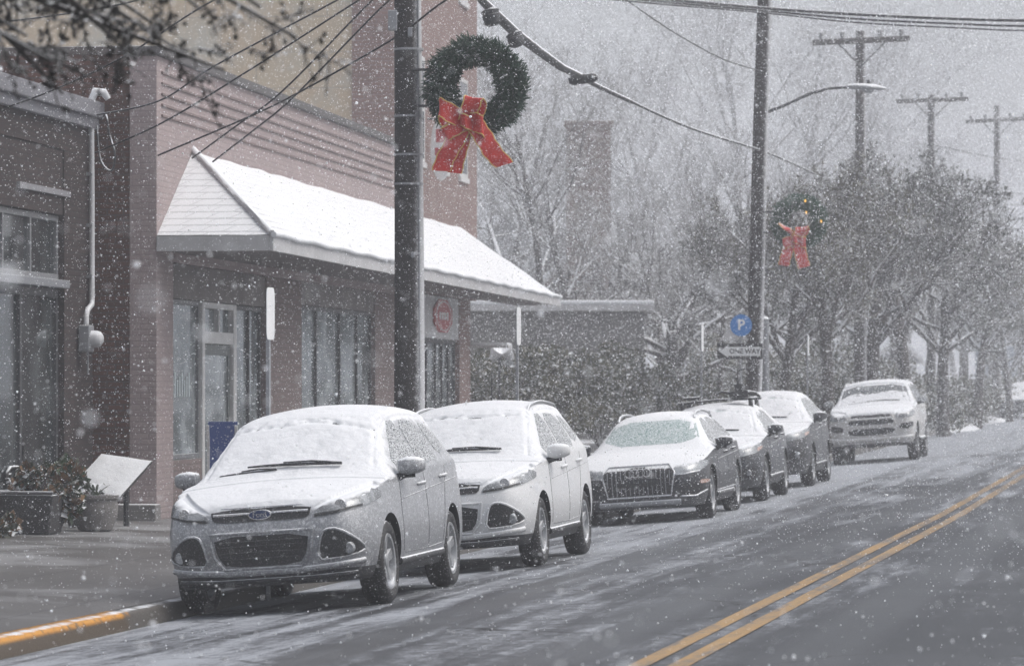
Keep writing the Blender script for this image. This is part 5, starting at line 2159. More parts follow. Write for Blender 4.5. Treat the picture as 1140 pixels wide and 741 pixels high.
mb.build('lens', M['lens'], hd, smooth=50)
mb = MB()
mb.tube([c_ + Vector((0, 0, .08)), c_ + Vector((0, 0, .15))], [.04, .035], 10)
mb.build('photocell', M['darkmetal'], hd)


def far_pole(px, y, py_top, py_arm, L, label, tilt=0.0):
    b = ground_pt(px, y)
    H = at(px, py_top, y).z - b.z
    root = thing('utility_pole', label, 'utility pole', b, (0, 0, 0), 'utility poles along the kerb')
    mb = MB()
    mb.tube([(0, 0, -.3), (0, 0, H * .5), (0, 0, H)], [.17, .145, .12], 12)
    mb.build('shaft', M['farpole'], root, smooth=60)
    za = at(px, py_arm, y).z - b.z
    mb = MB()
    mb.box(-L / 2, L / 2, -.22, -.10, za - .07, za + .07, 0, (0, R(tilt), 0), (0, 0, za))
    ar = mb.build('crossarm', M['farpole'], root, bevel=0.01)
    mb = MB()
    mb.tube([(-.62, -.13, za - .03), (0, -.15, za - .65)], .022, 6)
    mb.tube([(.62, -.13, za - .03), (0, -.15, za - .65)], .022, 6)
    mb.build('brace', M['darkmetal'], ar)
    for x in (-.95, -.45, .45, .95):
        x *= L / 2.3
        mb = MB()
        zz = za - x * math.tan(R(tilt))
        mb.lathe([(.02, .06), (.03, .09), (.065, .12), (.05, .16), (.065, .19), (.05, .25), (.02, .27)], 10, 'z', (x, -.16, zz))
        mb.build('insulator', M['insul'], ar, smooth=50)
    return root, b, za


FP = [far_pole(958, 97, 35, 46, 2.45, 'utility pole with a long crossarm rising above the dark trees', -2.5),
      far_pole(1037, 130, 106, 112, 2.45, 'utility pole with a crossarm between its two neighbours, right of the trees', -2),
      far_pole(1110, 150, 118, 134, 2.5, 'faintest utility pole with crossarm at the right edge', -3)]

# the thick cable with its splice cases, pole to pole
pa = at(455, -62, 42.0) + Vector((0.2, -.1, 0))
pb = at(846, 167, 73.0) + Vector((0.0, -.18, 0))


def cable_through(pixels, ys, rad, mat, label, name, group, n_sub=8, cat='cable'):
    """a cable through points seen at pixels with given distances, smoothed"""
    K = [at(px, py, y) for (px, py), y in zip(pixels, ys)]
    pts = []
    for i in range(len(K) - 1):
        p0, p1, p2, p3 = K[max(0, i - 1)], K[i], K[i + 1], K[min(len(K) - 1, i + 2)]
        for s in range(n_sub):
            t = s / n_sub
            pts.append(0.5 * ((2 * p1) + (p2 - p0) * t + (2 * p0 - 5 * p1 + 4 * p2 - p3) * t * t + (3 * p1 - p0 - 3 * p2 + p3) * t ** 3))
    pts.append(K[-1])
    o0 = K[0]
    mb = MB()
    mb.tube([p - o0 for p in pts], rad if not callable(rad) else [rad(p.y) for p in pts], 8)
    o = mb.build(name, mat, None, smooth=60)
    o.location = o0
    tag(o, label, cat, group)
    return o, pts


# distance along the span as it recedes from pole one to pole two
def ydist(px):
    lam = (px - 455) / (846 - 455)
    return 1 / ((1 - lam) / 42.0 + lam / 73.0)


cpx = [(455, -52), (500, -26), (540, 4), (575, 38), (612, 66), (650, 88), (700, 112), (770, 143), (846, 167), (880, 181), (906, 193)]
cys = [ydist(p[0]) for p in cpx[:9]] + [77, 80]
main_cable, _cp = cable_through(cpx, cys, lambda y: 0.034 if y < 57.5 else 0.022, M['snowywire'],
                                'thick snow topped cable sagging past the near wreath to the leaning pole', 'overhead_cable', 'overhead wires')
mb = MB()                                                   # lashing rope wrapped round the thick part
pp = [at(px, py, ydist(px)) - main_cable.location for px, py in [(536, 0), (550, 14), (575, 38), (600, 57), (625, 75), (652, 88)]]
mb.tube(pp, [.05, .06, .065, .06, .055, .05], 8)
mb.build('cable_sleeve', M['snowywire'], main_cable, smooth=60)


def splice(px, py, L, r, rot, label):
    c = at(px, py, ydist(px) - 0.25)
    root = thing('splice_case', label, 'splice case', c, (0, rot, 0), 'splice cases on the cable')
    mb = MB()
    mb.lathe([(0.0, -L / 2), (r * .55, -L / 2), (r, -L * .38), (r, -.03), (r * 1.08, -.025), (r * 1.08, .025), (r, .03), (r, L * .38), (r * .55, L / 2), (0, L / 2)], 16, 'x')
    mb.build('case', M['darkmetal'], root, smooth=40)
    mb = MB()
    for x in (-L * .3, L * .3):
        mb.lathe([(r * 1.0, x - .012), (r * 1.1, x - .012), (r * 1.1, x + .012), (r * 1.0, x + .012)], 16, 'x', closed=True)
    mb.build('clamp', M['darkmetal'], root)
    return root


splice(547, 19, .22, .10, R(78), 'small dark splice case hanging at the top end of the thick cable')
splice(574, 44, .20, .095, R(70), 'small dark splice case hanging below the topmost one on the cable')
splice(649, 88, .40, .066, R(-8), 'long dark splice case at the lower end of the sleeved cable')

# service wires to the shops on the left: each runs from pole one (above the picture) down to a wall
svc = [([(455, -45), (376, 0), (240, 73), (178, 112), (108, 128)], 'thin service wire, uppermost of those dropping to the dark shop'),
       ([(455, -34), (400, 0), (270, 83), (182, 136), (106, 170)], 'thin service wire just below the uppermost one, ending on the dark shop pier'),
       ([(455, -32), (415, 0), (316, 100), (262, 141), (214, 176)], 'steep service wire ending above the canopy hip'),
       ([(455, -16), (422, 11), (328, 107), (285, 143), (237, 180)], 'steep service wire ending lowest over the canopy slope')]
for pxs, lab in svc:
    ys = np.linspace(41.7, 46.9, len(pxs)) if pxs[-1][0] < 150 else np.linspace(41.7, 47.9, len(pxs))
    cable_through(pxs, list(ys), 0.011, M['wire'], lab, 'service_wire', 'service wires to the shops', 10)
cable_through([(600, -62), (497, 0), (440, 42), (342, 98), (282, 128), (176, 173)], list(np.linspace(39.0, 47.6, 6)), 0.012, M['wire'],
              'long service wire crossing in front of the near pole down to the pink shop', 'service_wire', 'service wires to the shops', 10)
cable_through([(330, -40), (235, 2), (140, 62), (60, 100), (0, 122)], list(np.linspace(41.9, 44, 5)), 0.011, M['wire'],
              'service wire passing among the overhanging twigs at upper left', 'service_wire', 'service wires to the shops', 10)
cable_through([(230, -40), (160, -2), (70, 16), (-10, 26)], list(np.linspace(40, 43, 4)), 0.010, M['wire'],
              'nearly level wire at the very top left', 'service_wire', 'service wires to the shops', 10)
cable_through([(113, 133), (118, 128), (122, 150), (128, 172), (124, 190), (112, 178), (108, 140)], [47.0, 46.9, 46.85, 46.8, 46.85, 46.9, 47.0], 0.013, M['snowywire'],
              'short drooping loop of service cable below the conduit head', 'service_wire', 'service wires to the shops', 6)
# lines crossing the street at the leaning pole
for k, (dy, rr_, lab) in enumerate(((0, .030, 'thickest of the three street crossing lines at the top right'), (5, .022, 'middle line of the three crossing the street at top right'), (9, .016, 'lowest and thinnest of the three lines crossing the street'))):
    cable_through([(640, -14 + dy), (720, -3 + dy * .7), (850, 9 + dy * .6), (950, 16 + dy), (1060, 21 + dy * 1.1), (1160, 23 + dy * 1.25), (1300, 20 + dy)],
                  [64, 67, 72.8, 72, 71, 70, 69], rr_, M['wire'], lab, 'overhead_wire', 'overhead wires')
cable_through([(650, -34), (697, 0), (750, 36), (805, 66), (850, 80)], [60, 63, 66, 70, 72.8], 0.012, M['wire'],
              'thin wire slanting down to the leaning pole from the top', 'overhead_wire', 'overhead wires')
for k, (a, b, lab) in enumerate((((1042, 162), (1160, 182), 'upper of the faint wires at the right edge'), ((1042, 208), (1160, 216), 'second of the faint wires at the right edge'),
                                 ((1050, 222), (1160, 228), 'third of the faint wires at the right edge'), ((1060, 232), (1160, 244), 'lowest of the faint wires at the right edge'))):
    cable_through([a, ((a[0] + b[0]) / 2, (a[1] + b[1]) / 2 + 2), b], [131, 140, 150], 0.02, M['wire'], lab, 'overhead_wire', 'overhead wires')


# ------------------------------------------------------------------ wreaths
M['needle'] = make_mat('fir_green', (0.026, 0.075, 0.042), 0.7, var=0.5, var_scale=8, thr=0.86, amp=0.7, nscale=5, speck=0.16, speck_scale=40, specklo=0.60)
M['needle2'] = make_mat('frosted_fir_green', (0.030, 0.115, 0.065), 0.7, var=0.5, var_scale=8, thr=0.80, amp=0.8, nscale=5, speck=0.22, speck_scale=40, specklo=0.60)
M['ribbon'] = make_mat('red_ribbon', (0.62, 0.030, 0.022), 0.45, var=0.35, var_scale=7, thr=0.72, amp=0.7, nscale=14, speck=0.30, speck_scale=45, specklo=0.62)
M['ribbon2'] = make_mat('snowed_red_ribbon', (0.66, 0.045, 0.040), 0.5, var=0.3, var_scale=7, thr=0.8, amp=0.5, nscale=10, speck=0.45, speck_scale=40, specklo=0.56)
M['gold'] = make_mat('gold_ribbon_edge', (0.62, 0.42, 0.12), 0.35, 0.4, thr=0.8, amp=0.4, speck=0.2)


def wreath_needles(RR, tr, n, seed, length, wid):
    rng = np.random.default_rng(seed)
    th = rng.uniform(0, 2 * np.pi, n)
    ph = rng.uniform(0, 2 * np.pi, n)
    rad = tr * np.sqrt(rng.uniform(.25, 1, n)) * (0.86 + .16 * np.sin(th * 5 + 1) * np.sin(th * 3.3))
    er = np.stack([np.cos(th), np.zeros(n), np.sin(th)], 1)
    ey = np.array([0, 1.0, 0])
    et = np.stack([-np.sin(th), np.zeros(n), np.cos(th)], 1)
    out = er * np.cos(ph)[:, None] + ey * np.sin(ph)[:, None]
    c = er * RR + out * rad[:, None]
    d = out * .8 + et * rng.normal(.5, .5, n)[:, None] + rng.normal(0, .35, (n, 3))
    d /= np.linalg.norm(d, axis=1)[:, None]
    s = np.cross(d, rng.normal(0, 1, (n, 3)))
    s /= np.linalg.norm(s, axis=1)[:, None]
    L = length * rng.uniform(.6, 1.3, n)[:, None]
    w = wid * rng.uniform(.6, 1.3, n)[:, None]
    a, b = c - s * w, c + s * w
    e, f = c + d * L + s * w * .35, c + d * L - s * w * .35
    V = np.stack([a, b, e, f], 1).reshape(-1, 3)
    Q = np.arange(n * 4).reshape(-1, 4)
    return V, Q


def ribbon(path, width, mat, parent, name, edge=True, thick=0.008):
    """path: list of (x, y, z, wx, wz): centre and the direction of its width in the wreath's plane"""
    K = [np.array(p, float) for p in path]
    pts = []
    for i in range(len(K) - 1):
        p0, p1, p2, p3 = K[max(0, i - 1)], K[i], K[i + 1], K[min(len(K) - 1, i + 2)]
        for s in range(6):
            t = s / 6
            pts.append(0.5 * ((2 * p1) + (p2 - p0) * t + (2 * p0 - 5 * p1 + 4 * p2 - p3) * t * t + (3 * p1 - p0 - 3 * p2 + p3) * t ** 3))
    pts.append(K[-1])
    mb = MB()
    vs_, fs_ = [], []
    e1, e2 = [], []
    for i, p in enumerate(pts):
        a = pts[max(0, i - 1)][:3]
        b = pts[min(len(pts) - 1, i + 1)][:3]
        tdir = Vector(b - a).normalized()
        c = Vector(p[:3])
        wdir = Vector((p[3], 0.12, p[4])).normalized()
        nrm = tdir.cross(wdir).normalized() if tdir.cross(wdir).length > 1e-4 else Vector((0, -1, 0))
        wv = width * (1.0 + 0.05 * math.sin(i * 1.3))
        for sgn in (1, -1):
            for q in (-1, -.33, .33, 1):
                vs_.append(c + wdir * wv / 2 * q + nrm * (thick / 2 * sgn + 0.010 * (1 - q * q)))
        e1.append(c + wdir * wv / 2)
        e2.append(c - wdir * wv / 2)
    for i in range(len(pts) - 1):
        o = i * 8
        for q in range(3):
            fs_.append((o + q, o + q + 1, o + 8 + q + 1, o + 8 + q))
            fs_.append((o + 4 + q, o + 12 + q, o + 12 + q + 1, o + 4 + q + 1))
        fs_.append((o, o + 8, o + 12, o + 4))
        fs_.append((o + 3, o + 7, o + 15, o + 11))
    fs_.append((0, 4, 5, 6, 7, 3, 2, 1))
    o = (len(pts) - 1) * 8
    fs_.append((o, o + 1, o + 2, o + 3, o + 7, o + 6, o + 5, o + 4))
    mb.add(vs_, fs_)
    rb = mb.build(name, mat, parent, smooth=50)
    if edge:
        mb = MB()
        mb.tube(e1, 0.008, 5)
        mb.tube(e2, 0.008, 5)
        mb.build('ribbon_edge', M['gold'], rb)
    return rb


def wreath(px, py, y, RR, tr, n, bow, label, mat, rmat, pole_px, rotz, bulbs=0, seed=1, rw=0.21):
    c = at(px, py, y)
    root = thing('wreath', label, 'wreath', c, (0, 0, rotz), 'wreaths hung on the poles')
    mb = MB()
    ring = [(RR * math.cos(t), 0, RR * math.sin(t)) for t in np.linspace(0, 2 * math.pi, 49)]
    mb.tube(ring, tr * .62, 10, caps=False)
    core = mb.build('ring', mat, root, smooth=60)
    V, Q = wreath_needles(RR, tr, n, seed, 0.075, 0.010)
    np_mesh('needles', V, Q, mat, root)
    mb = MB()
    dx = (pole_px - px) * y / F
    mb.tube([(dx, 0.05, RR * .5), (-RR * .8, 0.04, RR * .5)], .016, 6)
    mb.tube([(dx, 0.05, -RR * .5), (-RR * .8, 0.04, -RR * .5)], .016, 6)
    mb.build('bracket', M['darkmetal'], root)
    k = y / F

    def q(ax, ay, dy, wx, wy):
        return ((ax - px) * k, dy, (py - ay) * k, wx, -wy)
    for nm, pth, wf in bow:
        ribbon([q(*p) for p in pth], rw * wf, rmat, root, nm)
    rng = random.Random(seed)
    for i in range(bulbs):
        t = (1.28, 0.90, 0.0)[i % 3]
        r_ = RR + (0.02, -0.17, 0.03)[i % 3]
        b = MB()
        b.lathe([(0.0, -.03), (.014, -.02), (.018, 0), (.012, .02), (0, .03)], 8, 'z', (r_ * math.cos(t), -tr - .05, r_ * math.sin(t)))
        b.build('bulb', M['bulb'], root, smooth=60)
    return root


T_ = NT('warm_bulb')
_e = T_.n('ShaderNodeEmission')
_e.inputs['Color'].default_value = (1.0, 0.55, 0.12, 1)
_e.inputs['Strength'].default_value = 1.5
T_.l(_e.outputs[0], T_.out.inputs[0])
M['bulb'] = T_.mat

# bow paths in picture pixels: (x, y, forward offset in metres, width direction)
bow1 = [('ribbon_tail', [(520, 140, -.30, .9, .35), (510, 160, -.33, .92, .25), (500, 178, -.34, .95, .15), (495, 192, -.33, 1, .05)], 1.05),
        ('ribbon_tail', [(522, 142, -.27, .95, -.2), (517, 162, -.27, .95, -.05), (512, 180, -.27, .95, .0), (509, 194, -.27, .97, .1)], .85),
        ('ribbon_tail', [(532, 140, -.30, .9, -.42), (543, 156, -.35, .86, -.5), (553, 172, -.37, .84, -.52), (566, 186, -.36, .9, -.3)], 1.05),
        ('ribbon_loop', [(522, 137, -.30, .4, -.9), (505, 128, -.43, .25, -.97), (494, 122, -.42, .05, -1), (497, 133, -.30, .1, -1), (520, 140, -.27, .4, -.9)], 1.05),
        ('ribbon_loop', [(523, 138, -.30, .95, -.2), (529, 122, -.42, 1, -.05), (533, 111, -.42, 1, .15), (535, 122, -.30, 1, .1), (526, 138, -.27, .95, -.1)], 1.05),
        ('ribbon_loop', [(522, 140, -.28, .7, .7), (510, 146, -.38, .55, .8), (500, 152, -.38, .6, .8), (506, 146, -.28, .6, .8), (522, 138, -.27, .7, .7)], .8),
        ('ribbon_loop', [(524, 138, -.30, .2, 1), (537, 140, -.42, .1, 1), (543, 144, -.40, .05, 1), (536, 146, -.29, .1, 1), (524, 142, -.27, .2, 1)], 1.15),
        ('ribbon_knot', [(514, 133, -.33, .2, 1), (523, 138, -.44, .1, 1), (531, 141, -.33, -.1, 1)], .8)]
wreath(530, 97, 41.75, .395, .165, 9500, bow1, 'large dark green wreath with a red gold edged bow on the near pole', M['needle'], M['ribbon'], 458, R(-6), 0, 3, 0.185)


def shrink(bow, cx, cy, tx, ty, s):
    return [(nm, [(tx + (a - cx) * s, ty + (b - cy) * s, d, wx, wy) for a, b, d, wx, wy in p], wf) for nm, p, wf in bow]


bow2 = [('ribbon_tail', [(882, 266, -.27, .95, .2), (878, 278, -.30, .97, .1), (875, 288, -.31, 1, .05), (873, 296, -.30, 1, .15)], .95),
        ('ribbon_tail', [(889, 268, -.27, .97, -.1), (891, 278, -.30, .95, -.1), (893, 288, -.31, .95, -.25), (896, 298, -.3, .95, -.3)], 1.05),
        ('ribbon_loop', [(885, 266, -.28, .6, .7), (879, 259, -.40, .85, .5), (874, 252, -.38, .9, .4), (880, 256, -.28, .8, .5), (885, 265, -.27, .6, .7)], 1.1),
        ('ribbon_loop', [(886, 266, -.28, .8, -.3), (891, 260, -.40, .95, -.2), (894, 253, -.38, 1, -.1), (894, 260, -.28, 1, -.1), (888, 266, -.27, .9, -.2)], 1.1),
        ('ribbon_loop', [(884, 268, -.27, .4, .9), (878, 270, -.37, .3, .95), (873, 272, -.36, .2, 1), (878, 273, -.27, .3, .9), (884, 269, -.27, .4, .9)], .9),
        ('ribbon_loop', [(887, 268, -.27, .2, 1), (893, 270, -.37, .1, 1), (898, 271, -.36, 0, 1), (893, 273, -.27, .1, 1), (887, 270, -.27, .2, 1)], .9),
        ('ribbon_knot', [(881, 265, -.32, .2, 1), (886, 267, -.42, .1, 1), (890, 268, -.32, -.1, 1)], .7)]
wreath(890, 247, 72.6, .385, .15, 6000, bow2, 'smaller looking frosted wreath with a pink snowed bow and tiny lights on the leaning pole', M['needle2'], M['ribbon2'], 846, R(-6), 3, 8, 0.215)


# ------------------------------------------------------------------ signs
def post_sign(px, py0, py1, y, label, green=False):
    b = ground_pt(px, y)
    z0, z1 = at(px, py1, y).z - b.z, at(px, py0, y).z - b.z
    root = thing('parking_sign', label, 'sign', b, (0, 0, FRAME_ROT), 'small parking signs along the kerb')
    mb = MB()
    mb.box(-.025, .025, -.014, -.008, -.2, z1 - .02)
    mb.box(-.025, -.019, -.008, .018, -.2, z1 - .02)
    mb.box(.019, .025, -.008, .018, -.2, z1 - .02)
    mb.build('post', M['galv'], root)
    mb = MB()
    poly = chaikin([(-.15, z0), (.15, z0), (.15, z1), (-.15, z1)], 2, .12)
    mb.prism([(x, -.020, z) for x, z in poly], (0, .004, 0))
    pl = mb.build('sign_plate', M['sign_white'], root)
    return root


post_sign(299, 320, 378, 34.6, 'pale parking sign seen edge on, post rising just behind the silver suv')
post_sign(576, 342, 384, 48.3, 'pale parking sign seen edge on above the white suv roof')
post_sign(781, 360, 391, 66.0, 'pale green edged parking sign standing left of the one way sign')
post_sign(899, 373, 396, 82.0, 'farthest pale parking sign, right of the leaning pole under the trees')

b = ground_pt(824.5, 71.8)
ow = thing('one_way_sign', 'black one way sign and blue parking disc sharing one post by the leaning pole', 'sign', b, (0, 0, R(-3)))
k = 71.8 / F


def sz(py):
    return at(824, py, 71.8).z - b.z


mb = MB()
mb.tube([(0, 0, -.2), (0, 0, sz(348))], .03, 10)
mb.build('post', M['galv'], ow, smooth=60)
mb = MB()
zc1 = sz(391)
mb.box(-.44, .41, -.045, -.038, zc1 - .145, zc1 + .145)
pl = mb.build('sign_plate', M['sign_black'], ow)
mb = MB()
x0, x1 = -.40, .37
mb.prism([(x0, -.049, zc1), (x0 + .17, -.049, zc1 + .12), (x0 + .17, -.049, zc1 + .085), (x1, -.049, zc1 + .085), (x1, -.049, zc1 - .085), (x0 + .17, -.049, zc1 - .085), (x0 + .17, -.049, zc1 - .12)], (0, .003, 0))
mb.build('arrow', M['sign_white'], pl)
tm = text_mesh('ONE WAY', 0.122, 0.001, True)
tm.transform(Matrix.Translation((.075, -.0525, zc1)) @ Matrix.Rotation(R(90), 4, 'X'))
link_mesh('sign_lettering', tm, pl, [M['sign_black']])
mb = MB()
zc2 = sz(362)
mb.lathe([(0, -.045), (.205, -.045), (.205, -.039), (0, -.039)], 32, 'y', (0.01, 0, zc2))
pd = mb.build('parking_disc', M['sign_blue'], ow)
tm = text_mesh('P', 0.27, 0.001, True)
tm.transform(Matrix.Translation((.01, -.048, zc2)) @ Matrix.Rotation(R(90), 4, 'X'))
link_mesh('sign_lettering', tm, pd, [M['sign_white']])
mb = MB()
mb.prism([(-.40, -.03, sz(379)), (-.05, -.03, sz(379)), (-.05, -.03, sz(366)), (-.24, -.03, sz(366))], (0, .01, 0))
mb.build('plaque', M['fascia'], ow)

# pale steel column by the leaning pole
b = ground_pt(852, 75.5)
lc = thing('steel_column', 'pale grey steel column immediately right of the leaning pole', 'column', b)
mb = MB()
mb.lathe([(.17, -.1), (.17, .03), (.10, .05), (.085, .4), (.07, at(852, 352, 75.5).z - b.z - .1), (.085, at(852, 352, 75.5).z - b.z - .05), (.02, at(852, 352, 75.5).z - b.z)], 16)
mb.build('shaft', M['galv'], lc, smooth=50)

# flood lamp on a bracket at the end of the shop front
fl = thing('flood_lamp', 'twin headed flood lamp on a thin post past the end of the canopy', 'lamp', ground_pt(556, 84))
bz = fl.location
mb = MB()
zt_ = at(556, 400, 84).z - bz.z
mb.tube([(0, 0, -.1), (0, 0, zt_)], .03, 8)
mb.build('post', M['darkmetal'], fl)
for sx_, rot_ in ((-.10, R(35)), (.20, R(-38))):
    mb = MB()
    mb.lathe([(.04, -.16), (.07, -.10), (.10, 0), (.19, .14), (.19, .16), (0, .15)], 16, 'z', (0, 0, 0))
    Mx = Matrix.Translation((sx_, -.1, zt_ + .12)) @ Matrix.Rotation(rot_, 4, 'Y') @ Matrix.Rotation(R(25), 4, 'X')
    mb.v = [tuple(Mx @ Vector(q)) for q in mb.v]
    mb.build('lamp_shade', M['white_metal'], fl, smooth=45)
sl_ = shop_empty('wall_shelf', 'small snow covered ledge sticking out at the far end of the shop front', 'ledge', S(524), 0.0, 0)
yq = AY + S(524) * CP
zq = CAMZ + (HY - 384) * yq / F
mb = MB()
mb.box(0, .5, -.75, -.0, zq - .05, zq)
mb.build('ledge_board', M['fascia'], sl_, bevel=0.01)
mb = MB()
mb.box(0.02, .48, -.73, -.01, zq + .002, zq + .05)
mb.build('snow_layer', M['snow'], sl_, bevel=0.02)

# ------------------------------------------------------------------ planting and furniture on the left pavement
M['leaf_green'] = make_mat('winter_leaf_green', (0.05, 0.085, 0.035), 0.6, var=0.4, var_scale=9, thr=0.62, amp=0.6, nscale=8, speck=0.2, speck_scale=50)
M['leaf_tan'] = make_mat('dry_leaf_tan', (0.22, 0.125, 0.055), 0.7, var=0.5, var_scale=9, thr=0.66, amp=0.6, nscale=8, speck=0.2, speck_scale=50)
M['leaf_dark'] = make_mat('evergreen_leaf', (0.060, 0.072, 0.042), 0.7, var=0.4, var_scale=1.1, thr=0.74, amp=0.8, nscale=2.5, speck=0.14, speck_scale=14, specklo=0.57)
M['leaf_olive'] = make_mat('olive_winter_leaf', (0.125, 0.115, 0.06), 0.7, var=0.4, var_scale=1.1, thr=0.74, amp=0.8, nscale=2.5, speck=0.14, speck_scale=14, specklo=0.57)
M['bark'] = make_mat('grey_brown_bark', (0.075, 0.064, 0.058), 0.9, var=0.4, var_scale=4, thr=0.36, amp=0.6, nscale=5, speck=0.25, speck_scale=26, bump=0.01, bump_scale=30)
M['twig'] = make_mat('snowy_twig', (0.075, 0.062, 0.054), 0.9, var=0.4, var_scale=2, thr=0.55, amp=0.8, nscale=3, speck=0.22, speck_scale=12)
M['twig_far'] = make_mat('grey_twig', (0.10, 0.088, 0.083), 0.9, var=0.3, var_scale=2, thr=0.42, amp=0.8, nscale=3, speck=0.2, speck_scale=12)
M['twig_near'] = make_mat('dark_twig', (0.030, 0.027, 0.025), 0.85, var=0.3, thr=0.78, amp=0.5, nscale=6, speck=0.08)
M['pot'] = make_mat('grey_stone_pot', (0.20, 0.19, 0.185), 0.85, var=0.35, var_scale=4, thr=0.6, amp=0.4, speck=0.25, bump=0.01)
M['trough'] = make_mat('dark_trough', (0.028, 0.027, 0.028), 0.7, var=0.3, thr=0.5, amp=0.3, speck=0.22)


def leaf_cloud(n, rng, shape, size, asp=2.4):
    """shape(n) -> points, outward direction"""
    c, d = shape(n)
    d = d + rng.normal(0, .6, (n, 3))
    d /= np.linalg.norm(d, axis=1)[:, None]
    s = np.cross(d, rng.normal(0, 1, (n, 3)))
    s /= np.linalg.norm(s, axis=1)[:, None] + 1e-9
    L = size * rng.uniform(.6, 1.4, n)[:, None]
    w = L / asp
    V = np.stack([c, c + d * L * .5 + s * w, c + d * L, c + d * L * .5 - s * w], 1).reshape(-1, 3)
    return V, np.arange(n * 4).reshape(-1, 4)


PY_ = 44.0


def plant_at(px, y, w, h, n, label, leaves, seed, size=0.11, name='shrub', group=None, z0=0.0, stems=9):
    b = ground_pt(px, y)
    b.z += z0
    root = thing(name, label, 'shrub', b, (0, 0, 0), group)
    rng = np.random.default_rng(seed)
    mb = MB()
    for k in range(stems):
        a = rng.uniform(0, 6.28)
        tip = Vector((w * .42 * math.cos(a), w * .42 * math.sin(a), h * rng.uniform(.6, .95)))
        mid = tip * .5 + Vector((rng.normal(0, .05), rng.normal(0, .05), .05))
        mb.tube([(0, 0, -.05), mid, tip], [.02, .014, .006], 5)
    mb.build('stem', M['bark'], root)
    # clumps, so that the outline is uneven and gaps stay open
    ncl = max(6, int(14 * w))
    cc = np.stack([rng.normal(0, w * .26, ncl), rng.normal(0, w * .26, ncl), rng.uniform(h * .25, h * .92, ncl)], 1)
    rad = rng.uniform(.10, .24, ncl) * max(w, h) * .75

    def shape(m):
        i = rng.integers(0, ncl, m)
        q = rng.normal(0, 1, (m, 3))
        q /= np.linalg.norm(q, axis=1)[:, None]
        r = rad[i] * rng.uniform(.35, 1, m) ** .6
        p = cc[i] + q * r[:, None]
        p[:, 2] = np.maximum(p[:, 2], .02)
        return p, q + np.array([0, 0, .3])
    mats = leaves if isinstance(leaves, list) else [leaves]
    V, Q = leaf_cloud(n, rng, shape, size)
    mi = rng.integers(0, len(mats), n) if len(mats) > 1 else None
    np_mesh('foliage', V, Q, mats, root, mi=mi)
    return root


tb = ground_pt(12, 43.6)
tr_ = thing('planter', 'long dark trough planter with a snowy rim at the left edge', 'planter', tb, (0, 0, FRAME_ROT - R(90)))
mb = MB()
mb.prism([(-1.3, -.24, 0), (.52, -.24, 0), (.58, -.28, .44), (-1.36, -.28, .44)], (0, .5, 0))
mb.build('trough', M['trough'], tr_, bevel=0.02)
mb = MB()
mb.box(-1.36, .58, -.29, -.24, .442, .485)
mb.box(-1.36, .58, .18, .24, .442, .485)
mb.build('rim', make_mat('snowy_rim', (0.1, 0.1, 0.105), 0.7, thr=0.3, amp=0.3), tr_, bevel=0.012)
mb = MB()
mb.box(-1.3, .54, -.23, .17, .38, .42)
mb.build('soil', M['trough'], tr_)
plant_at(60, 43.9, 0.75, 0.72, 1500, 'mixed shrub with dry tan and green leaves spilling over the trough', [M['leaf_tan'], M['leaf_green'], M['leaf_tan'], M['leaf_dark']], 4, 0.10, stems=7)
plant_at(36, 43.7, 0.45, 0.40, 420, 'small dry brown shrub at the trough end', [M['leaf_tan'], M['leaf_dark']], 9, 0.09, z0=0.35, stems=5)
plant_at(4, 42.6, 0.35, 0.20, 240, 'withered low tuft on the pavement at the left edge', [M['leaf_tan'], M['leaf_dark']], 11, 0.09, stems=4)
# spiky-leaved plant in a pot
pb_ = ground_pt(106, 44.6)
pt_ = thing('plant_pot', 'rounded grey stone pot beside the trough', 'pot', pb_)
mb = MB()
mb.lathe([(.16, 0), (.20, .02), (.26, .18), (.27, .30), (.25, .36), (.28, .38), (.28, .42), (.22, .42), (.20, .34), (0.0, .33)], 24)
mb.build('pot', M['pot'], pt_, smooth=40)
mb = MB()
mb.lathe([(0, .335), (.20, .345), (.19, .36), (0, .365)], 20)
mb.build('soil', M['trough'], pt_)
sp_ = thing('potted_plant', 'strappy green plant with arching leaves growing in the stone pot', 'plant', pb_ + Vector((0, 0, .36)))
rng_ = random.Random(5)
mb = MB()
for kk in range(26):
    a = rng_.uniform(0, 6.28)
    L_ = rng_.uniform(.22, .42)
    sp0 = Vector((math.cos(a), math.sin(a), 0))
    sd_ = Vector((-math.sin(a), math.cos(a), 0))
    pp = []
    for t in np.linspace(0, 1, 6):
        pp.append(sp0 * (L_ * .75 * t) + Vector((0, 0, L_ * (1.3 * t - .9 * t * t))))
    vs_, fs_ = [], []
    for i, q in enumerate(pp):
        wv = .017 * (1 - (i / 5) ** 2) + .001
        vs_ += [q + sd_ * wv, q - sd_ * wv]
    for i in range(5):
        fs_.append((2 * i, 2 * i + 1, 2 * i + 3, 2 * i + 2))
    mb.add(vs_, fs_)
mb.build('foliage', M['leaf_green'], sp_, fix=False)
plant_at(80, 45.4, 0.45, 0.80, 700, 'dark leafy shrub between the pot and the tall shop glass', [M['leaf_dark'], M['leaf_green']], 21, 0.09)

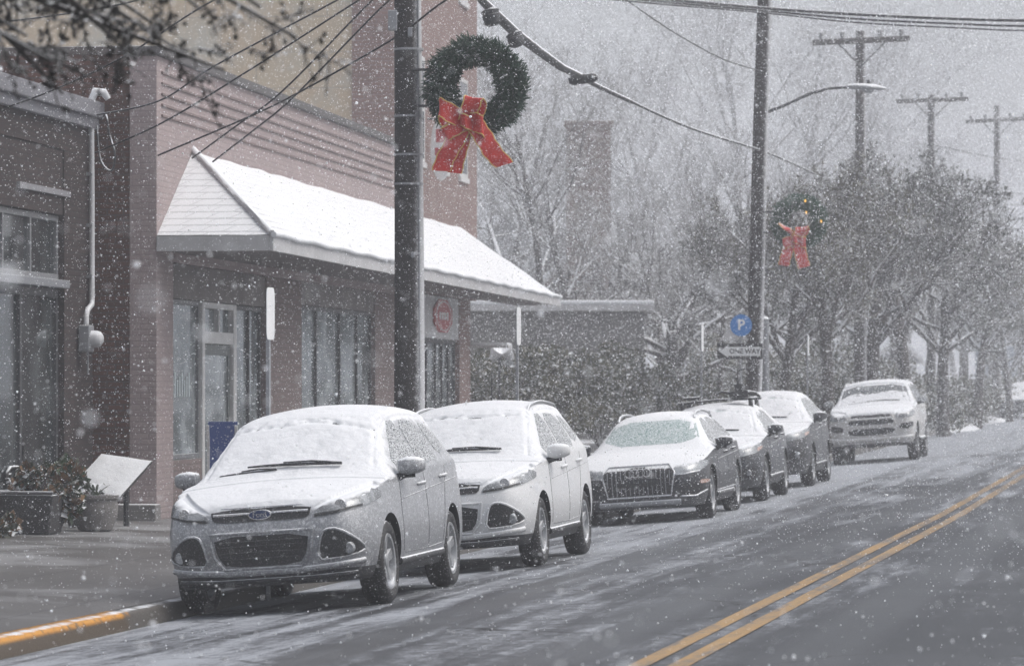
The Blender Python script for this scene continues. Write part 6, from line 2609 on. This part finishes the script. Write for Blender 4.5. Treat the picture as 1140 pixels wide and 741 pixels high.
# wrought bench, only its scrolled arm comes into the picture
bb_ = ground_pt(-42, 44.9)
be_ = thing('park_bench', 'black metal bench end with a scrolled arm above the trough', 'bench', bb_, (0, 0, FRAME_ROT - R(90)))
mb = MB()
for k in range(6):
    mb.box(-1.0, .62, -.24 + .08 * k, -.18 + .08 * k, .42, .45)
mb.build('seat', M['trough'], be_, bevel=0.008)
mb = MB()
for k in range(5):
    mb.box(-1.0, .62, .26 + .02 * k, .285 + .02 * k, .50 + .09 * k, .57 + .09 * k)
mb.build('backrest', M['trough'], be_, bevel=0.008)
for xx in (-.98, .64):
    mb = MB()
    mb.tube([(xx, .34, .62), (xx, .1, .70), (xx, -.18, .70), (xx, -.30, .64), (xx, -.30, .56), (xx, -.22, .53), (xx, -.17, .58), (xx, -.20, .63)], .022, 8)
    mb.build('arm', M['trough'], be_, smooth=60)
    mb = MB()
    mb.tube([(xx, .36, .95), (xx, .28, .45), (xx, .30, .2), (xx, .36, 0)], .022, 8)
    mb.tube([(xx, -.22, .54), (xx, -.20, .44), (xx, -.22, .2), (xx, -.28, 0)], .022, 8)
    mb.build('leg', M['trough'], be_, smooth=60)
# the scroll that shows at the left edge
mb = MB()
sc_ = Vector((.80, -.1, .60))
mb.tube([sc_ + Vector((.16 * math.cos(t) * (1 - .08 * t), .0, .11 * math.sin(t) * (1 - .08 * t))) for t in np.linspace(-.9, 4.6, 26)], .024, 8)
mb.build('scroll', M['trough'], be_, smooth=60)

# tilted information panel buried in snow
ib = ground_pt(128, 46.4)
ip = thing('information_panel', 'tilted flat information panel covered in smooth snow beside the brick wall', 'panel', ib)
cs_ = [at(88, 532, 46.1) - ib, at(130, 557, 45.7) - ib, at(169, 513, 46.25) - ib, at(113, 505, 46.75) - ib]
_pn = (cs_[1] - cs_[0]).cross(cs_[2] - cs_[0])          # the fourth corner lies in the plane of the other three
_cam = Vector((0, 0, CAMZ)) - ib
_ray = (at(113, 505, 46.7) - ib) - _cam
cs_[3] = _cam + _ray * (_pn.dot(cs_[0] - _cam) / _pn.dot(_ray))
nrm_ = (cs_[1] - cs_[0]).cross(cs_[3] - cs_[0]).normalized()
if nrm_.z < 0:
    nrm_ = -nrm_
mb = MB()
mb.prism([c - nrm_ * .035 for c in cs_], nrm_ * .033)
mb.build('panel', M['darkmetal'], ip, bevel=0.006)
cen = sum(cs_, Vector()) / 4
vs_, fs_ = [], []
NN = 10
for j in range(NN + 1):
    for i in range(NN + 1):
        a, b = i / NN, j / NN
        q = cs_[0].lerp(cs_[1], a).lerp(cs_[3].lerp(cs_[2], a), b)
        ed = min(a, 1 - a, b, 1 - b)
        q = q + nrm_ * (.004 + .022 * min(1, ed * 6) + .005 * noise.noise(q * 6))
        vs_.append(q)
for j in range(NN):
    for i in range(NN):
        a = j * (NN + 1) + i
        fs_.append((a, a + 1, a + NN + 2, a + NN + 1))
mb = MB()
mb.add(vs_, fs_)
mb.build('snow_layer', M['snow'], ip, smooth=60)
mb = MB()
mb.tube([(cen.x - .12, cen.y + .1, -.1), (cen.x - .12, cen.y + .05, cen.z - .02)], .035, 8)
mb.tube([(cen.x + .16, cen.y + .1, -.1), (cen.x + .16, cen.y + .05, cen.z - .02)], .035, 8)
mb.build('leg', M['darkmetal'], ip)

# low kerb wall along the pink shop's foot
lw_ = shop_empty('low_wall', 'low weathered concrete footing wall along the brick flank', 'wall', 0, 0, 0)
mb = MB()
mb.box(-.32, -.012, -.06, 1.2, -.1, .20)
mb.build('wall', M['concrete'], lw_, bevel=0.02)


# ------------------------------------------------------------------ trees
def tubes_np(Pts, Rad, ns):
    N, K, _ = Pts.shape
    T = np.empty_like(Pts)
    T[:, 1:-1] = Pts[:, 2:] - Pts[:, :-2]
    T[:, 0] = Pts[:, 1] - Pts[:, 0]
    T[:, -1] = Pts[:, -1] - Pts[:, -2]
    T /= np.linalg.norm(T, axis=2, keepdims=True) + 1e-9
    ref = np.where(np.abs(T[:, :1, 2:3]) > .8, np.array([1.0, 0.2, 0]), np.array([0.1, 0.2, 1.0]))
    E = np.cross(T, np.broadcast_to(ref, T.shape))
    E /= np.linalg.norm(E, axis=2, keepdims=True) + 1e-9
    G = np.cross(T, E)
    ang = np.arange(ns) * 2 * np.pi / ns
    V = Pts[:, :, None, :] + Rad[:, :, None, None] * (E[:, :, None, :] * np.cos(ang)[None, None, :, None] + G[:, :, None, :] * np.sin(ang)[None, None, :, None])
    V = V.reshape(-1, 3)
    i = np.arange(K - 1)[:, None]
    k = np.arange(ns)[None, :]
    a = i * ns + k
    b = i * ns + (k + 1) % ns
    Q = np.stack([a, b, b + ns, a + ns], -1).reshape(-1, 4)
    Q = (Q[None] + (np.arange(N) * K * ns)[:, None, None]).reshape(-1, 4)
    return V, Q


def polyl(rng, S0, D, L, K, jit, trop):
    N = len(S0)
    P_ = np.empty((N, K, 3))
    P_[:, 0] = S0
    d = D.copy()
    st = (L / (K - 1))[:, None]
    for i in range(1, K):
        d = d + rng.normal(0, jit, (N, 3)) + np.array([0, 0, trop])
        d /= np.linalg.norm(d, axis=1, keepdims=True)
        P_[:, i] = P_[:, i - 1] + d * st
    return P_


def children(rng, P_, R_, L_, m, ang, angsd, tmin, tmax, lf, lfsd, taper, K, jit, trop, rfac, bias=0.0):
    N, KP, _ = P_.shape
    t = np.sort(rng.uniform(tmin, tmax, (N, m)), axis=1).ravel()
    ip = np.repeat(np.arange(N), m)
    x = t * (KP - 1)
    i0 = np.minimum(x.astype(int), KP - 2)
    f = (x - i0)[:, None]
    S0 = P_[ip, i0] * (1 - f) + P_[ip, i0 + 1] * f
    T = P_[ip, i0 + 1] - P_[ip, i0]
    T /= np.linalg.norm(T, axis=1, keepdims=True) + 1e-9
    q = rng.normal(0, 1, (len(ip), 3)) + np.array([0, 0, bias])
    q -= T * (q * T).sum(1, keepdims=True)
    q /= np.linalg.norm(q, axis=1, keepdims=True) + 1e-9
    a = np.radians(rng.normal(ang, angsd, len(ip)))[:, None]
    D = T * np.cos(a) + q * np.sin(a)
    L = L_[ip] * np.clip(rng.normal(lf, lfsd, len(ip)), lf * .4, lf * 1.8) * (1.1 - .45 * t)
    C = polyl(rng, S0, D, L, K, jit, trop)
    rpar = R_[ip, i0] * (1 - f[:, 0]) + R_[ip, i0 + 1] * f[:, 0]
    r0 = np.maximum(rpar * rfac, .0035)
    RR = r0[:, None] * np.linspace(1, taper, K)[None, :]
    return C, RR, L


def tree_proto(seed, H, r0, kind):
    """one tree: (limb mesh, twig arrays, leaf arrays) as mesh data"""
    rng = np.random.default_rng(seed)
    if kind == 'street':       # dense, rounded, many stems from low down
        trunk = polyl(rng, np.zeros((1, 3)), np.array([[0, 0, 1.0]]), np.array([H * .62]), 9, .06, .02)
        TR = (r0 * np.linspace(1, .42, 9))[None]
        l1 = children(rng, trunk, TR, np.array([H]), 13, 50, 13, .38, 1.0, .42, .08, .28, 8, .10, .03, .55)
        l2 = children(rng, *l1, 9, 42, 13, .2, 1.0, .46, .10, .25, 6, .12, .06, .6)
        l3 = children(rng, *l2, 8, 40, 14, .15, 1.0, .50, .12, .3, 5, .12, .07, .6)
        l4 = children(rng, *l3, 7, 38, 15, .1, 1.0, .55, .14, .35, 4, .14, .08, .6)
        leaf, lsize = 11000, .05
    elif kind == 'bare':
        trunk = polyl(rng, np.zeros((1, 3)), np.array([[0, 0, 1.0]]), np.array([H * .75]), 10, .05, .03)
        TR = (r0 * np.linspace(1, .3, 10))[None]
        l1 = children(rng, trunk, TR, np.array([H]), 14, 48, 12, .28, 1.0, .46, .09, .22, 9, .09, .05, .55)
        l2 = children(rng, *l1, 9, 42, 14, .2, 1.0, .45, .10, .25, 7, .12, .03, .55)
        l3 = children(rng, *l2, 7, 42, 15, .15, 1.0, .45, .12, .3, 5, .15, .02, .55)
        l4 = children(rng, *l3, 5, 45, 16, .1, 1.0, .5, .12, .4, 4, .18, .0, .6)
        leaf, lsize = 0, 0
    elif kind == 'spread':     # low snow-laden spreading limbs
        trunk = polyl(rng, np.zeros((1, 3)), np.array([[0.05, 0, 1.0]]), np.array([H * .45]), 7, .08, .0)
        TR = (r0 * np.linspace(1, .55, 7))[None]
        l1 = children(rng, trunk, TR, np.array([H]), 11, 68, 13, .35, 1.0, .62, .10, .25, 10, .12, .0, .6)
        l2 = children(rng, *l1, 8, 50, 14, .2, 1.0, .42, .10, .25, 7, .16, .02, .55)
        l3 = children(rng, *l2, 7, 48, 15, .15, 1.0, .45, .12, .3, 5, .2, .02, .55)
        l4 = children(rng, *l3, 5, 48, 16, .1, 1.0, .5, .12, .4, 4, .2, .0, .6)
        leaf, lsize = 0, 0
    parts = []
    for (P_, R_), ns in (((trunk, TR), 12), (l1[:2], 7), (l2[:2], 5)):
        parts.append(tubes_np(P_, R_, ns))
    V, Q, o = [], [], 0
    for v, q in parts:
        V.append(v)
        Q.append(q + o)
        o += len(v)
    limb = (np.concatenate(V), np.concatenate(Q))
    V, Q, o = [], [], 0
    for P_, R_ in (l3[:2], l4[:2]):
        v, q = tubes_np(P_, np.maximum(R_, .0045), 3)
        V.append(v)
        Q.append(q + o)
        o += len(v)
    nb = sum(len(q) for q in Q)
    mi = np.zeros(nb, np.int32)
    if leaf:
        C = l4[0]
        i = rng.integers(0, len(C), leaf)
        t = rng.uniform(.2, 1, leaf) * (C.shape[1] - 1)
        i0 = np.minimum(t.astype(int), C.shape[1] - 2)
        f = (t - i0)[:, None]
        p = C[i, i0] * (1 - f) + C[i, i0 + 1] * f
        lv, lq = leaf_cloud(leaf, rng, lambda m: (p, rng.normal(0, 1, (m, 3)) + np.array([0, 0, -.1])), lsize, 2.2)
        V.append(lv)
        Q.append(lq + o)
        mi = np.concatenate([mi, np.ones(leaf, np.int32)])
    return limb, (np.concatenate(V), np.concatenate(Q), mi)


PROTO = {}


def proto(key, seed, H, r0, kind, mats, bark='bark'):
    limb, tw = tree_proto(seed, H, r0, kind)
    ml = np_mesh('trunk', limb[0], limb[1], [M[bark]], False, True)
    mt = np_mesh('crown', tw[0], tw[1], mats, False, False, tw[2])
    PROTO[key] = (ml, mt, H)


proto('street_a', 11, 7.0, .17, 'street', [M['twig'], M['leaf_dark']])
proto('street_b', 23, 7.0, .16, 'street', [M['twig'], M['leaf_olive']])
proto('bare_a', 31, 15.0, .19, 'bare', [M['twig_far']])
proto('bare_b', 47, 15.0, .18, 'bare', [M['twig_far']])
proto('spread_a', 57, 8.0, .22, 'spread', [M['twig']])


def tree(key, px, y, H, rot, label, name, group, sxy=1.0, z=0.0):
    ml, mt, h0 = PROTO[key]
    b = ground_pt(px, y)
    b.z += z - .05
    root = thing(name, label, 'tree', b, (0, 0, R(rot)), group)
    s = H / h0
    root.scale = (s * sxy, s * sxy, s)
    for me, nm in ((ml, 'trunk'), (mt, 'crown')):
        o = bpy.data.objects.new(nm, me)
        COL.objects.link(o)
        o.parent = root
    return root


GS = 'dense street trees along the verge'
tree('bare_a', 742, 108, 7.6, 10, 'low snowy bare tree left of the one way sign', 'street_tree', GS, 1.15)
tree('bare_b', 800, 104, 7.8, 80, 'twiggy tree directly behind the one way sign and leaning pole', 'street_tree', GS, 1.05)
tree('street_a', 872, 93, 7.4, 200, 'dense dark tree behind the far wreath', 'street_tree', GS, .95)
tree('street_b', 921, 90, 8.0, 130, 'dense tree between the far wreath and the crossarm pole', 'street_tree', GS, 1.0)
tree('street_a', 966, 98, 8.9, 300, 'broad dense tree standing right behind the off road suv', 'street_tree', GS, 1.1)
tree('street_b', 1012, 108, 9.2, 40, 'dense tree just right of the off road suv', 'street_tree', GS, 1.05)
tree('street_a', 1050, 116, 8.8, 160, 'dense tree between the second crossarm pole and the snow banks', 'street_tree', GS, 1.0)
tree('street_b', 1088, 128, 8.0, 250, 'greyer dense tree near the right edge', 'street_tree', GS, 1.0)
tree('street_a', 1124, 142, 6.2, 20, 'faint dense tree above the farthest saloon', 'street_tree', GS, 1.0)
for i, (px, y, h, k, lab) in enumerate(((735, 128, 7.0, 'a', 'second row dense tree above the low roof end'), (786, 132, 7.5, 'b', 'second row dense tree left of the parking disc'),
                                        (842, 126, 7.6, 'b', 'second row dense tree hidden by the leaning pole'), (897, 130, 8.2, 'a', 'second row dense tree under the street lamp head'),
                                        (944, 138, 9.0, 'b', 'second row dense tree by the nearest crossarm pole'), (990, 146, 9.2, 'a', 'second row dense tree between the crossarm poles'),
                                        (1034, 152, 9.0, 'b', 'second row dense tree at the middle crossarm pole foot'), (1072, 164, 9.0, 'a', 'second row dense tree behind the snow banks'),
                                        (1108, 176, 9.0, 'b', 'second row dense tree at the faintest crossarm pole foot'), (1140, 185, 9.0, 'a', 'second row dense tree cut by the right edge'))):
    tree('street_' + k, px, y, h, 47 * i, lab, 'street_tree', GS, 1.15)
GB = 'tall bare trees fading into the snowfall'
tree('bare_a', 745, 185, 19, 30, 'tall bare tree fading above the sagging cable', 'bare_tree', GB)
tree('bare_b', 805, 200, 23, 100, 'tallest bare tree left of the leaning pole', 'bare_tree', GB)
tree('bare_a', 880, 205, 23, 170, 'tall bare tree right behind the leaning pole top', 'bare_tree', GB)
tree('bare_b', 938, 215, 22, 230, 'tall bare tree behind the nearest crossarm pole', 'bare_tree', GB)
tree('bare_a', 1010, 220, 18, 290, 'faint bare tree between the two crossarm poles', 'bare_tree', GB)
tree('bare_b', 1062, 260, 18, 10, 'faintest bare tree right of the middle crossarm pole', 'bare_tree', GB)
tree('bare_a', 690, 195, 15, 60, 'pale bare tree above the brick chimney', 'bare_tree', GB)
GW = 'snow laden trees behind the near wreath'
tree('bare_b', 600, 110, 11.5, 70, 'tall snow laden tree immediately right of the near wreath', 'snowy_tree', GW, 1.15)
tree('spread_a', 545, 112, 9.5, 0, 'spreading snow laden tree above the canopy end', 'snowy_tree', GW, 1.1)
tree('spread_a', 690, 112, 7.4, 140, 'low spreading tree in front of the brick chimney', 'snowy_tree', GW, 1.1)
tree('spread_a', 752, 100, 7.2, 250, 'spreading snow laden tree over the long low roof end', 'snowy_tree', GW, 1.2)
tree('bare_a', 700, 118, 9.0, 120, 'fine twigged snowy tree between the brick tower and the leaning pole', 'snowy_tree', GW, 1.2)
tree('bare_b', 652, 109, 8.8, 20, 'fine twigged snowy tree in front of the brick tower', 'snowy_tree', GW, 1.2)
tree('bare_b', 790, 122, 9.6, 200, 'fine twigged snowy tree left of the leaning pole', 'snowy_tree', GW, 1.2)
tree('bare_a', 560, 135, 14.5, 200, 'fainter snow laden tree behind the bow of the near wreath', 'snowy_tree', GW)

# evergreen screen beneath the long low roof
GH = 'evergreen shrubs past the canopy end'
for i, (px, y, w, h, lab) in enumerate(((548, 86, 2.1, 2.1, 'evergreen shrub nearest the canopy end'), (588, 88, 2.4, 2.4, 'tall evergreen shrub above the white suv'),
                                        (630, 87, 2.3, 2.3, 'evergreen shrub in the middle of the screen'), (668, 90, 2.4, 2.45, 'tall evergreen shrub behind the estate car'),
                                        (706, 92, 2.1, 2.0, 'evergreen shrub at the right end of the screen'), (612, 84, 1.6, 1.5, 'low evergreen shrub in front of the screen'))):
    plant_at(px, y, w, h, 5200, lab, [M['leaf_dark'], M['leaf_olive']], 60 + i, 0.085, 'evergreen_shrub', GH)
for i, (px, y, w, h, lab) in enumerate(((775, 92, 1.5, 1.5, 'low shrub under the one way sign'), (876, 90, 1.5, 1.7, 'low shrub right of the leaning pole foot'), (912, 98, 1.5, 1.4, 'low shrub left of the off road suv'),
                                        (1050, 118, 1.8, 1.1, 'low shrub behind the nearer snow bank'), (1082, 132, 1.8, 1.1, 'low shrub behind the farther snow bank'))):
    plant_at(px, y, w, h, 2200, lab, [M['leaf_olive'], M['leaf_dark']], 80 + i, 0.085, 'verge_shrub', 'low shrubs along the verge')

for i, (px, y, w, h, lab) in enumerate(((760, 112, 3.4, 1.6, 'tall dark thicket behind the roof rack car'), (812, 116, 3.2, 2.8, 'tall dark thicket behind the leaning pole foot'), (862, 112, 3.2, 2.6, 'tall dark thicket right of the steel column'),
                                        (908, 116, 3.2, 2.8, 'tall dark thicket left of the off road suv'), (956, 122, 3.4, 2.0, 'tall dark thicket behind the off road suv roof'), (1004, 130, 3.4, 1.5, 'tall dark thicket right of the off road suv roof'),
                                        (1046, 138, 3.4, 1.3, 'tall thicket behind the nearer snow bank'), (1090, 152, 3.6, 1.2, 'tall thicket behind the farther snow bank'), (1132, 168, 3.8, 1.6, 'tall thicket above the farthest saloon'))):
    plant_at(px, y, w, h, 3600, lab, [M['leaf_dark'], M['leaf_olive']], 100 + i, 0.12, 'thicket', 'thickets behind the street trees')

# ------------------------------------------------------------------ buildings beyond
lo = thing('low_building', 'long low grey building with a snow edged flat roof behind the evergreens', 'building', at(530, 428, 97) * 1.0, (0, 0, 0))
lo.location.z = 0
zt_ = at(530, 337, 97).z
wid_ = (728 - 530) * 97 / F
mb = MB()
mb.box(-2.0, wid_ - .25, 0, 8, -.3, zt_ - .22)
mb.build('wall', make_mat('grey_render', (0.20, 0.195, 0.19), 0.9, var=0.35, var_scale=1.2, thr=0.6, speck=0.2), lo)
mb = MB()
mb.box(-2.2, wid_, -.35, 8.2, zt_ - .21, zt_ - .06)
rf = mb.build('roof', M['fascia'], lo, bevel=0.02)
mb = MB()
mb.box(-2.2, wid_, -.36, 8.2, zt_ - .055, zt_ + .06)
mb.build('snow_layer', M['snow'], rf, bevel=0.05)
for xx in (.4, 2.2, 3.3):
    mb = MB()
    mb.box(xx, xx + .9, -.02, .03, 1.0, 2.4)
    w_ = mb.build('window', M['dark_frame'], lo)
    mb = MB()
    mb.box(xx + .08, xx + .82, -.03, -.022, 1.08, 2.32)
    mb.build('pane', M['carglass'], w_)


def house(px0, px1, y, eave_py, ridge_py, wall, label, wins=(), chim=None, depth=9, name='house'):
    b = at(px0, 428, y)
    root = thing(name, label, 'house', (b.x, y, 0), (0, 0, 0))
    w = (px1 - px0) * y / F
    ze, zr = at(px0, eave_py, y).z, at(px0, ridge_py, y).z
    mb = MB()
    mb.prism([(0, 0, -.5), (w, 0, -.5), (w, 0, ze), (w / 2, 0, zr), (0, 0, ze)], (0, depth, 0))
    mb.build('wall', wall, root)
    mb = MB()
    ov = .35
    k = (zr - ze) / (w / 2)
    for sgn in (0, 1):
        A_ = [(-ov, -.3, ze - ov * k), (w / 2, -.3, zr), (w / 2, -.3, zr + .16), (-ov, -.3, ze - ov * k + .16)]
        if sgn:
            A_ = [(w - a, b_, c) for a, b_, c in A_]
        mb.prism(A_, (0, depth + .6, 0))
    r_ = mb.build('roof', M['snow'], root)
    mb = MB()
    for sgn in (0, 1):
        A_ = [(-ov, -.33, ze - ov * k - .16), (w / 2, -.33, zr - .16), (w / 2, -.33, zr - .01), (-ov, -.33, ze - ov * k - .01)]
        if sgn:
            A_ = [(w - a, b_, c) for a, b_, c in A_]
        mb.prism(A_, (0, .06, 0))
    mb.build('barge_board', M['trim'], r_)
    for (a, b2, c, d) in wins:
        x0, x1 = (a - px0) * y / F, (c - px0) * y / F
        z1, z0 = at(px0, b2, y).z, at(px0, d, y).z
        mb = MB()
        mb.box(x0, x1, -.05, .02, z0, z1)
        wn = mb.build('window', M['trim'], root)
        mb = MB()
        mb.box(x0 + .1, x1 - .1, -.06, -.052, z0 + .1, z1 - .1)
        mb.build('pane', M['carglass'], wn)
    if chim:
        (a, b2, c, d) = chim
        x0, x1 = (a - px0) * y / F, (c - px0) * y / F
        z1, z0 = at(px0, b2, y).z, at(px0, d, y).z
        mb = MB()
        mb.box(x0, x1, 1.5, 1.5 + (x1 - x0), z0, z1)
        mb.box(x0 - .07, x1 + .07, 1.43, 1.57 + (x1 - x0), z1, z1 + .14)
        mb.build('chimney', M['far_brick'], r_)
    return root


M['pale_siding'] = make_mat('pale_siding', (0.30, 0.30, 0.31), 0.8, var=0.15, thr=0.6, speck=0.2)
M['blue_siding'] = make_mat('blue_grey_siding', (0.24, 0.28, 0.33), 0.8, var=0.2, thr=0.6, speck=0.2)
house(540, 634, 140, 262, 205, M['pale_siding'], 'pale gabled house half hidden by snowy limbs above the canopy end', [(572, 290, 588, 318), (603, 290, 618, 318)])
bt = thing('brick_tower', 'square brown brick chimney tower rising beyond the snowy limbs', 'tower', (at(631, 428, 122).x, 122, 0))
wt_ = (680 - 631) * 122 / F
mb = MB()
mb.box(0, wt_, 0, wt_, -.3, at(631, 139, 122).z)
mb.build('shaft', M['far_brick'], bt)
mb = MB()
mb.box(-.08, wt_ + .08, -.08, wt_ + .08, at(631, 139, 122).z, at(631, 136, 122).z + .06)
mb.build('cap', make_mat('snowy_cap', (0.2, 0.15, 0.13), 0.8, thr=0.3), bt, bevel=0.03)
house(598, 668, 132, 318, 285, M['far_brick'], 'low brick house with a snowy gable behind the spreading tree', [(612, 322, 622, 340)])
house(770, 836, 150, 352, 322, M['pale_siding'], 'pale small house with snowy gable behind the one way sign', [(780, 360, 792, 384), (808, 360, 820, 384)])
house(976, 1020, 170, 395, 372, M['pale_siding'], 'pale far house low between the trunks above the off road suv', [(984, 398, 992, 412)])
house(1108, 1190, 205, 345, 305, M['blue_siding'], 'blue grey far house at the right edge behind the trees', [(1120, 362, 1130, 385)])

# bare tree whose twigs hang in at the top left, close to the camera
rng_n = np.random.default_rng(77)


def near_tree():
    b = Vector((-5.3, 15.1, gz(*uv_of(-5.3, 15.1))))
    root = thing('near_tree', 'blurred overhanging tree with drooping dark twigs at the top left', 'tree', b)
    trunk = polyl(rng_n, np.zeros((1, 3)), np.array([[0.04, 0, 1.0]]), np.array([6.6]), 10, .03, .02)
    TR = (.17 * np.linspace(1, .4, 10))[None]
    tips = [(250, 78, 12.0), (330, 42, 11.6), (205, 60, 12.4), (150, 66, 11.8), (96, 84, 12.2), (60, 70, 11.5), (290, 8, 12.2), (225, 12, 11.4), (120, 20, 12.6), (30, 40, 12.0), (175, 30, 12.1), (70, 104, 12.4)]
    LP = []
    for k, (px, py, yy) in enumerate(tips):
        s0 = trunk[0, 5 + k % 4]
        e = np.array(at(px, py, yy * 1.2) - b)
        pts = []
        wob = rng_n.normal(0, .02, (12, 3)).cumsum(0)
        for j, t in enumerate(np.linspace(0, 1, 12)):
            q = s0 * (1 - t) + e * t
            q = q + np.array([0, 0, .50 * math.sin(math.pi * t) ** 1.0 * (1 - .35 * t)]) + wob[j] * (t * (1 - t) * 4)
            pts.append(q)
        LP.append(pts)
    LP = np.array(LP)
    LR = np.broadcast_to(np.linspace(.055, .0060, 12), (len(tips), 12)).copy()
    LL = np.full(len(tips), 2.4)
    l2 = children(rng_n, LP, LR, LL, 34, 52, 16, .45, 1.0, .13, .04, .35, 8, .17, -.03, .45)
    l3 = children(rng_n, *l2, 7, 50, 18, .1, 1.0, .45, .12, .4, 6, .2, -.03, .5)
    V, Q, o = [], [], 0
    for (P_, R_), ns in (((trunk, TR), 12), ((LP, LR), 8), ((l2[0], np.clip(l2[1], .0032, .008)), 5)):
        v, q = tubes_np(P_, R_, ns)
        V.append(v)
        Q.append(q + o)
        o += len(v)
    np_mesh('trunk', np.concatenate(V), np.concatenate(Q), [M['twig_near']], root, True)
    v, q = tubes_np(l3[0], np.clip(l3[1], .0020, .0034), 4)
    C = l3[0]
    n = 9500
    i = rng_n.integers(0, len(C), n)
    t = rng_n.integers(1, C.shape[1], n)
    p = C[i, t]
    lv, lq = leaf_cloud(n, rng_n, lambda m: (p, rng_n.normal(0, 1, (m, 3)) + np.array([0, 0, -.5])), .024, 2.6)
    np_mesh('crown', np.concatenate([v, lv]), np.concatenate([q, lq + len(v)]), [M['twig_near']], root)


near_tree()

# ------------------------------------------------------------------ falling snow
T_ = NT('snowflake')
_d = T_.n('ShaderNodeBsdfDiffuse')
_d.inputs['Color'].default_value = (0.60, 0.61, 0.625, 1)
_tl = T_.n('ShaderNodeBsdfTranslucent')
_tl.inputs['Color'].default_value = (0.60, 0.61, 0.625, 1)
_mx = T_.n('ShaderNodeAddShader')  # extra light put into the flakes: summed diffuse and translucent exceed full reflectance
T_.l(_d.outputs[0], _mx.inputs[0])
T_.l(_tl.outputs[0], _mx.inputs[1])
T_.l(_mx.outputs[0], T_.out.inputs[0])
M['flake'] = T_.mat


def flakes():
    rng = np.random.default_rng(2024)
    out = []
    for (y0, y1, dens, s) in ((3.0, 14, 12, 1.0), (14, 30, 22, 0.72), (30, 50, 44, 0.80), (50, 80, 30, 1.15), (80, 112, 16, 1.8), (112, 185, 8.0, 2.7)):
        w1, h1 = .1333 * y1 + 1.6, .1002 * y1 + 1.0
        top = CAMZ + h1
        vol = (y1 - y0) * 2 * w1 * (top + .35)
        n = int(vol * dens)
        p = np.stack([rng.uniform(-w1, w1, n), rng.uniform(y0, y1, n), rng.uniform(-.3, top, n)], 1)
        keep = (np.abs(p[:, 0]) < .1333 * p[:, 1] + 1.6) & (p[:, 2] < CAMZ + .1002 * p[:, 1] + 1.0)
        # none indoors
        rx, ry = p[:, 0] - AX, p[:, 1] - AY
        along, back = rx * SP + ry * CP, -rx * CP + ry * SP
        keep &= ~((back > -.02) & (along > -.02) & (along < 28.5))
        keep &= ~((back > .7) & (along > -10) & (along < 0.1))
        p = p[keep]
        r = np.exp(rng.normal(math.log(.0036), .42, len(p))) * s
        out.append((p, np.clip(r, .0014, .02)))
    p = np.concatenate([a for a, _ in out])
    r = np.concatenate([b for _, b in out])
    n = len(p)
    base = np.array([[1, 1, 1], [1, -1, -1], [-1, 1, -1], [-1, -1, 1]], float) / 1.3
    A = rng.normal(0, 1, (n, 3, 3))
    q, _ = np.linalg.qr(A)
    st = rng.uniform(.65, 1.25, (n, 1, 3))
    V = np.einsum('nij,kj->nki', q, base) * st * r[:, None, None] + p[:, None, :]
    Fq = np.array([[0, 1, 2], [0, 3, 1], [0, 2, 3], [1, 3, 2]])
    Q = (Fq[None] + (np.arange(n) * 4)[:, None, None]).reshape(-1, 3)
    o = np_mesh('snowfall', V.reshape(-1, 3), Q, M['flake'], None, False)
    o['kind'] = 'stuff'
    print('flakes', n)


flakes()

# ------------------------------------------------------------------ air full of fine snow
hz = MB()
hz.box(-560, 640, -90, 900, -2.2, 34)
ho = hz.build('haze', bpy.data.materials.new('snowy_air'))
hm = ho.data.materials[0]
hm.use_nodes = True
hm.node_tree.nodes.clear()
_o = hm.node_tree.nodes.new('ShaderNodeOutputMaterial')
_v = hm.node_tree.nodes.new('ShaderNodeVolumePrincipled')
_v.inputs['Color'].default_value = (0.93, 0.95, 1.0, 1)
_v.inputs['Density'].default_value = 0.0021
_v.inputs['Anisotropy'].default_value = 0.15
hm.node_tree.links.new(_v.outputs[0], _o.inputs['Volume'])
ho['kind'] = 'stuff'
bpy.context.view_layer.update()
